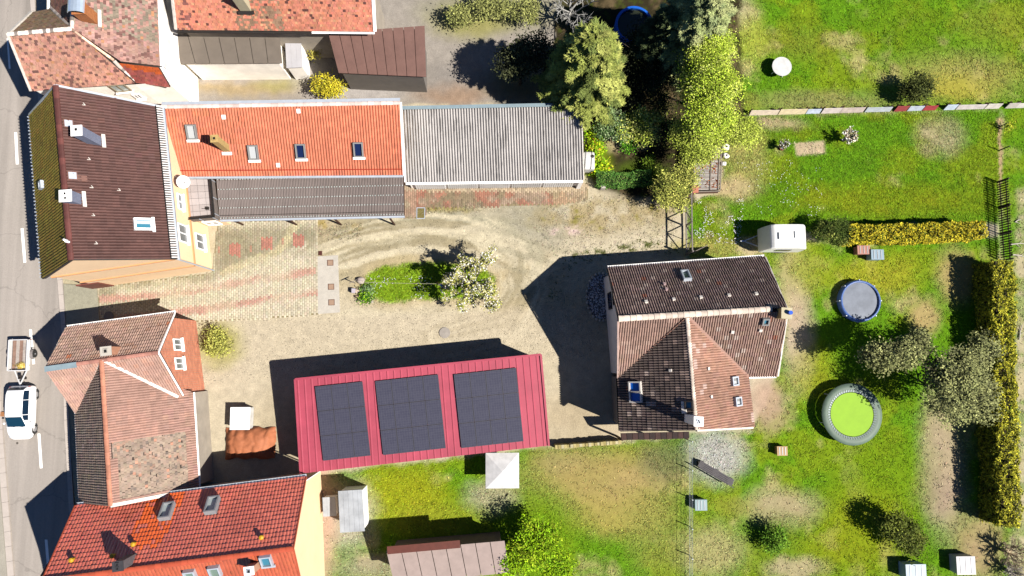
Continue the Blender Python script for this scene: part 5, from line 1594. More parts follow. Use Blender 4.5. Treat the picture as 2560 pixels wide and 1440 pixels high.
def pebbles(n, poly, seed):
    r = np.random.default_rng(seed); q = np.array(poly); lo, hi = q.min(0), q.max(0)
    xy = lo + (hi - lo) * r.random((n * 2, 2)); xy = xy[inside(xy[:, 0], xy[:, 1], poly) & ~inside(xy[:, 0], xy[:, 1], Z_ISLE)][:n]
    m = len(xy); g = ground_colour(xy[:, 0], xy[:, 1]) * r.choice([.45, .7, 1.2, 1.5], m, p=[.25, .25, .3, .2])[:, None]
    s = r.uniform(.018, .05, m); a = r.random(m) * 6.28
    V = np.zeros((m, 4, 3))
    for k in range(3): V[:, k, 0] = xy[:, 0] + np.cos(a + k * 2.094) * s; V[:, k, 1] = xy[:, 1] + np.sin(a + k * 2.094) * s; V[:, k, 2] = -.02
    V[:, 3, :2] = xy; V[:, 3, 2] = s * .8
    F = np.array([(0, 1, 3), (1, 2, 3), (2, 0, 3)])
    return link("gravel", np_mesh("gravel", V.reshape(-1, 3), (F[None] + (np.arange(m) * 4)[:, None, None]).ravel(), 3, M_paver, np.repeat(np.clip(g, .01, .8), 4, 0)), kind="stuff")
pebbles(15000, PX((800, 545), (1500, 500), (1690, 520), (1690, 640), (1520, 760), (1500, 900), (500, 960), (480, 812), (800, 790)), 31)
# oval bed of bluish pebbles against the west wall of the tall house
def pebble_bed():
    c0 = P(1503, 742); r = np.random.default_rng(4); b = MB(); cols = []
    a = np.linspace(0, 2 * math.pi, 40, endpoint=False)
    sheet_xy("pebble_bed", [(c0[0] + 1.05 * math.cos(t), c0[1] + 1.7 * math.sin(t)) for t in a], mat("pebble_soil", A(120, 112, 105), .95, .4, 6), -.1, .015)
    for i in range(900):
        t, q = r.uniform(0, 6.28), math.sqrt(r.random()) * .97
        x, y, s = c0[0] + 1.05 * q * math.cos(t), c0[1] + 1.7 * q * math.sin(t), r.uniform(.03, .07)
        n0 = len(b.v); b.add([(x - s, y, .01), (x, y - s, .01), (x + s, y, .01), (x, y + s, .01), (x, y, .01 + s)], [(0, 1, 4), (1, 2, 4), (2, 3, 4), (3, 0, 4)])
        cols += [np.array((.34, .34, .36)) * r.uniform(.4, 1.7)] * 5
    link("pebbles", b.mesh("pebbles", M_paver, cols=np.clip(np.array(cols), .01, .8)), kind="stuff")
    for i in range(26):
        t = a[int(i * 1.5) % 40]
        MB().blob((c0[0] + 1.1 * math.cos(i * .2417), c0[1] + 1.76 * math.sin(i * .2417), .05), (.11, .13, .1), seed=i, rough=.15, sub=1).build("edging_stone", M_conc, bpy.data.objects["pebble_bed"])
pebble_bed()
# small white and lilac flowers by the gate
def flowers(name, n, poly, cols, seed, size=.05):
    r = np.random.default_rng(seed)
    q = np.array(poly); lo, hi = q.min(0), q.max(0)
    xy = lo + (hi - lo) * r.random((n * 3, 2)); xy = xy[inside(xy[:, 0], xy[:, 1], poly)]
    xy = xy[fbm(xy[:, 0], xy[:, 1], .9, 3, seed) > .52][:n]
    m = len(xy); V = np.zeros((m, 4, 3)); a = r.random(m) * 6.3
    for k in range(4):
        V[:, k, 0] = xy[:, 0] + np.cos(a + k * 1.571) * size; V[:, k, 1] = xy[:, 1] + np.sin(a + k * 1.571) * size; V[:, k, 2] = .11 + r.uniform(-.02, .02, m)
    c = np.array(cols)[r.integers(0, len(cols), m)]
    return link(name, np_mesh(name, V.reshape(-1, 3), np.arange(m * 4), 4, M_leaf, np.repeat(c, 4, 0)), kind="stuff")
WH = [(.5, .5, .55), (.42, .42, .55), (.55, .52, .5)]
flowers("flowers", 260, PX((1735, 500), (1860, 495), (1850, 610), (1735, 610)), WH, 4, .03)
flowers("flowers", 130, PX((1840, 400), (2060, 400), (2060, 540), (1900, 540)), WH, 5, .028)
flowers("flowers", 90, PX((920, 690), (1080, 690), (1080, 750), (920, 750)), WH, 6, .03)
# ------------------------------------------------------------------ vegetation
LEAFK = 1.45
def leaf_mesh(name, cen, size, cols, seed=0, up=.0, aspect=.55, curl=.25):
    """many small bent leaf faces at the given centres"""
    r = np.random.default_rng(seed); n = len(cen)
    nrm = r.normal(0, 1, (n, 3)); nrm[:, 2] = np.abs(nrm[:, 2]) + up
    nrm /= np.linalg.norm(nrm, axis=1)[:, None]
    t = r.normal(0, 1, (n, 3)); t -= nrm * np.sum(t * nrm, 1)[:, None]; t /= np.linalg.norm(t, axis=1)[:, None]
    b = np.cross(nrm, t)
    s = (size if np.ndim(size) else np.full(n, size)) * r.uniform(.65, 1.35, n)
    V = np.zeros((n, 4, 3))
    V[:, 0] = cen - t * s[:, None] * .5
    V[:, 1] = cen + b * (s * aspect * .5)[:, None] + nrm * (s * curl * .2)[:, None]
    V[:, 2] = cen + t * s[:, None] * .5
    V[:, 3] = cen - b * (s * aspect * .5)[:, None] + nrm * (s * curl * .2)[:, None]
    return np_mesh(name, V.reshape(-1, 3), np.arange(n * 4), 4, M_leaf, np.repeat(np.clip(np.asarray(cols) * LEAFK, .004, .7), 4, 0))

def pal_cols(pal, w, n, r, var=.2):
    c = np.array(pal)[r.choice(len(pal), n, p=np.array(w) / np.sum(w))]
    return c * np.clip(1 + var * r.normal(0, 1, n), .35, 1.9)[:, None]

def branchy(b, base, blobs, r0, r, h, twigs=3, mi=0):
    """trunk and limbs reaching into each blob of the crown"""
    base = np.asarray(base, float)
    top = base + (r.normal(0, .1), r.normal(0, .1), h * .45)
    b.tube([base - (0, 0, .1), base + (0.02, 0.01, h * .2), top], [r0, r0 * .8, r0 * .6], 8, mi)
    tips = []
    for (c, rad) in blobs:
        c = np.asarray(c, float)
        s = base + (top - base) * r.uniform(.55, 1.0)
        m = (s + c) / 2 + r.normal(0, .12, 3) + (0, 0, -.1)
        b.tube([s, m, c], [r0 * .5, r0 * .33, r0 * .2], 6, mi)
        for k in range(twigs):
            e = c + r.normal(0, 1, 3) * np.asarray(rad) * .6
            q = m + (c - m) * r.uniform(.3, 1)
            b.tube([q, (q + e) / 2 + r.normal(0, .06, 3), e], [r0 * .2, r0 * .12, r0 * .05], 4, mi, cap=False)
            tips.append((q, e))
    return tips

def broadleaf(name, label, cat, base_px, h, blobs, nleaf, lsize, pal, wts, seed, group=None, trunk_r=.12, bark=None, twigs=4, hollow=.55, clump=26, csize=.22, extra=None, aspect=.55):
    """blobs: (photo x, y, height, rx, ry, rz) crown masses"""
    r = np.random.default_rng(seed)
    base = P(*base_px)
    t = thing(name, label, cat, base, group)
    B = [(P(px, py, z), (rx, ry, rz)) for (px, py, z, rx, ry, rz) in blobs]
    tb = MB(); branchy(tb, base, B, trunk_r, r, h, twigs)
    tb.build("trunk", bark or M_bark, t)
    vol = np.array([b[1][0] * b[1][1] * b[1][2] for b in B]) ** (2 / 3.0)
    pts = []; cc = []
    ncl = max(8, nleaf // clump)
    idx = r.choice(len(B), ncl, p=vol / vol.sum())
    d = r.normal(0, 1, (ncl, 3)); d /= np.linalg.norm(d, axis=1)[:, None]
    d[:, 2] = np.abs(d[:, 2]) * np.where(r.random(ncl) < .8, 1, -1)
    rad = r.uniform(hollow, 1.05, ncl)[:, None]
    cen = np.array([B[i][0] for i in idx]) + d * rad * np.array([B[i][1] for i in idx])
    base_c = pal_cols(pal, wts, ncl, r, .26)
    k = nleaf // ncl
    P_ = np.repeat(cen, k, 0) + r.normal(0, csize, (ncl * k, 3)) * (1, 1, .7)
    P_[:, 2] = np.maximum(P_[:, 2], .05)
    cols = np.repeat(base_c, k, 0) * np.clip(1 + .22 * r.normal(0, 1, ncl * k), .4, 1.8)[:, None]
    if extra is not None:
        m = r.random(ncl * k) < extra[1]; cols[m] = np.asarray(extra[0])
    link("crown", leaf_mesh("crown", P_, lsize, cols, seed, .9, aspect), t)
    return t

def conifer(name, label, base_px, h, rad, pal, wts, seed, group=None, dens=1.0, droop=.25, z0=.06, spray=.34, power=.85):
    r = np.random.default_rng(seed)
    base = P(*base_px)
    t = thing(name, label, "conifer", base, group)
    tb = MB(); tb.tube([base - (0, 0, .1), base + (0, 0, h * .5), base + (.05, 0, h * .98)], [.2, .12, .02], 8)
    V = []; Cc = []
    tiers = int(h / .42)
    for i in range(tiers):
        f = z0 + (1 - z0) * i / tiers
        z = h * f; R_ = rad * (1 - f) ** power * r.uniform(.85, 1.1)
        nb = int(r.integers(6, 10) * dens) + 1
        a0 = r.uniform(0, 6.28)
        for k in range(nb):
            a = a0 + k * 6.283 / nb + r.normal(0, .16)
            L = R_ * r.uniform(.7, 1.15)
            if L < .15: continue
            dirv = np.array([math.cos(a), math.sin(a), 0]); side = np.array([-dirv[1], dirv[0], 0])
            s = base + (0, 0, z)
            tip = s + dirv * L + (0, 0, -L * droop * r.uniform(.5, 1.4) + .12)
            if L > .8 and k % 2 == 0: tb.tube([s, s + (tip - s) * .8], [.035, .012], 4, cap=False)
            bc = pal_cols(pal, wts, 1, r, .14)[0]
            ns = max(3, int(L / .14))
            for q in range(ns):
                u = (q + 1) / ns
                if u < .22: continue
                p = s + (tip - s) * u + (0, 0, .12 * math.sin(u * 3.1))
                wdt = (1 - u) * L * .42 + .12
                for sg in (-1, 1, 0):
                    e = p + side * sg * wdt * r.uniform(.5, 1.1) + dirv * r.uniform(.0, .18) + (0, 0, r.normal(0, .05))
                    if sg == 0 and q < ns - 1 and r.random() < .5: continue
                    for w in range(3):
                        c_ = p + (e - p) * r.uniform(.25, 1.0) + r.normal(0, .05, 3)
                        for m in range(4):
                            an = a + r.normal(0, 1.0)
                            dv = np.array([math.cos(an), math.sin(an), r.normal(.05, .3)])
                            sd = np.array([-dv[1], dv[0], 0]) * spray * .13
                            ln = spray * r.uniform(.5, 1.0)
                            V += [c_ - dv * ln * .25 - sd, c_ - dv * ln * .25 + sd, c_ + dv * ln * .75]
                            Cc.append(bc * max(.45, 1 + .2 * r.normal()) * (.75 + .55 * u))
    tb.build("trunk", M_bark, t)
    V = np.array(V); Cc = np.repeat(np.clip(np.array(Cc), .004, .6), 3, 0)
    link("crown", np_mesh("crown", V, np.arange(len(V)), 3, M_leaf, Cc), t)
    return t

def hedge(name, label, pts, w, h, pal, wts, seed, per_m2=420, lsize=.13, wob=.12, aspect=.5):
    r = np.random.default_rng(seed)
    q = [P(*p)[:2] for p in pts]
    t = thing(name, label, "hedge", (*q[0], 0))
    cen = []; core = MB(); st = MB()
    for a, b in zip(q, q[1:]):
        L = np.linalg.norm(b - a); d = (b - a) / L; s = np.array([-d[1], d[0]])
        core.bar((*a, h * .44), (*b, h * .44), w * .66, h * .84)
        for k in range(max(2, int(L / .6))):
            p = a + d * (k + .5) * .6 if (k + .5) * .6 < L else b
            st.tube([(*p, -.05), (*(p + r.normal(0, .03, 2)), h * .6)], [.03, .02], 5)
        n = int(L * (w + 2 * h) * per_m2)
        u = r.random(n) * L
        face = r.choice(3, n, p=np.array([w, h, h]) / (w + 2 * h))
        v = r.uniform(-.5, .5, n) * w; z = r.uniform(.05, 1, n) * h
        v = np.where(face == 1, -.5 * w, np.where(face == 2, .5 * w, v)); z = np.where(face == 0, h, z)
        xy = a + d * u[:, None] + s * v[:, None]
        k = (fbm(xy[:, 0] + z, xy[:, 1] - z, .5, 3, seed) - .5) * 2 * wob
        k2 = (fbm(xy[:, 0], xy[:, 1] + z, .35, 3, seed + 3) - .5) * 3 * wob
        xy = xy + s * (np.where(face == 1, -k, np.where(face == 2, k, k * .5)))[:, None]
        z = z + np.where(face == 0, k2, 0) + r.normal(0, .04, n)
        cen.append(np.stack([xy[:, 0] + r.normal(0, .04, n), xy[:, 1] + r.normal(0, .04, n), z], 1))
    cen = np.concatenate(cen); n = len(cen)
    cl = fbm(cen[:, 0] * 1.0, cen[:, 1] + cen[:, 2], .3, 3, seed + 7)
    c = pal_cols(pal, wts, n, r, .2) * (0.35 + 1.25 * cl)[:, None]
    core.build("inner_twigs", mat("inner_twig", A(60, 50, 25), .95, .4, 6), t); st.build("stem", M_bark, t)
    link("foliage", leaf_mesh("foliage", cen, lsize, c * 1.25, seed, .8, aspect), t)
    return t

Y1, Y2, Y3 = A(196, 195, 92), A(168, 172, 78), A(120, 130, 62)
conifer("spruce_tree", "tall yellow green spruce overhanging the right end of the corrugated shed", (1440, 250), 10.5, 3.5, [A(196, 198, 105), A(168, 176, 86), A(128, 140, 72)], [4, 4, 2], 201, "conifers in the dark grove", 1.5, .22, z0=.26, spray=.42, power=.45)
conifer("spruce_tree", "blue green spruce at the top edge above the dark grove", (1684, 150), 11.0, 3.4, [A(212, 216, 145), A(185, 195, 125), A(155, 166, 112)], [3, 4, 3], 202, "conifers in the dark grove", 1.1, .25, z0=.2, spray=.42, power=.55)
# added thicket, its near-black leaves standing for the shade inside the grove
broadleaf("shade_thicket", "dark leggy thicket added to deepen the shade between the two spruces", "thicket", (1625, 190), 5, [(1600, 130, 2.2, 1.5, 1.5, 1.0), (1640, 190, 2.4, 1.3, 1.8, 1.0), (1590, 230, 1.6, 1.4, 1.2, .8), (1670, 130, 3, 1.0, 1.4, 1.0), (1560, 180, 1.5, 1.0, 1.4, .7), (1620, 90, 2.4, 1.5, 1.2, 1.0), (1650, 260, 1.8, 1.2, 1.0, .8), (1670, 320, 1.6, .8, 1.1, .7)], 13000, .14, [A(42, 46, 28), A(62, 66, 38), A(90, 84, 55)], [6, 3, 1], 203, twigs=12, trunk_r=.12, hollow=.2, csize=.3)
GP = [A(206, 220, 84), A(178, 200, 58), A(146, 172, 50), A(215, 220, 120)]
broadleaf("spring_tree", "tall bright yellow green tree in fresh leaf beside the neighbour lawn", "tree", (1712, 260), 8.5, [(1775, 150, 6.2, 1.5, 1.6, 1.2), (1790, 215, 6.5, 1.7, 1.6, 1.3), (1745, 225, 5.0, 1.3, 1.5, 1.1), (1775, 290, 5.8, 1.7, 1.5, 1.2), (1730, 150, 4.5, .9, 1.2, .9), (1800, 110, 5.4, .9, 1.0, 1.0)], 34000, .12, GP, [4, 4, 2, 1], 204, twigs=9, hollow=.3, csize=.26)
broadleaf("spring_tree", "lower spreading yellow green tree above the slatted shelter", "tree", (1735, 372), 6, [(1760, 350, 3.6, 1.6, 1.3, 1.0), (1845, 330, 3.6, 1.5, 1.0, .8), (1715, 330, 3.2, 1.2, 1.2, .9), (1870, 335, 3.0, 1.0, .8, .6), (1740, 390, 3.0, 1.2, .7, .7)], 21000, .115, [A(208, 216, 100), A(182, 196, 72), A(152, 166, 64)], [4, 4, 2], 205, twigs=8, hollow=.3, csize=.24)
broadleaf("shrub", "olive shrub leaning over the gate beside the slatted shelter", "shrub", (1672, 480), 3.4, [(1690, 462, 2.4, 1.15, 1.1, .8), (1672, 496, 2.0, .9, .65, .6), (1655, 470, 1.8, .6, .8, .5), (1715, 440, 2.6, .9, 1.0, .7), (1700, 508, 1.8, .7, .45, .5)], 8500, .12, [A(185, 186, 88), A(130, 138, 62), A(205, 200, 100)], [4, 4, 2], 206, twigs=6, hollow=.2, trunk_r=.07)
broadleaf("rhododendron", "round pale yellow green bush at the edge of the dark grove", "bush", (1590, 330), 2.2, [(1600, 303, 1.7, .85, 1.0, .6), (1570, 325, 1.5, .85, .8, .6), (1612, 340, 1.4, .8, .7, .6), (1640, 300, 1.5, .7, .9, .5)], 5600, .14, [A(222, 222, 120), A(170, 182, 70), A(130, 150, 60)], [4, 3, 2], 207, twigs=5, hollow=.5, trunk_r=.05)
broadleaf("rhododendron", "dark bluish green bush beside the end of the corrugated shed", "bush", (1535, 318), 2, [(1525, 300, 1.5, .9, .8, .6), (1552, 325, 1.3, .7, .8, .5), (1508, 325, 1.2, .6, .7, .5)], 3600, .14, [A(130, 150, 95), A(95, 125, 70), A(170, 185, 135)], [4, 4, 2], 208, twigs=5, hollow=.5, trunk_r=.05)
broadleaf("flowering_plant", "bright green perennials with orange flowers along the shed end", "plant", (1485, 360), .7, [(1485, 335, .5, .6, .7, .3), (1490, 375, .5, .5, .8, .3), (1500, 420, .4, .6, .6, .3)], 2600, .16, [A(170, 200, 30), A(120, 165, 20), A(215, 205, 70)], [4, 4, 1], 209, twigs=2, hollow=.2, trunk_r=.02, extra=(A(245, 170, 60), .03))
broadleaf("small_bush", "small fresh green bush on the bare soil in the grove", "bush", (1572, 365), .7, [(1572, 362, .4, .4, .45, .3)], 700, .14, [A(110, 170, 40), A(80, 140, 35)], [1, 1], 210, twigs=2, trunk_r=.02)
broadleaf("small_bush", "lone small bush standing in the shade beneath the shrubs", "bush", (1626, 412), .7, [(1626, 410, .4, .35, .45, .3)], 500, .13, [A(140, 165, 50), A(95, 125, 40)], [1, 1], 211, twigs=2, trunk_r=.02)
hedge("clipped_hedge", "low clipped dark green hedge between the shed corner and the grove", [(1488, 452), (1560, 456), (1622, 446)], 1.0, .8, [A(90, 130, 55), A(60, 100, 40), A(125, 155, 70)], [4, 4, 2], 212, 480, .1)
# bare silver tree at the top edge
def bare_tree(name, label, base_px, h, rad, seed, col, n0=9, levels=4, cat="tree", group=None):
    r = np.random.default_rng(seed); base = P(*base_px)
    t = thing(name, label, cat, base, group)
    m = mat(f"twig_{name}_{seed}", col, .8, .2, 6)
    b = MB(); b.tube([base - (0, 0, .1), base + (0, 0, h * .4)], [.11, .08], 7); b.build("trunk", m, t)
    w = MB()
    def grow(p, d, L, rr, lev):
        e = p + d * L
        mid = (p + e) / 2 + r.normal(0, L * .08, 3)
        w.tube([p, mid, e], [rr, rr * .8, rr * .55], 4 if lev > 1 else 5, cap=False)
        if lev >= levels: return
        for k in range(r.integers(2, 5)):
            nd = un(d + r.normal(0, .55, 3) + (0, 0, .08))
            s = p + (e - p) * r.uniform(.45, 1)
            grow(s, nd, L * r.uniform(.5, .8), rr * .64, lev + 1)
    for k in range(n0):
        a = k * 6.283 / n0 + r.normal(0, .2)
        grow(base + (0, 0, h * r.uniform(.22, .42)), un((math.cos(a), math.sin(a), r.uniform(.35, 1.1))), rad * r.uniform(.4, .6), .065, 1)
    w.build("branches", m, t)
    return t, w
conifer("shade_fir", "narrow dark fir added to shade the deep grove behind the blue round pool", (1616, 150), 7.5, 1.9, [A(92, 104, 66), A(70, 82, 52), A(120, 130, 84)], [3, 4, 2], 214, "conifers in the dark grove", 1.1, .25, spray=.38, power=.6)  # extra fir added to darken the middle of the grove
bare_tree("bare_tree", "leafless silver grey tree at the top edge above the yellow green spruce", (1420, 60), 5.5, 2.3, 221, A(205, 200, 190), 10)

# blossom tree on the island
def blossom():
    t, w = bare_tree("blossom_tree", "small white blossoming fruit tree on the grassy island", (1176, 712), 5.6, 2.5, 222, A(110, 95, 75), 11, 4)
    r = np.random.default_rng(5)
    pts = np.array(w.v); pts = pts[pts[:, 2] > 1.4]
    idx = r.integers(0, len(pts), 9500)
    cen = pts[idx] + r.normal(0, .09, (9500, 3))
    top = cen[:, 2]
    cols = pal_cols([(.36, .35, .31), A(222, 212, 140), A(185, 182, 82), A(140, 145, 50)], [4, 3.5, 3.5, 2], len(cen), r, .12)
    link("blossom", leaf_mesh("blossom", cen, .125, cols, 9, .3, .7), t)
blossom()
# garden trees and bushes seen through the softened part of the photo
OL = [A(165, 165, 105), A(140, 142, 88), A(115, 115, 75)]
broadleaf("garden_tree", "broad grey olive garden tree nearest the long golden hedge", "tree", (2370, 990), 6, [(2400, 940, 4.2, 1.9, 1.9, 1.4), (2440, 1000, 3.8, 1.4, 1.6, 1.2), (2370, 1000, 4.4, 1.6, 1.6, 1.3), (2450, 880, 3.6, 1.2, 1.3, 1.0), (2340, 930, 3.4, 1.2, 1.2, 1.0)], 15000, .17, OL, [4, 4, 2], 231, twigs=8, hollow=.4)
broadleaf("garden_tree", "grey olive garden tree between the blue pool and the green trampoline", "tree", (2215, 905), 5, [(2200, 890, 3.6, 1.2, 1.0, .9), (2250, 885, 3.9, 1.4, 1.0, .9), (2290, 865, 3.6, 1.2, 1.0, .8)], 7500, .17, OL, [4, 4, 2], 232, twigs=8, hollow=.4)
broadleaf("garden_bush", "dark olive bush in the lower right of the garden", "bush", (2240, 1330), 2.4, [(2245, 1320, 1.6, 1.3, 1.0, .8), (2275, 1350, 1.4, 1.0, 1.0, .7)], 4800, .15, [A(100, 110, 40), A(75, 85, 32), A(125, 130, 55)], [4, 4, 2], 233, hollow=.5, trunk_r=.05)
broadleaf("garden_bush", "fresh green bush between the path and the lower lawn", "bush", (1935, 1350), 1.4, [(1938, 1348, .9, .8, .9, .6)], 1900, .14, [A(115, 150, 45), A(90, 130, 35)], [1, 1], 234, hollow=.5, trunk_r=.04)
broadleaf("garden_bush", "dark bush on the neighbour lawn by the board fence", "bush", (2300, 225), 2.2, [(2300, 220, 1.4, .9, 1.0, .8), (2275, 230, 1.1, .8, .7, .6)], 3600, .15, [A(75, 82, 38), A(95, 100, 48)], [2, 1], 235, hollow=.4, trunk_r=.05)
broadleaf("forsythia", "yellow flowering forsythia behind the orange annex", "bush", (812, 222), 1.8, [(815, 215, 1.4, .9, .7, .6), (835, 225, 1.2, .6, .6, .5)], 2800, .13, [A(225, 205, 60), A(205, 190, 50), A(165, 165, 60)], [4, 3, 1], 236, hollow=.4, trunk_r=.05)
broadleaf("forsythia", "small yellow bush in the gap beside the brown barn roof", "bush", (790, 132), 1.3, [(788, 126, .9, .4, .6, .5)], 900, .12, [A(205, 190, 90), A(180, 170, 80)], [1, 1], 237, hollow=.4, trunk_r=.04)
broadleaf("yard_bush", "yellow green bush in the yard beside the brick gable", "bush", (540, 862), 1.2, [(545, 858, .8, .8, 1.0, .5)], 1700, .14, [A(195, 190, 95), A(170, 170, 80)], [1, 1], 238, hollow=.4, trunk_r=.04)
broadleaf("courtyard_tree", "dark evergreen tree in the courtyard behind the corrugated shed", "tree", (1300, 210), 6.5, [(1330, 135, 4.2, 1.6, 1.2, 1.5), (1290, 160, 3.6, 1.5, 1.2, 1.2)], 7000, .16, [A(66, 70, 45), A(92, 95, 62), A(50, 52, 36)], [4, 2, 3], 239, hollow=.4)
broadleaf("courtyard_bush", "olive bush along the upper edge of the courtyard", "bush", (1200, 40), 2, [(1230, 20, 1.4, 1.8, .9, .7), (1150, 40, 1.2, 1.0, .8, .6), (1310, 25, 1.4, 1.2, .9, .7)], 5200, .15, [A(165, 165, 95), A(140, 142, 80)], [1, 1], 240, hollow=.4, trunk_r=.05)
broadleaf("lime_tree", "bright lime green tree in the lower middle garden", "tree", (1330, 1370), 4, [(1340, 1360, 2.4, 1.6, 1.7, 1.1), (1290, 1400, 2.2, 1.2, 1.2, .9), (1400, 1420, 2.0, 1.3, 1.1, .8)], 9000, .15, [A(150, 185, 25), A(125, 165, 20), A(172, 190, 45)], [4, 4, 2], 241, hollow=.4, twigs=6)
broadleaf("dark_round_bush", "round dark green bush at the left end of the golden hedge", "bush", (2082, 580), 2.2, [(2088, 575, 1.5, 1.15, .95, .8), (2055, 580, 1.3, .7, .85, .7), (2105, 590, 1.2, .8, .7, .7)], 5600, .11, [A(92, 108, 42), A(68, 84, 34), A(150, 155, 75)], [5, 4, 2], 242, hollow=.7, trunk_r=.06, csize=.14)
GD = [A(212, 190, 55), A(190, 172, 42), A(140, 136, 34), A(96, 104, 34)]
hedge("golden_hedge", "golden yellow clipped conifer hedge along the lower edge of the lawn", [(2090, 594), (2258, 591), (2420, 584)], 1.1, 2.0, GD, [4, 4, 3, 3], 251, 430, .15, .2)
hedge("golden_hedge", "long golden conifer hedge running down the right side of the gardens", [(2456, 662), (2461, 900), (2466, 1120), (2472, 1300)], 1.35, 2.2, [A(200, 190, 58), A(172, 164, 46), A(132, 132, 38), A(92, 98, 34)], [4, 4, 4, 3], 252, 300, .16, .3)
bare_tree("dry_shrub", "leafless straw coloured shrub at the lower end of the long golden hedge", (2505, 1375), 1.8, 1.3, 253, A(215, 190, 150), 12, 4, cat="shrub")
bare_tree("dry_shrub", "pale twiggy shrub in the bottom right corner", (2515, 1425), 1.3, 1.0, 254, A(220, 205, 185), 12, 4, cat="shrub")
t_, w_ = bare_tree("young_blossom_tree", "young pinkish white blossom tree beside the bare rectangle on the lawn", (2108, 352), 2.2, .85, 255, A(150, 125, 100), 10, 3)
r_ = np.random.default_rng(6); pts = np.array(w_.v); cen = pts[r_.integers(0, len(pts), 700)] + r_.normal(0, .05, (700, 3))
link("blossom", leaf_mesh("blossom", cen, .1, pal_cols([(.6, .52, .48), A(235, 215, 165)], [1, 1], 700, r_, .15), 3, .3, .7), t_)
t_, w_ = bare_tree("young_blossom_tree", "smaller thin blossom tree with a reddish base left of the bare rectangle", (1950, 370), 1.7, .6, 256, A(120, 95, 75), 9, 3)
pts = np.array(w_.v); cen = pts[r_.integers(0, len(pts), 240)] + r_.normal(0, .05, (240, 3))
link("blossom", leaf_mesh("blossom", cen, .08, pal_cols([(.58, .55, .5), A(200, 195, 130)], [1, 1], 240, r_, .15), 3, .3, .7), t_)
MB().lathe([(.14, 0), (.17, .2), (.15, .2), (.12, .02)], 14, c=tuple(P(1953, 372))).build("red_pot", mat("red_plastic", A(215, 80, 85), .5, .1, 4), t_)
# straw branches lying on the right-hand strip
for k, (px, py, a, L) in enumerate(((2548, 610, .05, 1.3), (2550, 640, -.2, 1.1), (2552, 830, 1.3, 1.2), (2545, 552, .4, .5))):
    t = thing("cut_branch", ["pale cut branch lying level with the end of the picket fence", "pale forked branch lying just below the picket fence end", "pale upright branch lying right of the long golden hedge", "short bleached branch lying right of the picket fence"][k], "branch", P(px, py, .05))
    b = MB(); p = P(px, py, .06); d = np.array([math.cos(a), math.sin(a), 0]); s = np.array([-d[1], d[0], 0])
    b.tube([p - d * L / 2, p + s * .05, p + d * L / 2], [.05, .04, .02], 6); b.tube([p, p + d * .3 + s * .25], [.025, .012], 5); b.tube([p - d * .2, p + d * .05 - s * .25], [.025, .012], 5)
    b.build("stick", mat("bleached_wood", A(232, 220, 200), .8, .15, 6), t)

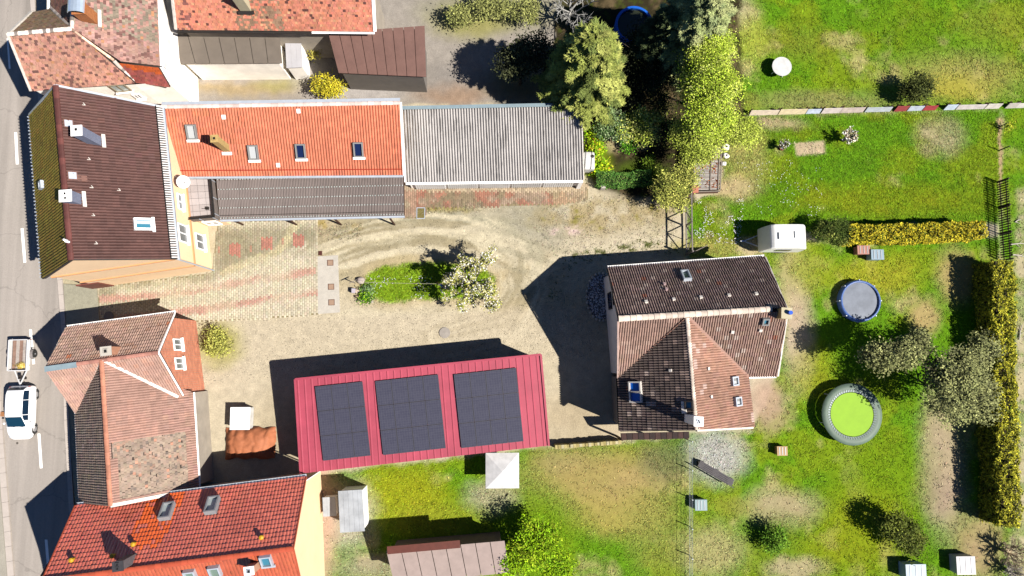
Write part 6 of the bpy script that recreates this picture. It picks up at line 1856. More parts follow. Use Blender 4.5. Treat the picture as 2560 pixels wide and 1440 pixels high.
# ------------------------------------------------------------------ vehicles
def catmull(p0, p1, p2, p3, t):
    return .5 * ((2 * p1) + (-p0 + p2) * t + (2 * p0 - 5 * p1 + 4 * p2 - p3) * t * t + (-p0 + 3 * p1 - 3 * p2 + p3) * t ** 3)
def car():
    # stations from the tail to the nose: y, then (half width, height) of seven profile points
    ST = [(-1.84, [(.60, .32), (.66, .42), (.66, .62), (.62, .74), (.50, .78), (.3, .79), (0, .80)]),
          (-1.76, [(.74, .24), (.79, .40), (.79, .70), (.74, .90), (.60, .97), (.35, .99), (0, 1.0)]),
          (-1.52, [(.80, .20), (.845, .38), (.845, .72), (.80, .95), (.60, 1.32), (.36, 1.37), (0, 1.385)]),
          (-1.15, [(.81, .19), (.855, .36), (.85, .72), (.80, .96), (.60, 1.42), (.38, 1.465), (0, 1.48)]),
          (-.45, [(.81, .19), (.855, .36), (.85, .72), (.805, .96), (.60, 1.44), (.38, 1.485), (0, 1.50)]),
          (.20, [(.81, .19), (.855, .36), (.85, .72), (.80, .95), (.59, 1.40), (.38, 1.44), (0, 1.455)]),
          (.62, [(.81, .19), (.855, .36), (.85, .72), (.80, .93), (.64, 1.18), (.40, 1.215), (0, 1.225)]),
          (1.02, [(.81, .19), (.85, .37), (.845, .72), (.78, .90), (.68, .955), (.42, .985), (0, .995)]),
          (1.42, [(.78, .20), (.82, .38), (.81, .68), (.74, .81), (.60, .86), (.36, .885), (0, .895)]),
          (1.72, [(.68, .24), (.73, .38), (.72, .56), (.64, .67), (.48, .72), (.28, .74), (0, .75)]),
          (1.86, [(.52, .28), (.56, .38), (.55, .50), (.48, .56), (.34, .59), (.2, .60), (0, .61)])]
    ys = np.array([s[0] for s in ST]); G = np.array([s[1] for s in ST])
    def surf(s, t):
        def interp(arr, u):
            i = int(min(max(math.floor(u), 0), len(arr) - 2)); f = u - i
            g = lambda k: arr[min(max(k, 0), len(arr) - 1)]
            return catmull(g(i - 1), g(i), g(i + 1), g(i + 2), f)
        row = interp(G, s); y = float(interp(ys, s))
        x, z = interp(row, t)
        return np.array([x, y, z])
    def patch(s0, s1, t0, t1, ns, nt_, off=0.0, both=True, flip=False):
        vs = []; fs = []
        for sg in ((1, -1) if both else (1,)):
            k0 = len(vs)
            for i in range(ns + 1):
                for j in range(nt_ + 1):
                    s = s0 + (s1 - s0) * i / ns; t = t0 + (t1 - t0) * j / nt_
                    p = surf(s, t)
                    if off:
                        e = .05
                        n = np.cross(surf(s + e, t) - surf(s - e, t), surf(s, min(t + e, 6)) - surf(s, max(t - e, 0)))
                        n = un(n); 
                        if n[0] * 1 + n[2] * 1 < 0: n = -n
                        p = p + n * off
                    vs.append((p[0] * sg, p[1], p[2]))
            for i in range(ns):
                for j in range(nt_):
                    a = k0 + i * (nt_ + 1) + j
                    q = (a, a + 1, a + nt_ + 2, a + nt_ + 1)
                    fs.append(q if sg > 0 else q[::-1])
        return vs, fs
    g = P(67, 1029)
    t = thing("white_car", "small white hatchback parked at the kerb with the trailer behind it", "car", g)
    t.rotation_euler = (0, 0, math.pi + .02); t.scale = (.95, 1, .98)
    paint = mat("white_car_paint", (.72, .72, .73), .22, .02, 3, spec=.6, coat=.6)
    def part(name, vs, fs, m, smooth=True, parent=None):
        me = MB().add(vs, fs).mesh(name, m, smooth)
        bm = bmesh.new(); bm.from_mesh(me); bmesh.ops.remove_doubles(bm, verts=bm.verts, dist=.0005); bmesh.ops.recalc_face_normals(bm, faces=bm.faces); bm.to_mesh(me); bm.free()
        if smooth: me.polygons.foreach_set("use_smooth", [True] * len(me.polygons))
        o = bpy.data.objects.new(name, me); C.objects.link(o); o.parent = parent or t; WORLD[o.name] = Vector((0, 0, 0)); return o
    vs, fs = patch(0, 10, 0, 6, 60, 24)
    k = len(vs)
    body = part("body", vs, fs, paint)
    cap = MB()
    for s in (0, 10):
        ring = [surf(s, j / 4) for j in range(25)]
        pts = [tuple(p) for p in ring] + [(-p[0], p[1], p[2]) for p in ring[::-1][1:]]
        cap.poly(pts)
    part("bumper_face", cap.v, cap.f, paint, False)
    gl = glass_mat("car_glass", (.005, .014, .03), .05); gw = glass_mat("windscreen_glass", (.004, .022, .04), .06)
    part("windscreen", *patch(5.12, 6.86, 4.08, 6, 14, 8, .007), gw)
    part("rear_window", *patch(1.12, 1.9, 4.08, 6, 8, 8, .007), gl)
    for sg in (1, -1):
        for (s0, s1) in ((2.0, 3.40), (3.44, 4.86), (4.92, 5.75)):
            v, f = patch(s0, s1, 3.12, 3.9, 8, 5, .007, both=False)
            part("side_window", [(p[0] * sg, p[1], p[2]) for p in v], f if sg > 0 else [q[::-1] for q in f], gl)
    tyre = mat("tyre", A(60, 58, 56), .8, .1, 8); rim = mat("alloy", (.32, .32, .33), .35, .1, 5, metal=.6)
    for sx in (1, -1):
        for y in (-1.2, 1.2):
            q = Matrix.Translation((sx * .745, y, .30)) @ Matrix.Rotation(math.pi / 2 * sx, 4, 'Y')
            arch = MB().lathe([(.33, .075), (.36, .11), (.345, .118), (.31, .08)], 28, M=q)
            w = MB().lathe([(.14, -.09), (.29, -.09), (.305, -.04), (.305, .07), (.285, .105), (.20, .105), (.19, .09)], 28, M=q)
            wo = part("wheel", w.v, w.f, tyre)
            rb = MB().lathe([(.2, .085), (.2, .1), (.17, .09), (.05, .098), (.01, .1)], 20, M=q)
            for k in range(5):
                a = k * 1.2566
                rb.bar(q @ Vector((.04 * math.cos(a), .04 * math.sin(a), .1)), q @ Vector((.19 * math.cos(a), .19 * math.sin(a), .104)), .05, .02, up=(sx, 0, 0))
            part("rim", rb.v, rb.f, rim, False, wo)
            part("wheel_arch", arch.v, arch.f, mat("arch_shadow_gap", A(70, 70, 72), .8, 0, 1))
        m_ = MB().blob((sx * .93, .72, .98), (.09, .07, .065), seed=1, rough=.05); part("mirror", m_.v, m_.f, paint)
        hl = MB().blob((sx * .60, 1.60, .70), (.12, .16, .06), seed=2, rough=.05); part("headlight", hl.v, hl.f, glass_mat("lamp_glass", (.4, .42, .45), .1))
        tl = MB().blob((sx * .68, -1.76, .82), (.09, .06, .14), seed=3, rough=.05); part("tail_light", tl.v, tl.f, glass_mat("lamp_red", (.25, .01, .01), .2))
        hd = MB(); hd.bar((sx * .848, -.25, .86), (sx * .848, -.05, .86), .03, .03); hd.bar((sx * .845, -1.0, .86), (sx * .845, -.82, .86), .03, .03); part("door_handle", hd.v, hd.f, paint, False)
        rl = MB().bar((sx * .59, -1.3, 1.455), (sx * .58, .1, 1.435), .025, .025); part("roof_rail", rl.v, rl.f, M_greymetal, False)
    an = MB().tube([(0, -1.1, 1.47), (0, -1.3, 1.62)], .012, 5); part("aerial", an.v, an.f, M_dark, False)
    wp = MB(); wp.bar((.5, 1.03, .995), (-.1, .93, 1.035), .02, .015); wp.bar((-.05, 1.04, 1.0), (-.6, .95, 1.03), .02, .015); part("wiper", wp.v, wp.f, M_black, False)
    for (y0, y1) in ((-1.05, -1.05), (.02, .02), (.95, .95)):
        for sx in (1, -1):
            sm = MB().bar((sx * .858, y0, .32), (sx * .825, y1, .93), .012, .012); part("door_seam", sm.v, sm.f, M_greymetal, False)
    sm = MB().bar((.70, 1.06, .965), (.62, 1.70, .735), .012, .012).bar((-.70, 1.06, .965), (-.62, 1.70, .735), .012, .012).bar((.62, 1.71, .735), (-.62, 1.71, .735), .02, .012); part("bonnet_seam", sm.v, sm.f, M_greymetal, False)
    pl_ = MB().box((0, -1.85, .55), (.5, .02, .12)); part("number_plate", pl_.v, pl_.f, M_white, False)
    und = MB(); und.box((0, 0, .24), (1.5, 3.3, .18)); part("underbody", und.v, und.f, M_black, False)
    hk = MB().tube([(0, -1.8, .35), (0, -2.0, .36), (0, -2.02, .42)], .03, 6); part("tow_bar", hk.v, hk.f, M_dark, False)
car()

def trailer():
    g = P(64, 888)
    t = thing("car_trailer", "small open box trailer with plank floor hitched behind the white car", "trailer", g)
    t.rotation_euler = (0, 0, .02)
    alu = mat("aluminium", (.55, .55, .55), .35, .1, 4, metal=.3)
    def part(name, b, m, parent=None):
        me = b.mesh(name, m); o = bpy.data.objects.new(name, me); C.objects.link(o); o.parent = parent or t; WORLD[o.name] = Vector((0, 0, 0)); return o
    W, L, z0, z1 = 1.28, 2.15, .48, .84
    for i, cx in enumerate((-.47, -.235, 0, .235, .47)):
        part("floor_plank", MB().box((cx, 0, z0), (.225, L - .06, .03)), mat(f"trailer_plank_{i % 2}", A(*[(165, 130, 112), (205, 190, 178)][i % 2]), .85, .3, 5))
    for sx in (-1, 1):
        b = MB(); b.box((sx * W / 2, 0, (z0 + z1) / 2), (.04, L, z1 - z0)); b.box((sx * W / 2, 0, z1), (.08, L, .04)); b.box((sx * (W / 2 + .03), 0, z0 + .18), (.03, L, .04))
        part("side_board", b, alu)
    for sy in (-1, 1):
        b = MB(); b.box((0, sy * L / 2, (z0 + z1) / 2), (W - .045, .04, z1 - z0)); b.box((0, sy * L / 2, z1), (W - .09, .06, .035))
        part("tail_board" if sy > 0 else "front_board", b, alu)
    for sx in (-1, 1):
        q = Matrix.Translation((sx * (W / 2 + .14), .08, .29)) @ Matrix.Rotation(math.pi / 2 * sx, 4, 'Y')
        wo = part("wheel", MB().lathe([(.1, -.07), (.26, -.07), (.28, -.03), (.28, .04), (.26, .07), (.15, .07)], 24, M=q), mat("tyre", None))
        part("rim", MB().lathe([(.15, .068), (.13, .05), (.06, .06), (.05, .09), (.01, .09)], 16, M=q), mat("alloy", None), wo)
        mg = MB(); vs = []
        for k in range(9):
            a = math.pi * k / 8
            for x in (.03, .25): vs.append((sx * (W / 2 + x), .08 + .36 * math.cos(a), .30 + .36 * math.sin(a)))
        mg.add(vs, [(2 * k, 2 * k + 1, 2 * k + 3, 2 * k + 2) for k in range(8)])
        o = part("mudguard", mg, mat("grey_plastic", A(165, 155, 150), .6, .1, 4)); s = o.modifiers.new("thickness", 'SOLIDIFY'); s.thickness = .015
    b = MB(); b.bar((-.42, -L / 2, .42), (0, -L / 2 - 1.0, .42), .06, .07); b.bar((.42, -L / 2, .42), (0, -L / 2 - 1.0, .42), .06, .07); b.bar((0, -L / 2 - .9, .44), (0, -L / 2 - 1.2, .44), .07, .07)
    part("drawbar", b, alu)
    part("coupling", MB().blob((0, -L / 2 - 1.22, .46), (.07, .09, .06), seed=4, rough=.05), M_white)
    b = MB(); b.tube([(.14, -L / 2 - .55, .1), (.14, -L / 2 - .55, .75)], .025, 6); b.box((.14, -L / 2 - .55, .12), (.06, .18, .18)); b.box((0, -L / 2 - .45, .5), (.2, .3, .1)); part("jockey_wheel", b, M_dark)
    b = MB(); b.box((0, L / 2 + .03, .42), (W, .05, .08)); part("light_bar", b, mat("red_reflector", A(200, 60, 50), .4, .1, 4))
    s = thing("straw_pile", "yellow straw heap lying on the trailer floor by the front board", "straw", tuple(np.array(g) + (0.1, -.7, .5)))
    r = np.random.default_rng(3); q = np.array(g) + r.normal(0, 1, (260, 3)) * (.2, .12, .0) + (.05, -.75, .53); q[:, 2] += r.random(260) * .1
    link("straw", leaf_mesh("straw", q, .14, pal_cols([A(240, 215, 130), A(225, 190, 90)], [1, 1], 260, r), 3, .6, .35), s)
trailer()

def caravan():
    z = 2.55
    c0 = P(1974, 590, z)
    g = (c0[0], c0[1], 0)
    t = thing("caravan", "white caravan parked at the lawn edge with its drawbar pointing left", "caravan", g)
    W, L = 1.75, 3.05
    prof = [(-L / 2, .5), (-L / 2 + .02, 1.3), (-L / 2 + .25, 2.3), (-L / 2 + .5, z - .05), (-.5, z), (.6, z), (L / 2 - .4, z - .08), (L / 2 - .1, 2.0), (L / 2, 1.2), (L / 2, .5)]
    b = MB(); n = len(prof)
    vs = [(g[0] + x, g[1] - W / 2, zz) for x, zz in prof] + [(g[0] + x, g[1] + W / 2, zz) for x, zz in prof]
    b.add(vs, [(i, (i + 1) % n, n + (i + 1) % n, n + i) for i in range(n)] + [tuple(range(n)), tuple(range(2 * n - 1, n - 1, -1))])
    b.build("body", mat("caravan_white", (.55, .55, .53), .4, .06, 2), t, bevel=.09)
    for (x, y) in ((-.55, 0), (.6, .1)):
        h = MB().box((g[0] + x, g[1] + y, z + .04), (.5, .5, .1)).build("roof_vent", mat("pale_plastic", (.45, .46, .45), .4, .1, 4), t, bevel=.03)
    MB().box((g[0] - .1, g[1] - W / 2 - .012, 1.55), (1.1, .03, .6)).build("window", G_dark, t); MB().box((g[0] - .1, g[1] + W / 2 + .012, 1.55), (1.1, .03, .6)).build("window", G_dark, t)
    for sy in (-1, 1):
        q = Matrix.Translation((g[0] + .15, g[1] + sy * (W / 2 - .1), .3)) @ Matrix.Rotation(-math.pi / 2 * sy, 4, 'X')
        MB().lathe([(.1, -.08), (.28, -.08), (.3, 0), (.28, .09), (.12, .09)], 20, M=q).build("wheel", mat("tyre", None), t)
    d = MB(); tip = (g[0] - L / 2 - 1.0, g[1] - .02, .45)
    d.bar((g[0] - L / 2 + .1, g[1] + .42, .45), tip, .06, .06); d.bar((g[0] - L / 2 + .1, g[1] - .42, .45), tip, .06, .06); d.bar(tip, (tip[0] - .25, tip[1], .47), .06, .06)
    d.build("drawbar", mat("light_steel", (.4, .42, .46), .4, .1, 4, metal=.3), t)
    MB().blob((tip[0] - .05, tip[1], .52), (.12, .06, .06), seed=3, rough=.1).build("coupling", mat("blue_coupling", A(110, 140, 200), .4, .1, 4), t)
caravan()

# ------------------------------------------------------------------ gate, fences, lawn edge
def steel_gate():
    g0, g1 = P(1712, 495), P(1714, 636)
    t = thing("steel_gate", "tall steel frame gate with diagonal braces between the gravel yard and the lawn", "gate", tuple((g0 + g1) / 2))
    m = mat("galvanised", (.12, .105, .095), .5, .15, 6, metal=.3)
    L = g1 - g0
    def q(u, z): return g0 + L * u + (0, 0, z)
    for a, b in ((.0, .497), (.503, 1)):
        f = MB()
        for z in (.25, 1.75): f.bar(q(a, z), q(b, z), .085, .085)
        f.bar(q(a, .25), q(a, 1.75), .085, .085); f.bar(q(b, .25), q(b, 1.75), .085, .085)
        leaf = f.build("gate_leaf", m, t)
        mids = [(a, 1.75, (a + b) / 2, .25), ((a + b) / 2, .25, b, 1.75)] if a == 0 else [(a, .25, (a + b) / 2, 1.75), ((a + b) / 2, 1.75, b, .25)]
        for u0, z0, u1, z1 in mids: MB().bar(q(u0, z0), q(u1, z1), .065, .065).build("brace", m, leaf)
        MB().bar(q((a + b) / 2, .25), q((a + b) / 2, 1.75), .04, .04).build("brace", m, leaf)
    for u in (-.01, 1.01): MB().bar(q(u, 0), q(u, 1.95), .11, .11).build("gate_post", m, t)
    MB().bar(g1 + (.05, -.1, 1.1), g1 + (1.3, .5, 1.2), .05, .05).build("stay", M_wood, t)
steel_gate()
def brick_pillar():
    p = P(1722, 486); t = thing("brick_pillar", "short red brick gate pillar with sloping tile cap below the slatted shelter", "pillar", p)
    MB().box((p[0], p[1], .75), (.36, .36, 1.5)).build("shaft", brick_mat("pillar_brick", A(190, 105, 80), A(165, 85, 62), A(190, 165, 145), .25, .075), t)
    MB().prism([(p[0] - .25, p[1] - .25, 1.5), (p[0] + .25, p[1] - .25, 1.5), (p[0] + .25, p[1] + .25, 1.62), (p[0] - .25, p[1] + .25, 1.62)], (0, 0, .07)).build("cap", mat("terracotta", A(225, 140, 110), .8, .2, 6), t)
brick_pillar()
def shelter():
    z = 1.3
    a, b, c, d = P(1733, 476, z), P(1800, 474, z), P(1804, 372, z), P(1738, 370, z)
    t = thing("slatted_shelter", "low weathered slat roof shelter covered in rusty leaves beside the lawn", "shelter", (*((a + c) / 2)[:2], 0))
    def q(u, v, h=0): return a + (b - a) * u + (d - a) * v + ((c - d) - (b - a)) * u * v + (0, 0, h)
    n = 34
    for i in range(n):
        v = (i + .5) / n
        MB().bar(q(-.01 + random.uniform(-.02, .02), v), q(.97 + random.uniform(-.02, .02), v + random.uniform(-.004, .004)), .06, .03).build("slat", mat(f"grey_slat_{i % 3}", A(*[(214, 202, 188), (188, 174, 160), (226, 216, 204)][i % 3], 1.1), .9, .35, 9), t)
    for u in (.05, .62, .92, 1.0): MB().bar(q(u, 0, .045 if u > .5 else -.06), q(u, 1, .045 if u > .5 else -.06), .07, .06).build("rail", M_wood, t)
    for u in (.03, .97):
        for v in (.02, .98): MB().bar(q(u, v, -z), q(u, v, -.08), .08, .08).build("post", M_wood, t)
    MB().prism([q(-.05, -.03, -.75), q(1.05, -.03, -.75), q(1.05, 1, -.75), q(-.05, 1, -.75)], (0, 0, .05)).build("lower_deck", M_brownwood, t)
    MB().bar(q(0, -.03, -.1), q(1.02, -.03, -.1), .06, .2).build("front_beam", M_wood, t)
    r = np.random.default_rng(8); m = 420
    uv = r.random((m, 2)) * (.95, 1); kk = fbm(uv[:, 0] * 2, uv[:, 1] * 3, .5, 2, 4) + .35 * uv[:, 1] > .62
    cen = np.array([q(u, v, .03) for u, v in uv[kk]])
    lf = thing("leaf_litter", "rust brown leaf litter lying on the slat roof of the shelter", "leaves", tuple(q(.4, .6)))
    link("leaf_litter_leaves", leaf_mesh("litter", cen, .12, pal_cols([A(165, 85, 40), A(125, 60, 32), A(190, 120, 70)], [3, 2, 1], len(cen), r), 5, 1.5, .6), lf)
shelter()
for k, (px, py, s, lb) in enumerate(((1812, 368, .3, "holed white stone at the top of the three beside the slatted shelter"), (1814, 390, .26, "middle white stone of the three beside the slatted shelter"), (1808, 410, .24, "lowest white stone of the three beside the slatted shelter"), (1828, 322, .25, "white stone with a dark hole under the spreading tree"), (1845, 320, .2, "small white stone right of the holed one under the spreading tree"))):
    t = thing("white_stone", lb, "stone", P(px, py), "white stones by the shelter")
    p = P(px, py); b = MB().blob((p[0], p[1], s * .35), (s, s * .8, s * .5), seed=k, rough=.25); b.build("stone", mat("white_stone", (.5, .48, .45), .9, .3, 9), t, smooth=True)
    MB().blob((p[0] + .03, p[1], s * .72), (s * .25, s * .3, s * .16), seed=k + 9, rough=.2).build("hollow", M_black, t)

def board_fence():
    xs = [(1872, 1943, (225, 205, 180), -.12), (1945, 2012, (232, 212, 170), 0), (2014, 2048, (205, 212, 225), 0), (2052, 2098, (225, 208, 198), .03), (2099, 2156, (210, 190, 178), 0), (2161, 2224, (192, 196, 198), 0), (2234, 2264, (165, 70, 70), 0), (2267, 2303, (196, 202, 212), 0), (2305, 2337, (172, 62, 66), 0), (2358, 2385, (205, 214, 225), 0), (2388, 2458, (216, 204, 196), -.04), (2460, 2496, (222, 210, 196), .02), (2512, 2538, (205, 192, 180), .25), (2538, 2562, (222, 212, 202), -.2)]
    names = ["cream tilted", "long cream", "short bluish white", "pinkish white", "weathered pinkish", "plain grey", "dark red ribbed", "grey blue", "brighter red ribbed", "small bluish white", "long pale weathered", "last straight beige", "leaning grey", "leaning white"]
    for k, (x0, x1, col, tl) in enumerate(xs):
        y0 = 288 - (x0 - 1872) * .028; y1 = 288 - (x1 - 1872) * .028
        a, b = P(x0, y0), P(x1, y1)
        t = thing("fence_section", f"{names[k]} section in the patched low fence behind the lawn", "fence", tuple((a + b) / 2), "patched fence sections")
        d = un(b - a); L = np.linalg.norm(b - a); hgt = .55 + .06 * math.sin(k * 2.3)
        lean = np.array([d[1], -d[0], 0]) * -.045
        m = mat(f"fence_board_{k}", A(*col, 1.6), .85, .25, 3)
        nb = 4
        for j in range(nb):
            zz = hgt * (j + .5) / nb
            sh = d * tl * 0
            MB().bar(a + lean * j + (0, 0, zz + tl * -L * .5 * .3), b + lean * j + (0, 0, zz + tl * L * .5 * .3), .035 + .004 * (j % 2), hgt / nb * 1.0, up=(0, .28, .96)).build("board", m, t)
        for p in (a + d * .06, b - d * .06): MB().bar(p + (0, .26, -.05), p + (0, .26, hgt + .08), .07, .07).build("post", M_brownwood, t)
board_fence()

def picket_fence():
    a, b = P(2490, 455), P(2501, 652)
    t = thing("picket_fence", "dark wooden picket fence between the lawn and the field strip", "fence", tuple((a + b) / 2))
    m = mat("dark_picket", A(72, 58, 44), .85, .3, 6)
    L = np.linalg.norm(b - a); d = (b - a) / L; n = int(L / .185)
    for k, z in enumerate((.35, .95)): MB().bar(a + (.03, 0, z), b + (.03, 0, z), .04, .07).build("rail", m, t)
    for i in range(4):
        p = a + d * L * (i / 3.0) * .996 + (.09, 0, 0); MB().bar(p, p + (0, 0, 1.2), .09, .09).build("post", m, t)
    me = MB().bar((0, 0, .08), (0, 0, 1.25), .03, .085, up=(0, 1, 0)).mesh("picket", m)
    for i in range(n):
        link("picket", me, t, a + d * (i + .5) * .185 + (random.uniform(-.01, .01), 0, random.uniform(-.03, .03)))
picket_fence()
t = thing("fence_post", "lone dark fence post casting a slanting shadow above the picket fence", "post", P(2499, 378))
p = P(2498, 376); b = MB(); b.tube([p, p + (.0, 0, 1.1)], [.05, .045], 7); b.build("shaft", M_dark, t)
t = thing("fence_post", "thin dark fence post near the corner of the patched panel fence", "post", P(2499, 318))
p = P(2496, 318); b = MB(); b.tube([p, p + (.0, 0, 1.0)], [.04, .035], 7); b.build("shaft", M_dark, t)
t = thing("garden_sapling", "thin sapling with yellow leaves by the upper fence posts", "sapling", P(2510, 322))
p = P(2505, 324); b = MB(); b.tube([p, p + (.1, .1, .7)], [.02, .01], 5); b.build("stem", M_bark, t)
r_ = np.random.default_rng(12); cen = np.array(p) + r_.normal(0, 1, (160, 3)) * (.22, .2, .15) + (.1, .08, .6)
link("leaves", leaf_mesh("leaves", cen, .13, pal_cols([A(200, 200, 60), A(150, 170, 40)], [1, 1], 160, r_), 2, .3, .6), t)

# ------------------------------------------------------------------ island things
def island():
    for k, (px, py, s, col, lb) in enumerate(((903, 702, (.30, .27, .2), (225, 205, 190), "large pale round boulder at the left tip of the grassy island"), (892, 728, (.2, .2, .13), (230, 205, 180), "cream boulder below the large pale one on the island tip"), (896, 742, (.3, .12, .1), (205, 175, 140), "flat tan edging stone at the lower left of the island"), (930, 755, (.14, .1, .08), (210, 195, 175), "small grey stone on the lower edge of the island"))):
        t = thing("boulder", lb, "boulder", P(px, py)); p = P(px, py)
        MB().blob((p[0], p[1], s[2] * .8), s, seed=k + 30, rough=.12).build("stone", mat(f"boulder_{k}", A(*col), .9, .15, 5), t, smooth=True)
    p = P(886, 728)
    t = thing("pink_planter", "small pinkish white ribbed planter standing by the island boulders", "planter", p)
    b = MB().box((p[0], p[1], .22), (.26, .34, .44)); b.build("tub", mat("pinkish_plaster", A(240, 215, 220), .8, .1, 5), t, bevel=.02)
    for k in range(5): MB().box((p[0], p[1] - .14 + k * .07, .45), (.27, .025, .03)).build("rib", M_zinc, t)
    for px, py, hx, lb in ((888, 708, 1.0, "pale clothesline post with crossbar at the left end of the island"), (1108, 716, 1.9, "leaning clothesline post under the blossom tree")):
        t = thing("clothesline_post", lb, "post", P(px, py)); p = P(px, py)
        MB().tube([p, p + (0, 0, hx)], .035, 7).build("shaft", M_wood if hx < 1.5 else M_bark, t)
        MB().bar(p + (-.25, -.12, hx), p + (.3, .14, hx), .05, .05).build("crossbar", M_wood, t)
        if hx > 1.5: MB().bar(p + (-.05, -.02, 1.5), p + (-.55, .35, .0), .05, .05).build("strut", mat("orange_wood", A(205, 150, 95), .8, .2, 6), t)
    a, b = P(888, 708) + (0, 0, 1.0), P(1108, 716) + (0, 0, 1.85)
    t = thing("clothesline", "thin pale line strung across the grassy island", "line", tuple((a + b) / 2))
    pts = [a + (b - a) * u - (0, 0, .25 * 4 * u * (1 - u)) for u in np.linspace(0, 1, 13)]
    MB().tube(pts, .012, 5).build("cord", mat("pale_cord", A(225, 215, 180), .8, .1, 4), t)
    q = b - (b - a) * .01 + (0.05, -.05, -.2)
    t = thing("peg_bag", "bright blue peg bag hanging by the blossom tree trunk", "peg bag", tuple(q))
    MB().blob(tuple(q), (.16, .12, .2), seed=2, rough=.15).build("bag", mat("blue_fabric", A(50, 140, 225), .7, .1, 6), t, smooth=True)
    MB().tube([q + (0, 0, .18), q + (0, 0, .3)], .012, 5).build("hook", M_zinc, t)
    broadleaf("sage_plant", "grey green herb clump beside the pale boulders", "plant", (918, 728), .4, [(918, 725, .22, .3, .3, .18)], 420, .11, [A(150, 170, 120), A(115, 145, 85)], [1, 1], 271, twigs=2, trunk_r=.015)
    broadleaf("green_plant", "bright green leafy clump at the lower left of the island", "plant", (914, 746), .4, [(914, 745, .25, .35, .2, .2)], 480, .12, [A(150, 190, 30), A(70, 120, 30)], [1, 1], 272, twigs=2, trunk_r=.015)
island()

# ------------------------------------------------------------------ small things by the shed and in the gardens
p = P(1468, 411); t = thing("white_tank", "white plastic water tank strapped with ropes behind the shed end", "water tank", p)
MB().box((p[0], p[1], .55), (.85, 1.35, 1.1)).build("tank", mat("white_plastic", (.36, .36, .35), .45, .25, 2), t, bevel=.15)
for k in (-.35, .1): MB().bar((p[0] + k, p[1] - .69, 1.11), (p[0] + k + .12, p[1] + .69, 1.11), .03, .03).build("strap", M_dark, t)
MB().lathe([(.12, 0), (.12, .05), (.02, .06)], 14, c=(p[0] + .25, p[1] + .3, 1.1)).build("lid", M_dark, t)
p = P(1505, 471); t = thing("stone_block", "square pale concrete block casting a black shadow below the clipped hedge", "block", p)
MB().box((p[0], p[1], .32), (.34, .28, .64)).build("block", M_conc, t, bevel=.02)
# round blue pool rim in the shade of the grove
p = P(1583, 68, .5); t = thing("blue_round_pool", "round pool with blue rim in the deep shade of the grove", "pool", (p[0], p[1], 0))
MB().lathe([(1.42, 0), (1.46, .85), (1.46, .95), (1.28, .98), (1.26, .9), (1.3, .3)], 40, c=(p[0], p[1], 0)).build("rim", mat("blue_pool_rim", A(40, 120, 235), .4, .1, 3), t, smooth=False)
MB().lathe([(1.27, .7), (.6, .70), (.01, .71)], 40, c=(p[0], p[1], 0)).build("cover", mat("murky_water", A(55, 60, 45), .2, .3, 2), t)
# round blue pool in the right garden
p = P(2152, 752, .6); t = thing("blue_paddling_pool", "round blue and grey paddling pool in the right garden", "pool", (p[0], p[1], 0))
MB().lathe([(1.5, 0), (1.58, .3), (1.5, .62), (1.38, .64), (1.36, .2)], 36, c=(p[0], p[1], 0)).build("wall", mat("blue_pool_wall", A(90, 125, 195), .4, .15, 2), t, smooth=True)
MB().lathe([(1.37, .5), (.7, .5), (.01, .5)], 36, c=(p[0], p[1], 0)).build("cover", mat("grey_cover", A(150, 155, 165), .3, .25, 1.5), t)
for k in range(8):
    a = k * .785; MB().tube([(p[0] + 1.54 * math.cos(a), p[1] + 1.54 * math.sin(a), 0), (p[0] + 1.56 * math.cos(a), p[1] + 1.56 * math.sin(a), .6)], .04, 6).build("leg", M_zinc, t)
# trampoline
p = P(2130, 1036, .85); t = thing("trampoline", "round trampoline with lime green mat and dark edge pad in the right garden", "trampoline", (p[0], p[1], 0))
MB().lathe([(1.56, .85), (.8, .84), (.01, .835)], 44, c=(p[0], p[1], 0)).build("mat", mat("lime_mat", A(168, 218, 28), .7, .08, 2), t)
MB().lathe([(1.6, .87), (1.9, .92), (2.2, .88), (2.22, .82), (1.6, .82)], 44, c=(p[0], p[1], 0)).build("edge_pad", mat("edge_pad", A(120, 140, 120), .6, .12, 3), t, smooth=True)
for k in range(6):
    a = k * 1.047 + .3; x, y = p[0] + 2.1 * math.cos(a), p[1] + 2.1 * math.sin(a)
    MB().tube([(x, y, 0), (x, y, .82)], .03, 6).build("leg", M_zinc, t)
sp = MB()
for k in range(60):
    a = k * math.pi / 30; sp.bar((p[0] + 1.6 * math.cos(a), p[1] + 1.6 * math.sin(a), .86), (p[0] + 1.78 * math.cos(a), p[1] + 1.78 * math.sin(a), .93), .03, .02)
sp.build("springs", M_zinc, t, kind="stuff")

def little_roof(name, label, cat, corners, zt, zb, m, wall, over=.15, slat=None, parts="roof_sheet", n=6):
    """mono-pitch shed: photo corners of the roof (high edge first two, low edge last two)"""
    d, c = P(*corners[0], zt), P(*corners[1], zt); b, a = P(*corners[2], zb), P(*corners[3], zb)
    t = thing(name, label, cat, (*((a + c) / 2)[:2], 0))
    def q(u, v): return a + (b - a) * u + (d - a) * v + ((c - d) - (b - a)) * u * v
    for i in range(n):
        MB().prism([q(i / n + .003, 0), q((i + 1) / n - .003, 0), q((i + 1) / n - .003, 1), q(i / n + .003, 1)], (0, 0, -.05 - .012 * (i % 2))).build(parts, m, t)
    s = .04
    walls(t, [(*q(s, s)[:2], zb - .1), (*q(1 - s, s)[:2], zb - .1), (*q(1 - s, 1 - s)[:2], zt - .12), (*q(s, 1 - s)[:2], zt - .12)], wall)
    return t
wb = mat("shed_boards", A(150, 125, 105), .85, .25, 3); gb_ = mat("grey_block", None)
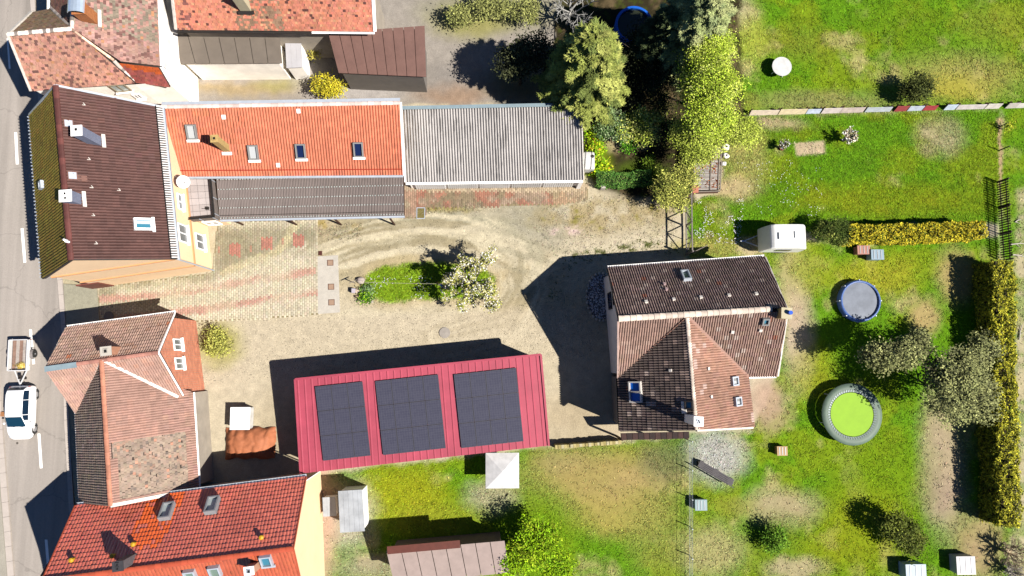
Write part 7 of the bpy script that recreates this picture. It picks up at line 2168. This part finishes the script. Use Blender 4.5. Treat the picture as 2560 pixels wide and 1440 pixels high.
little_roof("grey_flat_shed", "low shed with grey felt roof between the white house and the yellow bush", "shed", ((428, 78), (700, 92), (706, 158), (452, 160)), 3.2, 3.0, mat("grey_felt", A(142, 128, 114), .9, .15, 1.2), M_whiteplaster, n=7)
little_roof("brown_barn", "brown roofed barn in the courtyard behind the orange annex", "barn", ((820, 82), (1062, 64), (1066, 192), (846, 182)), 4.2, 3.2, mat("brown_roof_sheet", A(142, 104, 92), .85, .15, 1.5, fine=.1), gb_, n=9)
t = little_roof("pale_canopy", "small pale canopy between the grey shed and the brown barn", "canopy", ((712, 92), (752, 92), (756, 168), (716, 170)), 2.4, 2.3, mat("pale_sheet", A(226, 220, 220), .6, .1, 2), M_whiteplaster, n=3)
little_roof("garden_shed", "dark red ridged garden building at the bottom edge", "garden shed", ((965, 1378), (1262, 1352), (1275, 1432), (985, 1460)), 2.9, 2.5, mat("red_grey_roof", A(196, 172, 160), .8, .15, 1.4), wb, n=8)
MB().bar(P(968, 1376, 3.0), P(1150, 1360, 3.0), .5, .06).build("ridge_board", mat("dark_red_sheet", A(120, 60, 45), .7, .2, 3), bpy.data.objects["garden_shed"], loc=(0, 0, 0))
little_roof("white_greenhouse", "white greenhouse at the left of the lower garden lawn", "greenhouse", ((845, 1228), (905, 1224), (912, 1328), (850, 1332)), 2.2, 2.0, mat("milky_panel", A(214, 216, 218, .9), .4, .25, 1.2), M_white, n=5)
little_roof("white_greenhouse", "smaller white cold frame left of the white greenhouse", "cold frame", ((806, 1244), (838, 1242), (841, 1290), (808, 1292)), 1.0, .8, mat("milky_panel", None), M_white, n=3)
p = P(1256, 1178, 2.2); t = thing("white_parasol", "square white parasol in the lower garden just below the crimson garage", "parasol", (p[0], p[1], 0))
MB().tube([(p[0], p[1], 0), (p[0], p[1], 2.3)], .03, 8).build("pole", M_zinc, t)
cn = [(p[0] + s * 1.15, p[1] + q * 1.2, 1.95) for s, q in ((-1, -1), (1, -1), (1, 1), (-1, 1))]
for k in range(4): MB().prism([cn[k], cn[(k + 1) % 4], (p[0], p[1], 2.4)], (0, 0, -.02)).build("canopy_panel", mat("white_fabric", (.36, .355, .35), .9, .2, 2), t)
MB().box((p[0], p[1], .06), (.5, .5, .12)).build("base", M_conc, t)
p = P(601, 1046, .8); t = thing("white_crate", "large white box standing in the yard above the orange tarpaulin", "box", (p[0], p[1], 0))
MB().box((p[0], p[1], .42), (1.3, 1.5, .84)).build("box", mat("white_plastic", None), t, bevel=.06); MB().box((p[0], p[1], .87), (1.36, 1.56, .06)).build("lid", M_white, t)
p = P(620, 1110, .6); t = thing("tarped_pile", "rust orange tarpaulin over a low pile in the yard", "tarpaulin", (p[0], p[1], 0))
gx, gy = np.meshgrid(np.linspace(-1, 1, 47), np.linspace(-1, 1, 31)); fx = gx.ravel(); fy = gy.ravel()
er = 1 + .09 * (fbm(np.arctan2(fy, fx) * 2 + 9, np.hypot(fx, fy), .4, 2, 3) - .5)
hz = .75 * np.clip(1 - np.abs(fx) ** 4, 0, 1) * np.clip(1 - np.abs(fy) ** 2.2, 0, 1) ** .7
fold = .12 * np.abs(np.sin(fx * 9 + 3 * fbm(fx, fy, .5, 3, 6))) * (.3 + np.abs(fy)) + .10 * (fbm(fx, fy, .22, 3, 7) - .5)
vv = np.stack([p[0] + fx * er * 1.75, p[1] + fy * er * 1.1 + .06 * np.sin(fx * 9), .02 + hz + fold * np.minimum(1, hz * 3 + .25)], 1)
qi = (np.arange(30)[:, None] * 47 + np.arange(46)[None]).ravel()
link("tarpaulin_sheet", np_mesh("tarpaulin_sheet", vv, np.stack([qi, qi + 1, qi + 48, qi + 47], 1).ravel(), 4, mat("orange_tarp", A(212, 128, 84), .75, .3, 1.4, fine=.1), smooth=True), t)
for k, (dx, dy) in enumerate(((-1.5, -.6), (1.4, -.5), (1.2, .8), (-1.2, .8))): MB().blob((p[0] + dx, p[1] + dy, .1), (.14, .12, .1), seed=k, rough=.2).build("weight_stone", M_conc, t)
p = P(1112, 832); t = thing("yard_cover", "grey round cover in the pale gravel above the crimson garage", "cover", p)
MB().lathe([(.4, .0), (.4, .05), (.05, .07)], 20, c=tuple(p)).build("lid", mat("grey_lid", A(190, 178, 165), .8, .15, 4), t)
p = P(1945, 176); t = thing("white_garden_table", "round white garden table on the neighbour lawn", "table", p)
MB().lathe([(.75, .70), (.75, .74), (.02, .745)], 28, c=tuple(p)).build("table_top", mat("garden_white", (.34, .34, .33), .6, .2, 3), t)
for k in range(4):
    a = k * 1.571 + .5; MB().tube([(p[0] + .6 * math.cos(a), p[1] + .6 * math.sin(a), 0), (p[0] + .45 * math.cos(a), p[1] + .45 * math.sin(a), .7)], .03, 6).build("leg", M_white, t)
for k, (px, py, s, col, lb) in enumerate(((2180, 640, (.9, .7, .7), (165, 190, 205), "pale blue play box near the golden hedge"), (2148, 628, (.9, .6, .6), (205, 140, 120), "salmon coloured play box near the golden hedge"), (2270, 1420, (1.4, 1.0, .9), (185, 205, 220), "pale blue storage box at the bottom of the right garden"), (2395, 1405, (1.3, 1.2, .8), (212, 205, 205), "pale grey storage box at the bottom of the right garden"), (1746, 1258, (.8, .7, .6), (165, 190, 190), "pale teal box near the garden boundary post"), (1948, 1125, (.7, .6, .5), (205, 160, 95), "orange tan box on the right garden lawn"))):
    p = P(px, py); t = thing("garden_box", lb, "box", p)
    m = mat(f"box_plastic_{k}", A(*col), .5, .1, 2)
    MB().box((p[0], p[1], s[2] / 2), s).build("tub", m, t, bevel=.04); MB().box((p[0], p[1], s[2] + .03), (s[0] + .06, s[1] + .06, .06)).build("lid", m, t)
    for q in (-.3, 0, .3): MB().box((p[0] + q * s[0], p[1], s[2] + .07), (.05, s[1] * .9, .03)).build("lid_rib", M_greymetal, t)
p0 = P(1785, 1180); t = thing("patio_bench", "dark slanting bench on the pale patio below the tall house", "bench", p0)
d = np.array([.86, -.5, 0]); s = np.array([.5, .86, 0])
for k in range(4): MB().bar(p0 - d * 1.4 + s * (k - 1.5) * .12 + (0, 0, .45), p0 + d * 1.4 + s * (k - 1.5) * .12 + (0, 0, .45), .1, .04).build("seat_slat", mat("dark_bench", A(95, 88, 90), .7, .2, 5), t)
for u in (-1.2, 0, 1.2): MB().box((*(p0 + d * u)[:2], .22), (.4, .4, .43)).build("leg", M_dark, t)
MB().bar(p0 - d * 1.4 - s * .28 + (0, 0, .8), p0 + d * 1.4 - s * .28 + (0, 0, .8), .05, .4).build("backrest", mat("dark_bench", None), t)
# garden wall between yard and south gardens, and the thin boundary fence
def garden_wall():
    a, b = P(1385, 1114), P(1548, 1102)
    t = thing("garden_wall", "low yellowish stone wall between the crimson garage and the tall house", "wall", tuple((a + b) / 2))
    d = b - a; n = 22
    for i in range(n):
        p, q = a + d * (i + .03) / n, a + d * (i + .97) / n; z = .9 + random.uniform(-.04, .06)
        MB().bar(p + (0, 0, z / 2), q + (0, 0, z / 2), .24 + random.uniform(-.04, .04), z).build("stone", mat(f"wall_stone_{i % 3}", A(*[(215, 195, 130), (195, 175, 110), (228, 212, 165)][i % 3]), .9, .3, 6), t)
garden_wall()
def boundary():
    a, b = P(1721, 1100), P(1721, 1460)
    t = thing("wire_fence", "thin grey post and wire fence running down between the two lower gardens", "fence", tuple((a + b) / 2))
    for i in range(6): p = a + (b - a) * i / 5; MB().tube([p, p + (0, 0, 1.1)], .035, 6).build("post", M_zinc, t)
    for z in (.3, .65, 1.05): MB().tube([a + (0, 0, z), b + (0, 0, z)], .01, 4).build("wire", M_zinc, t)
boundary()
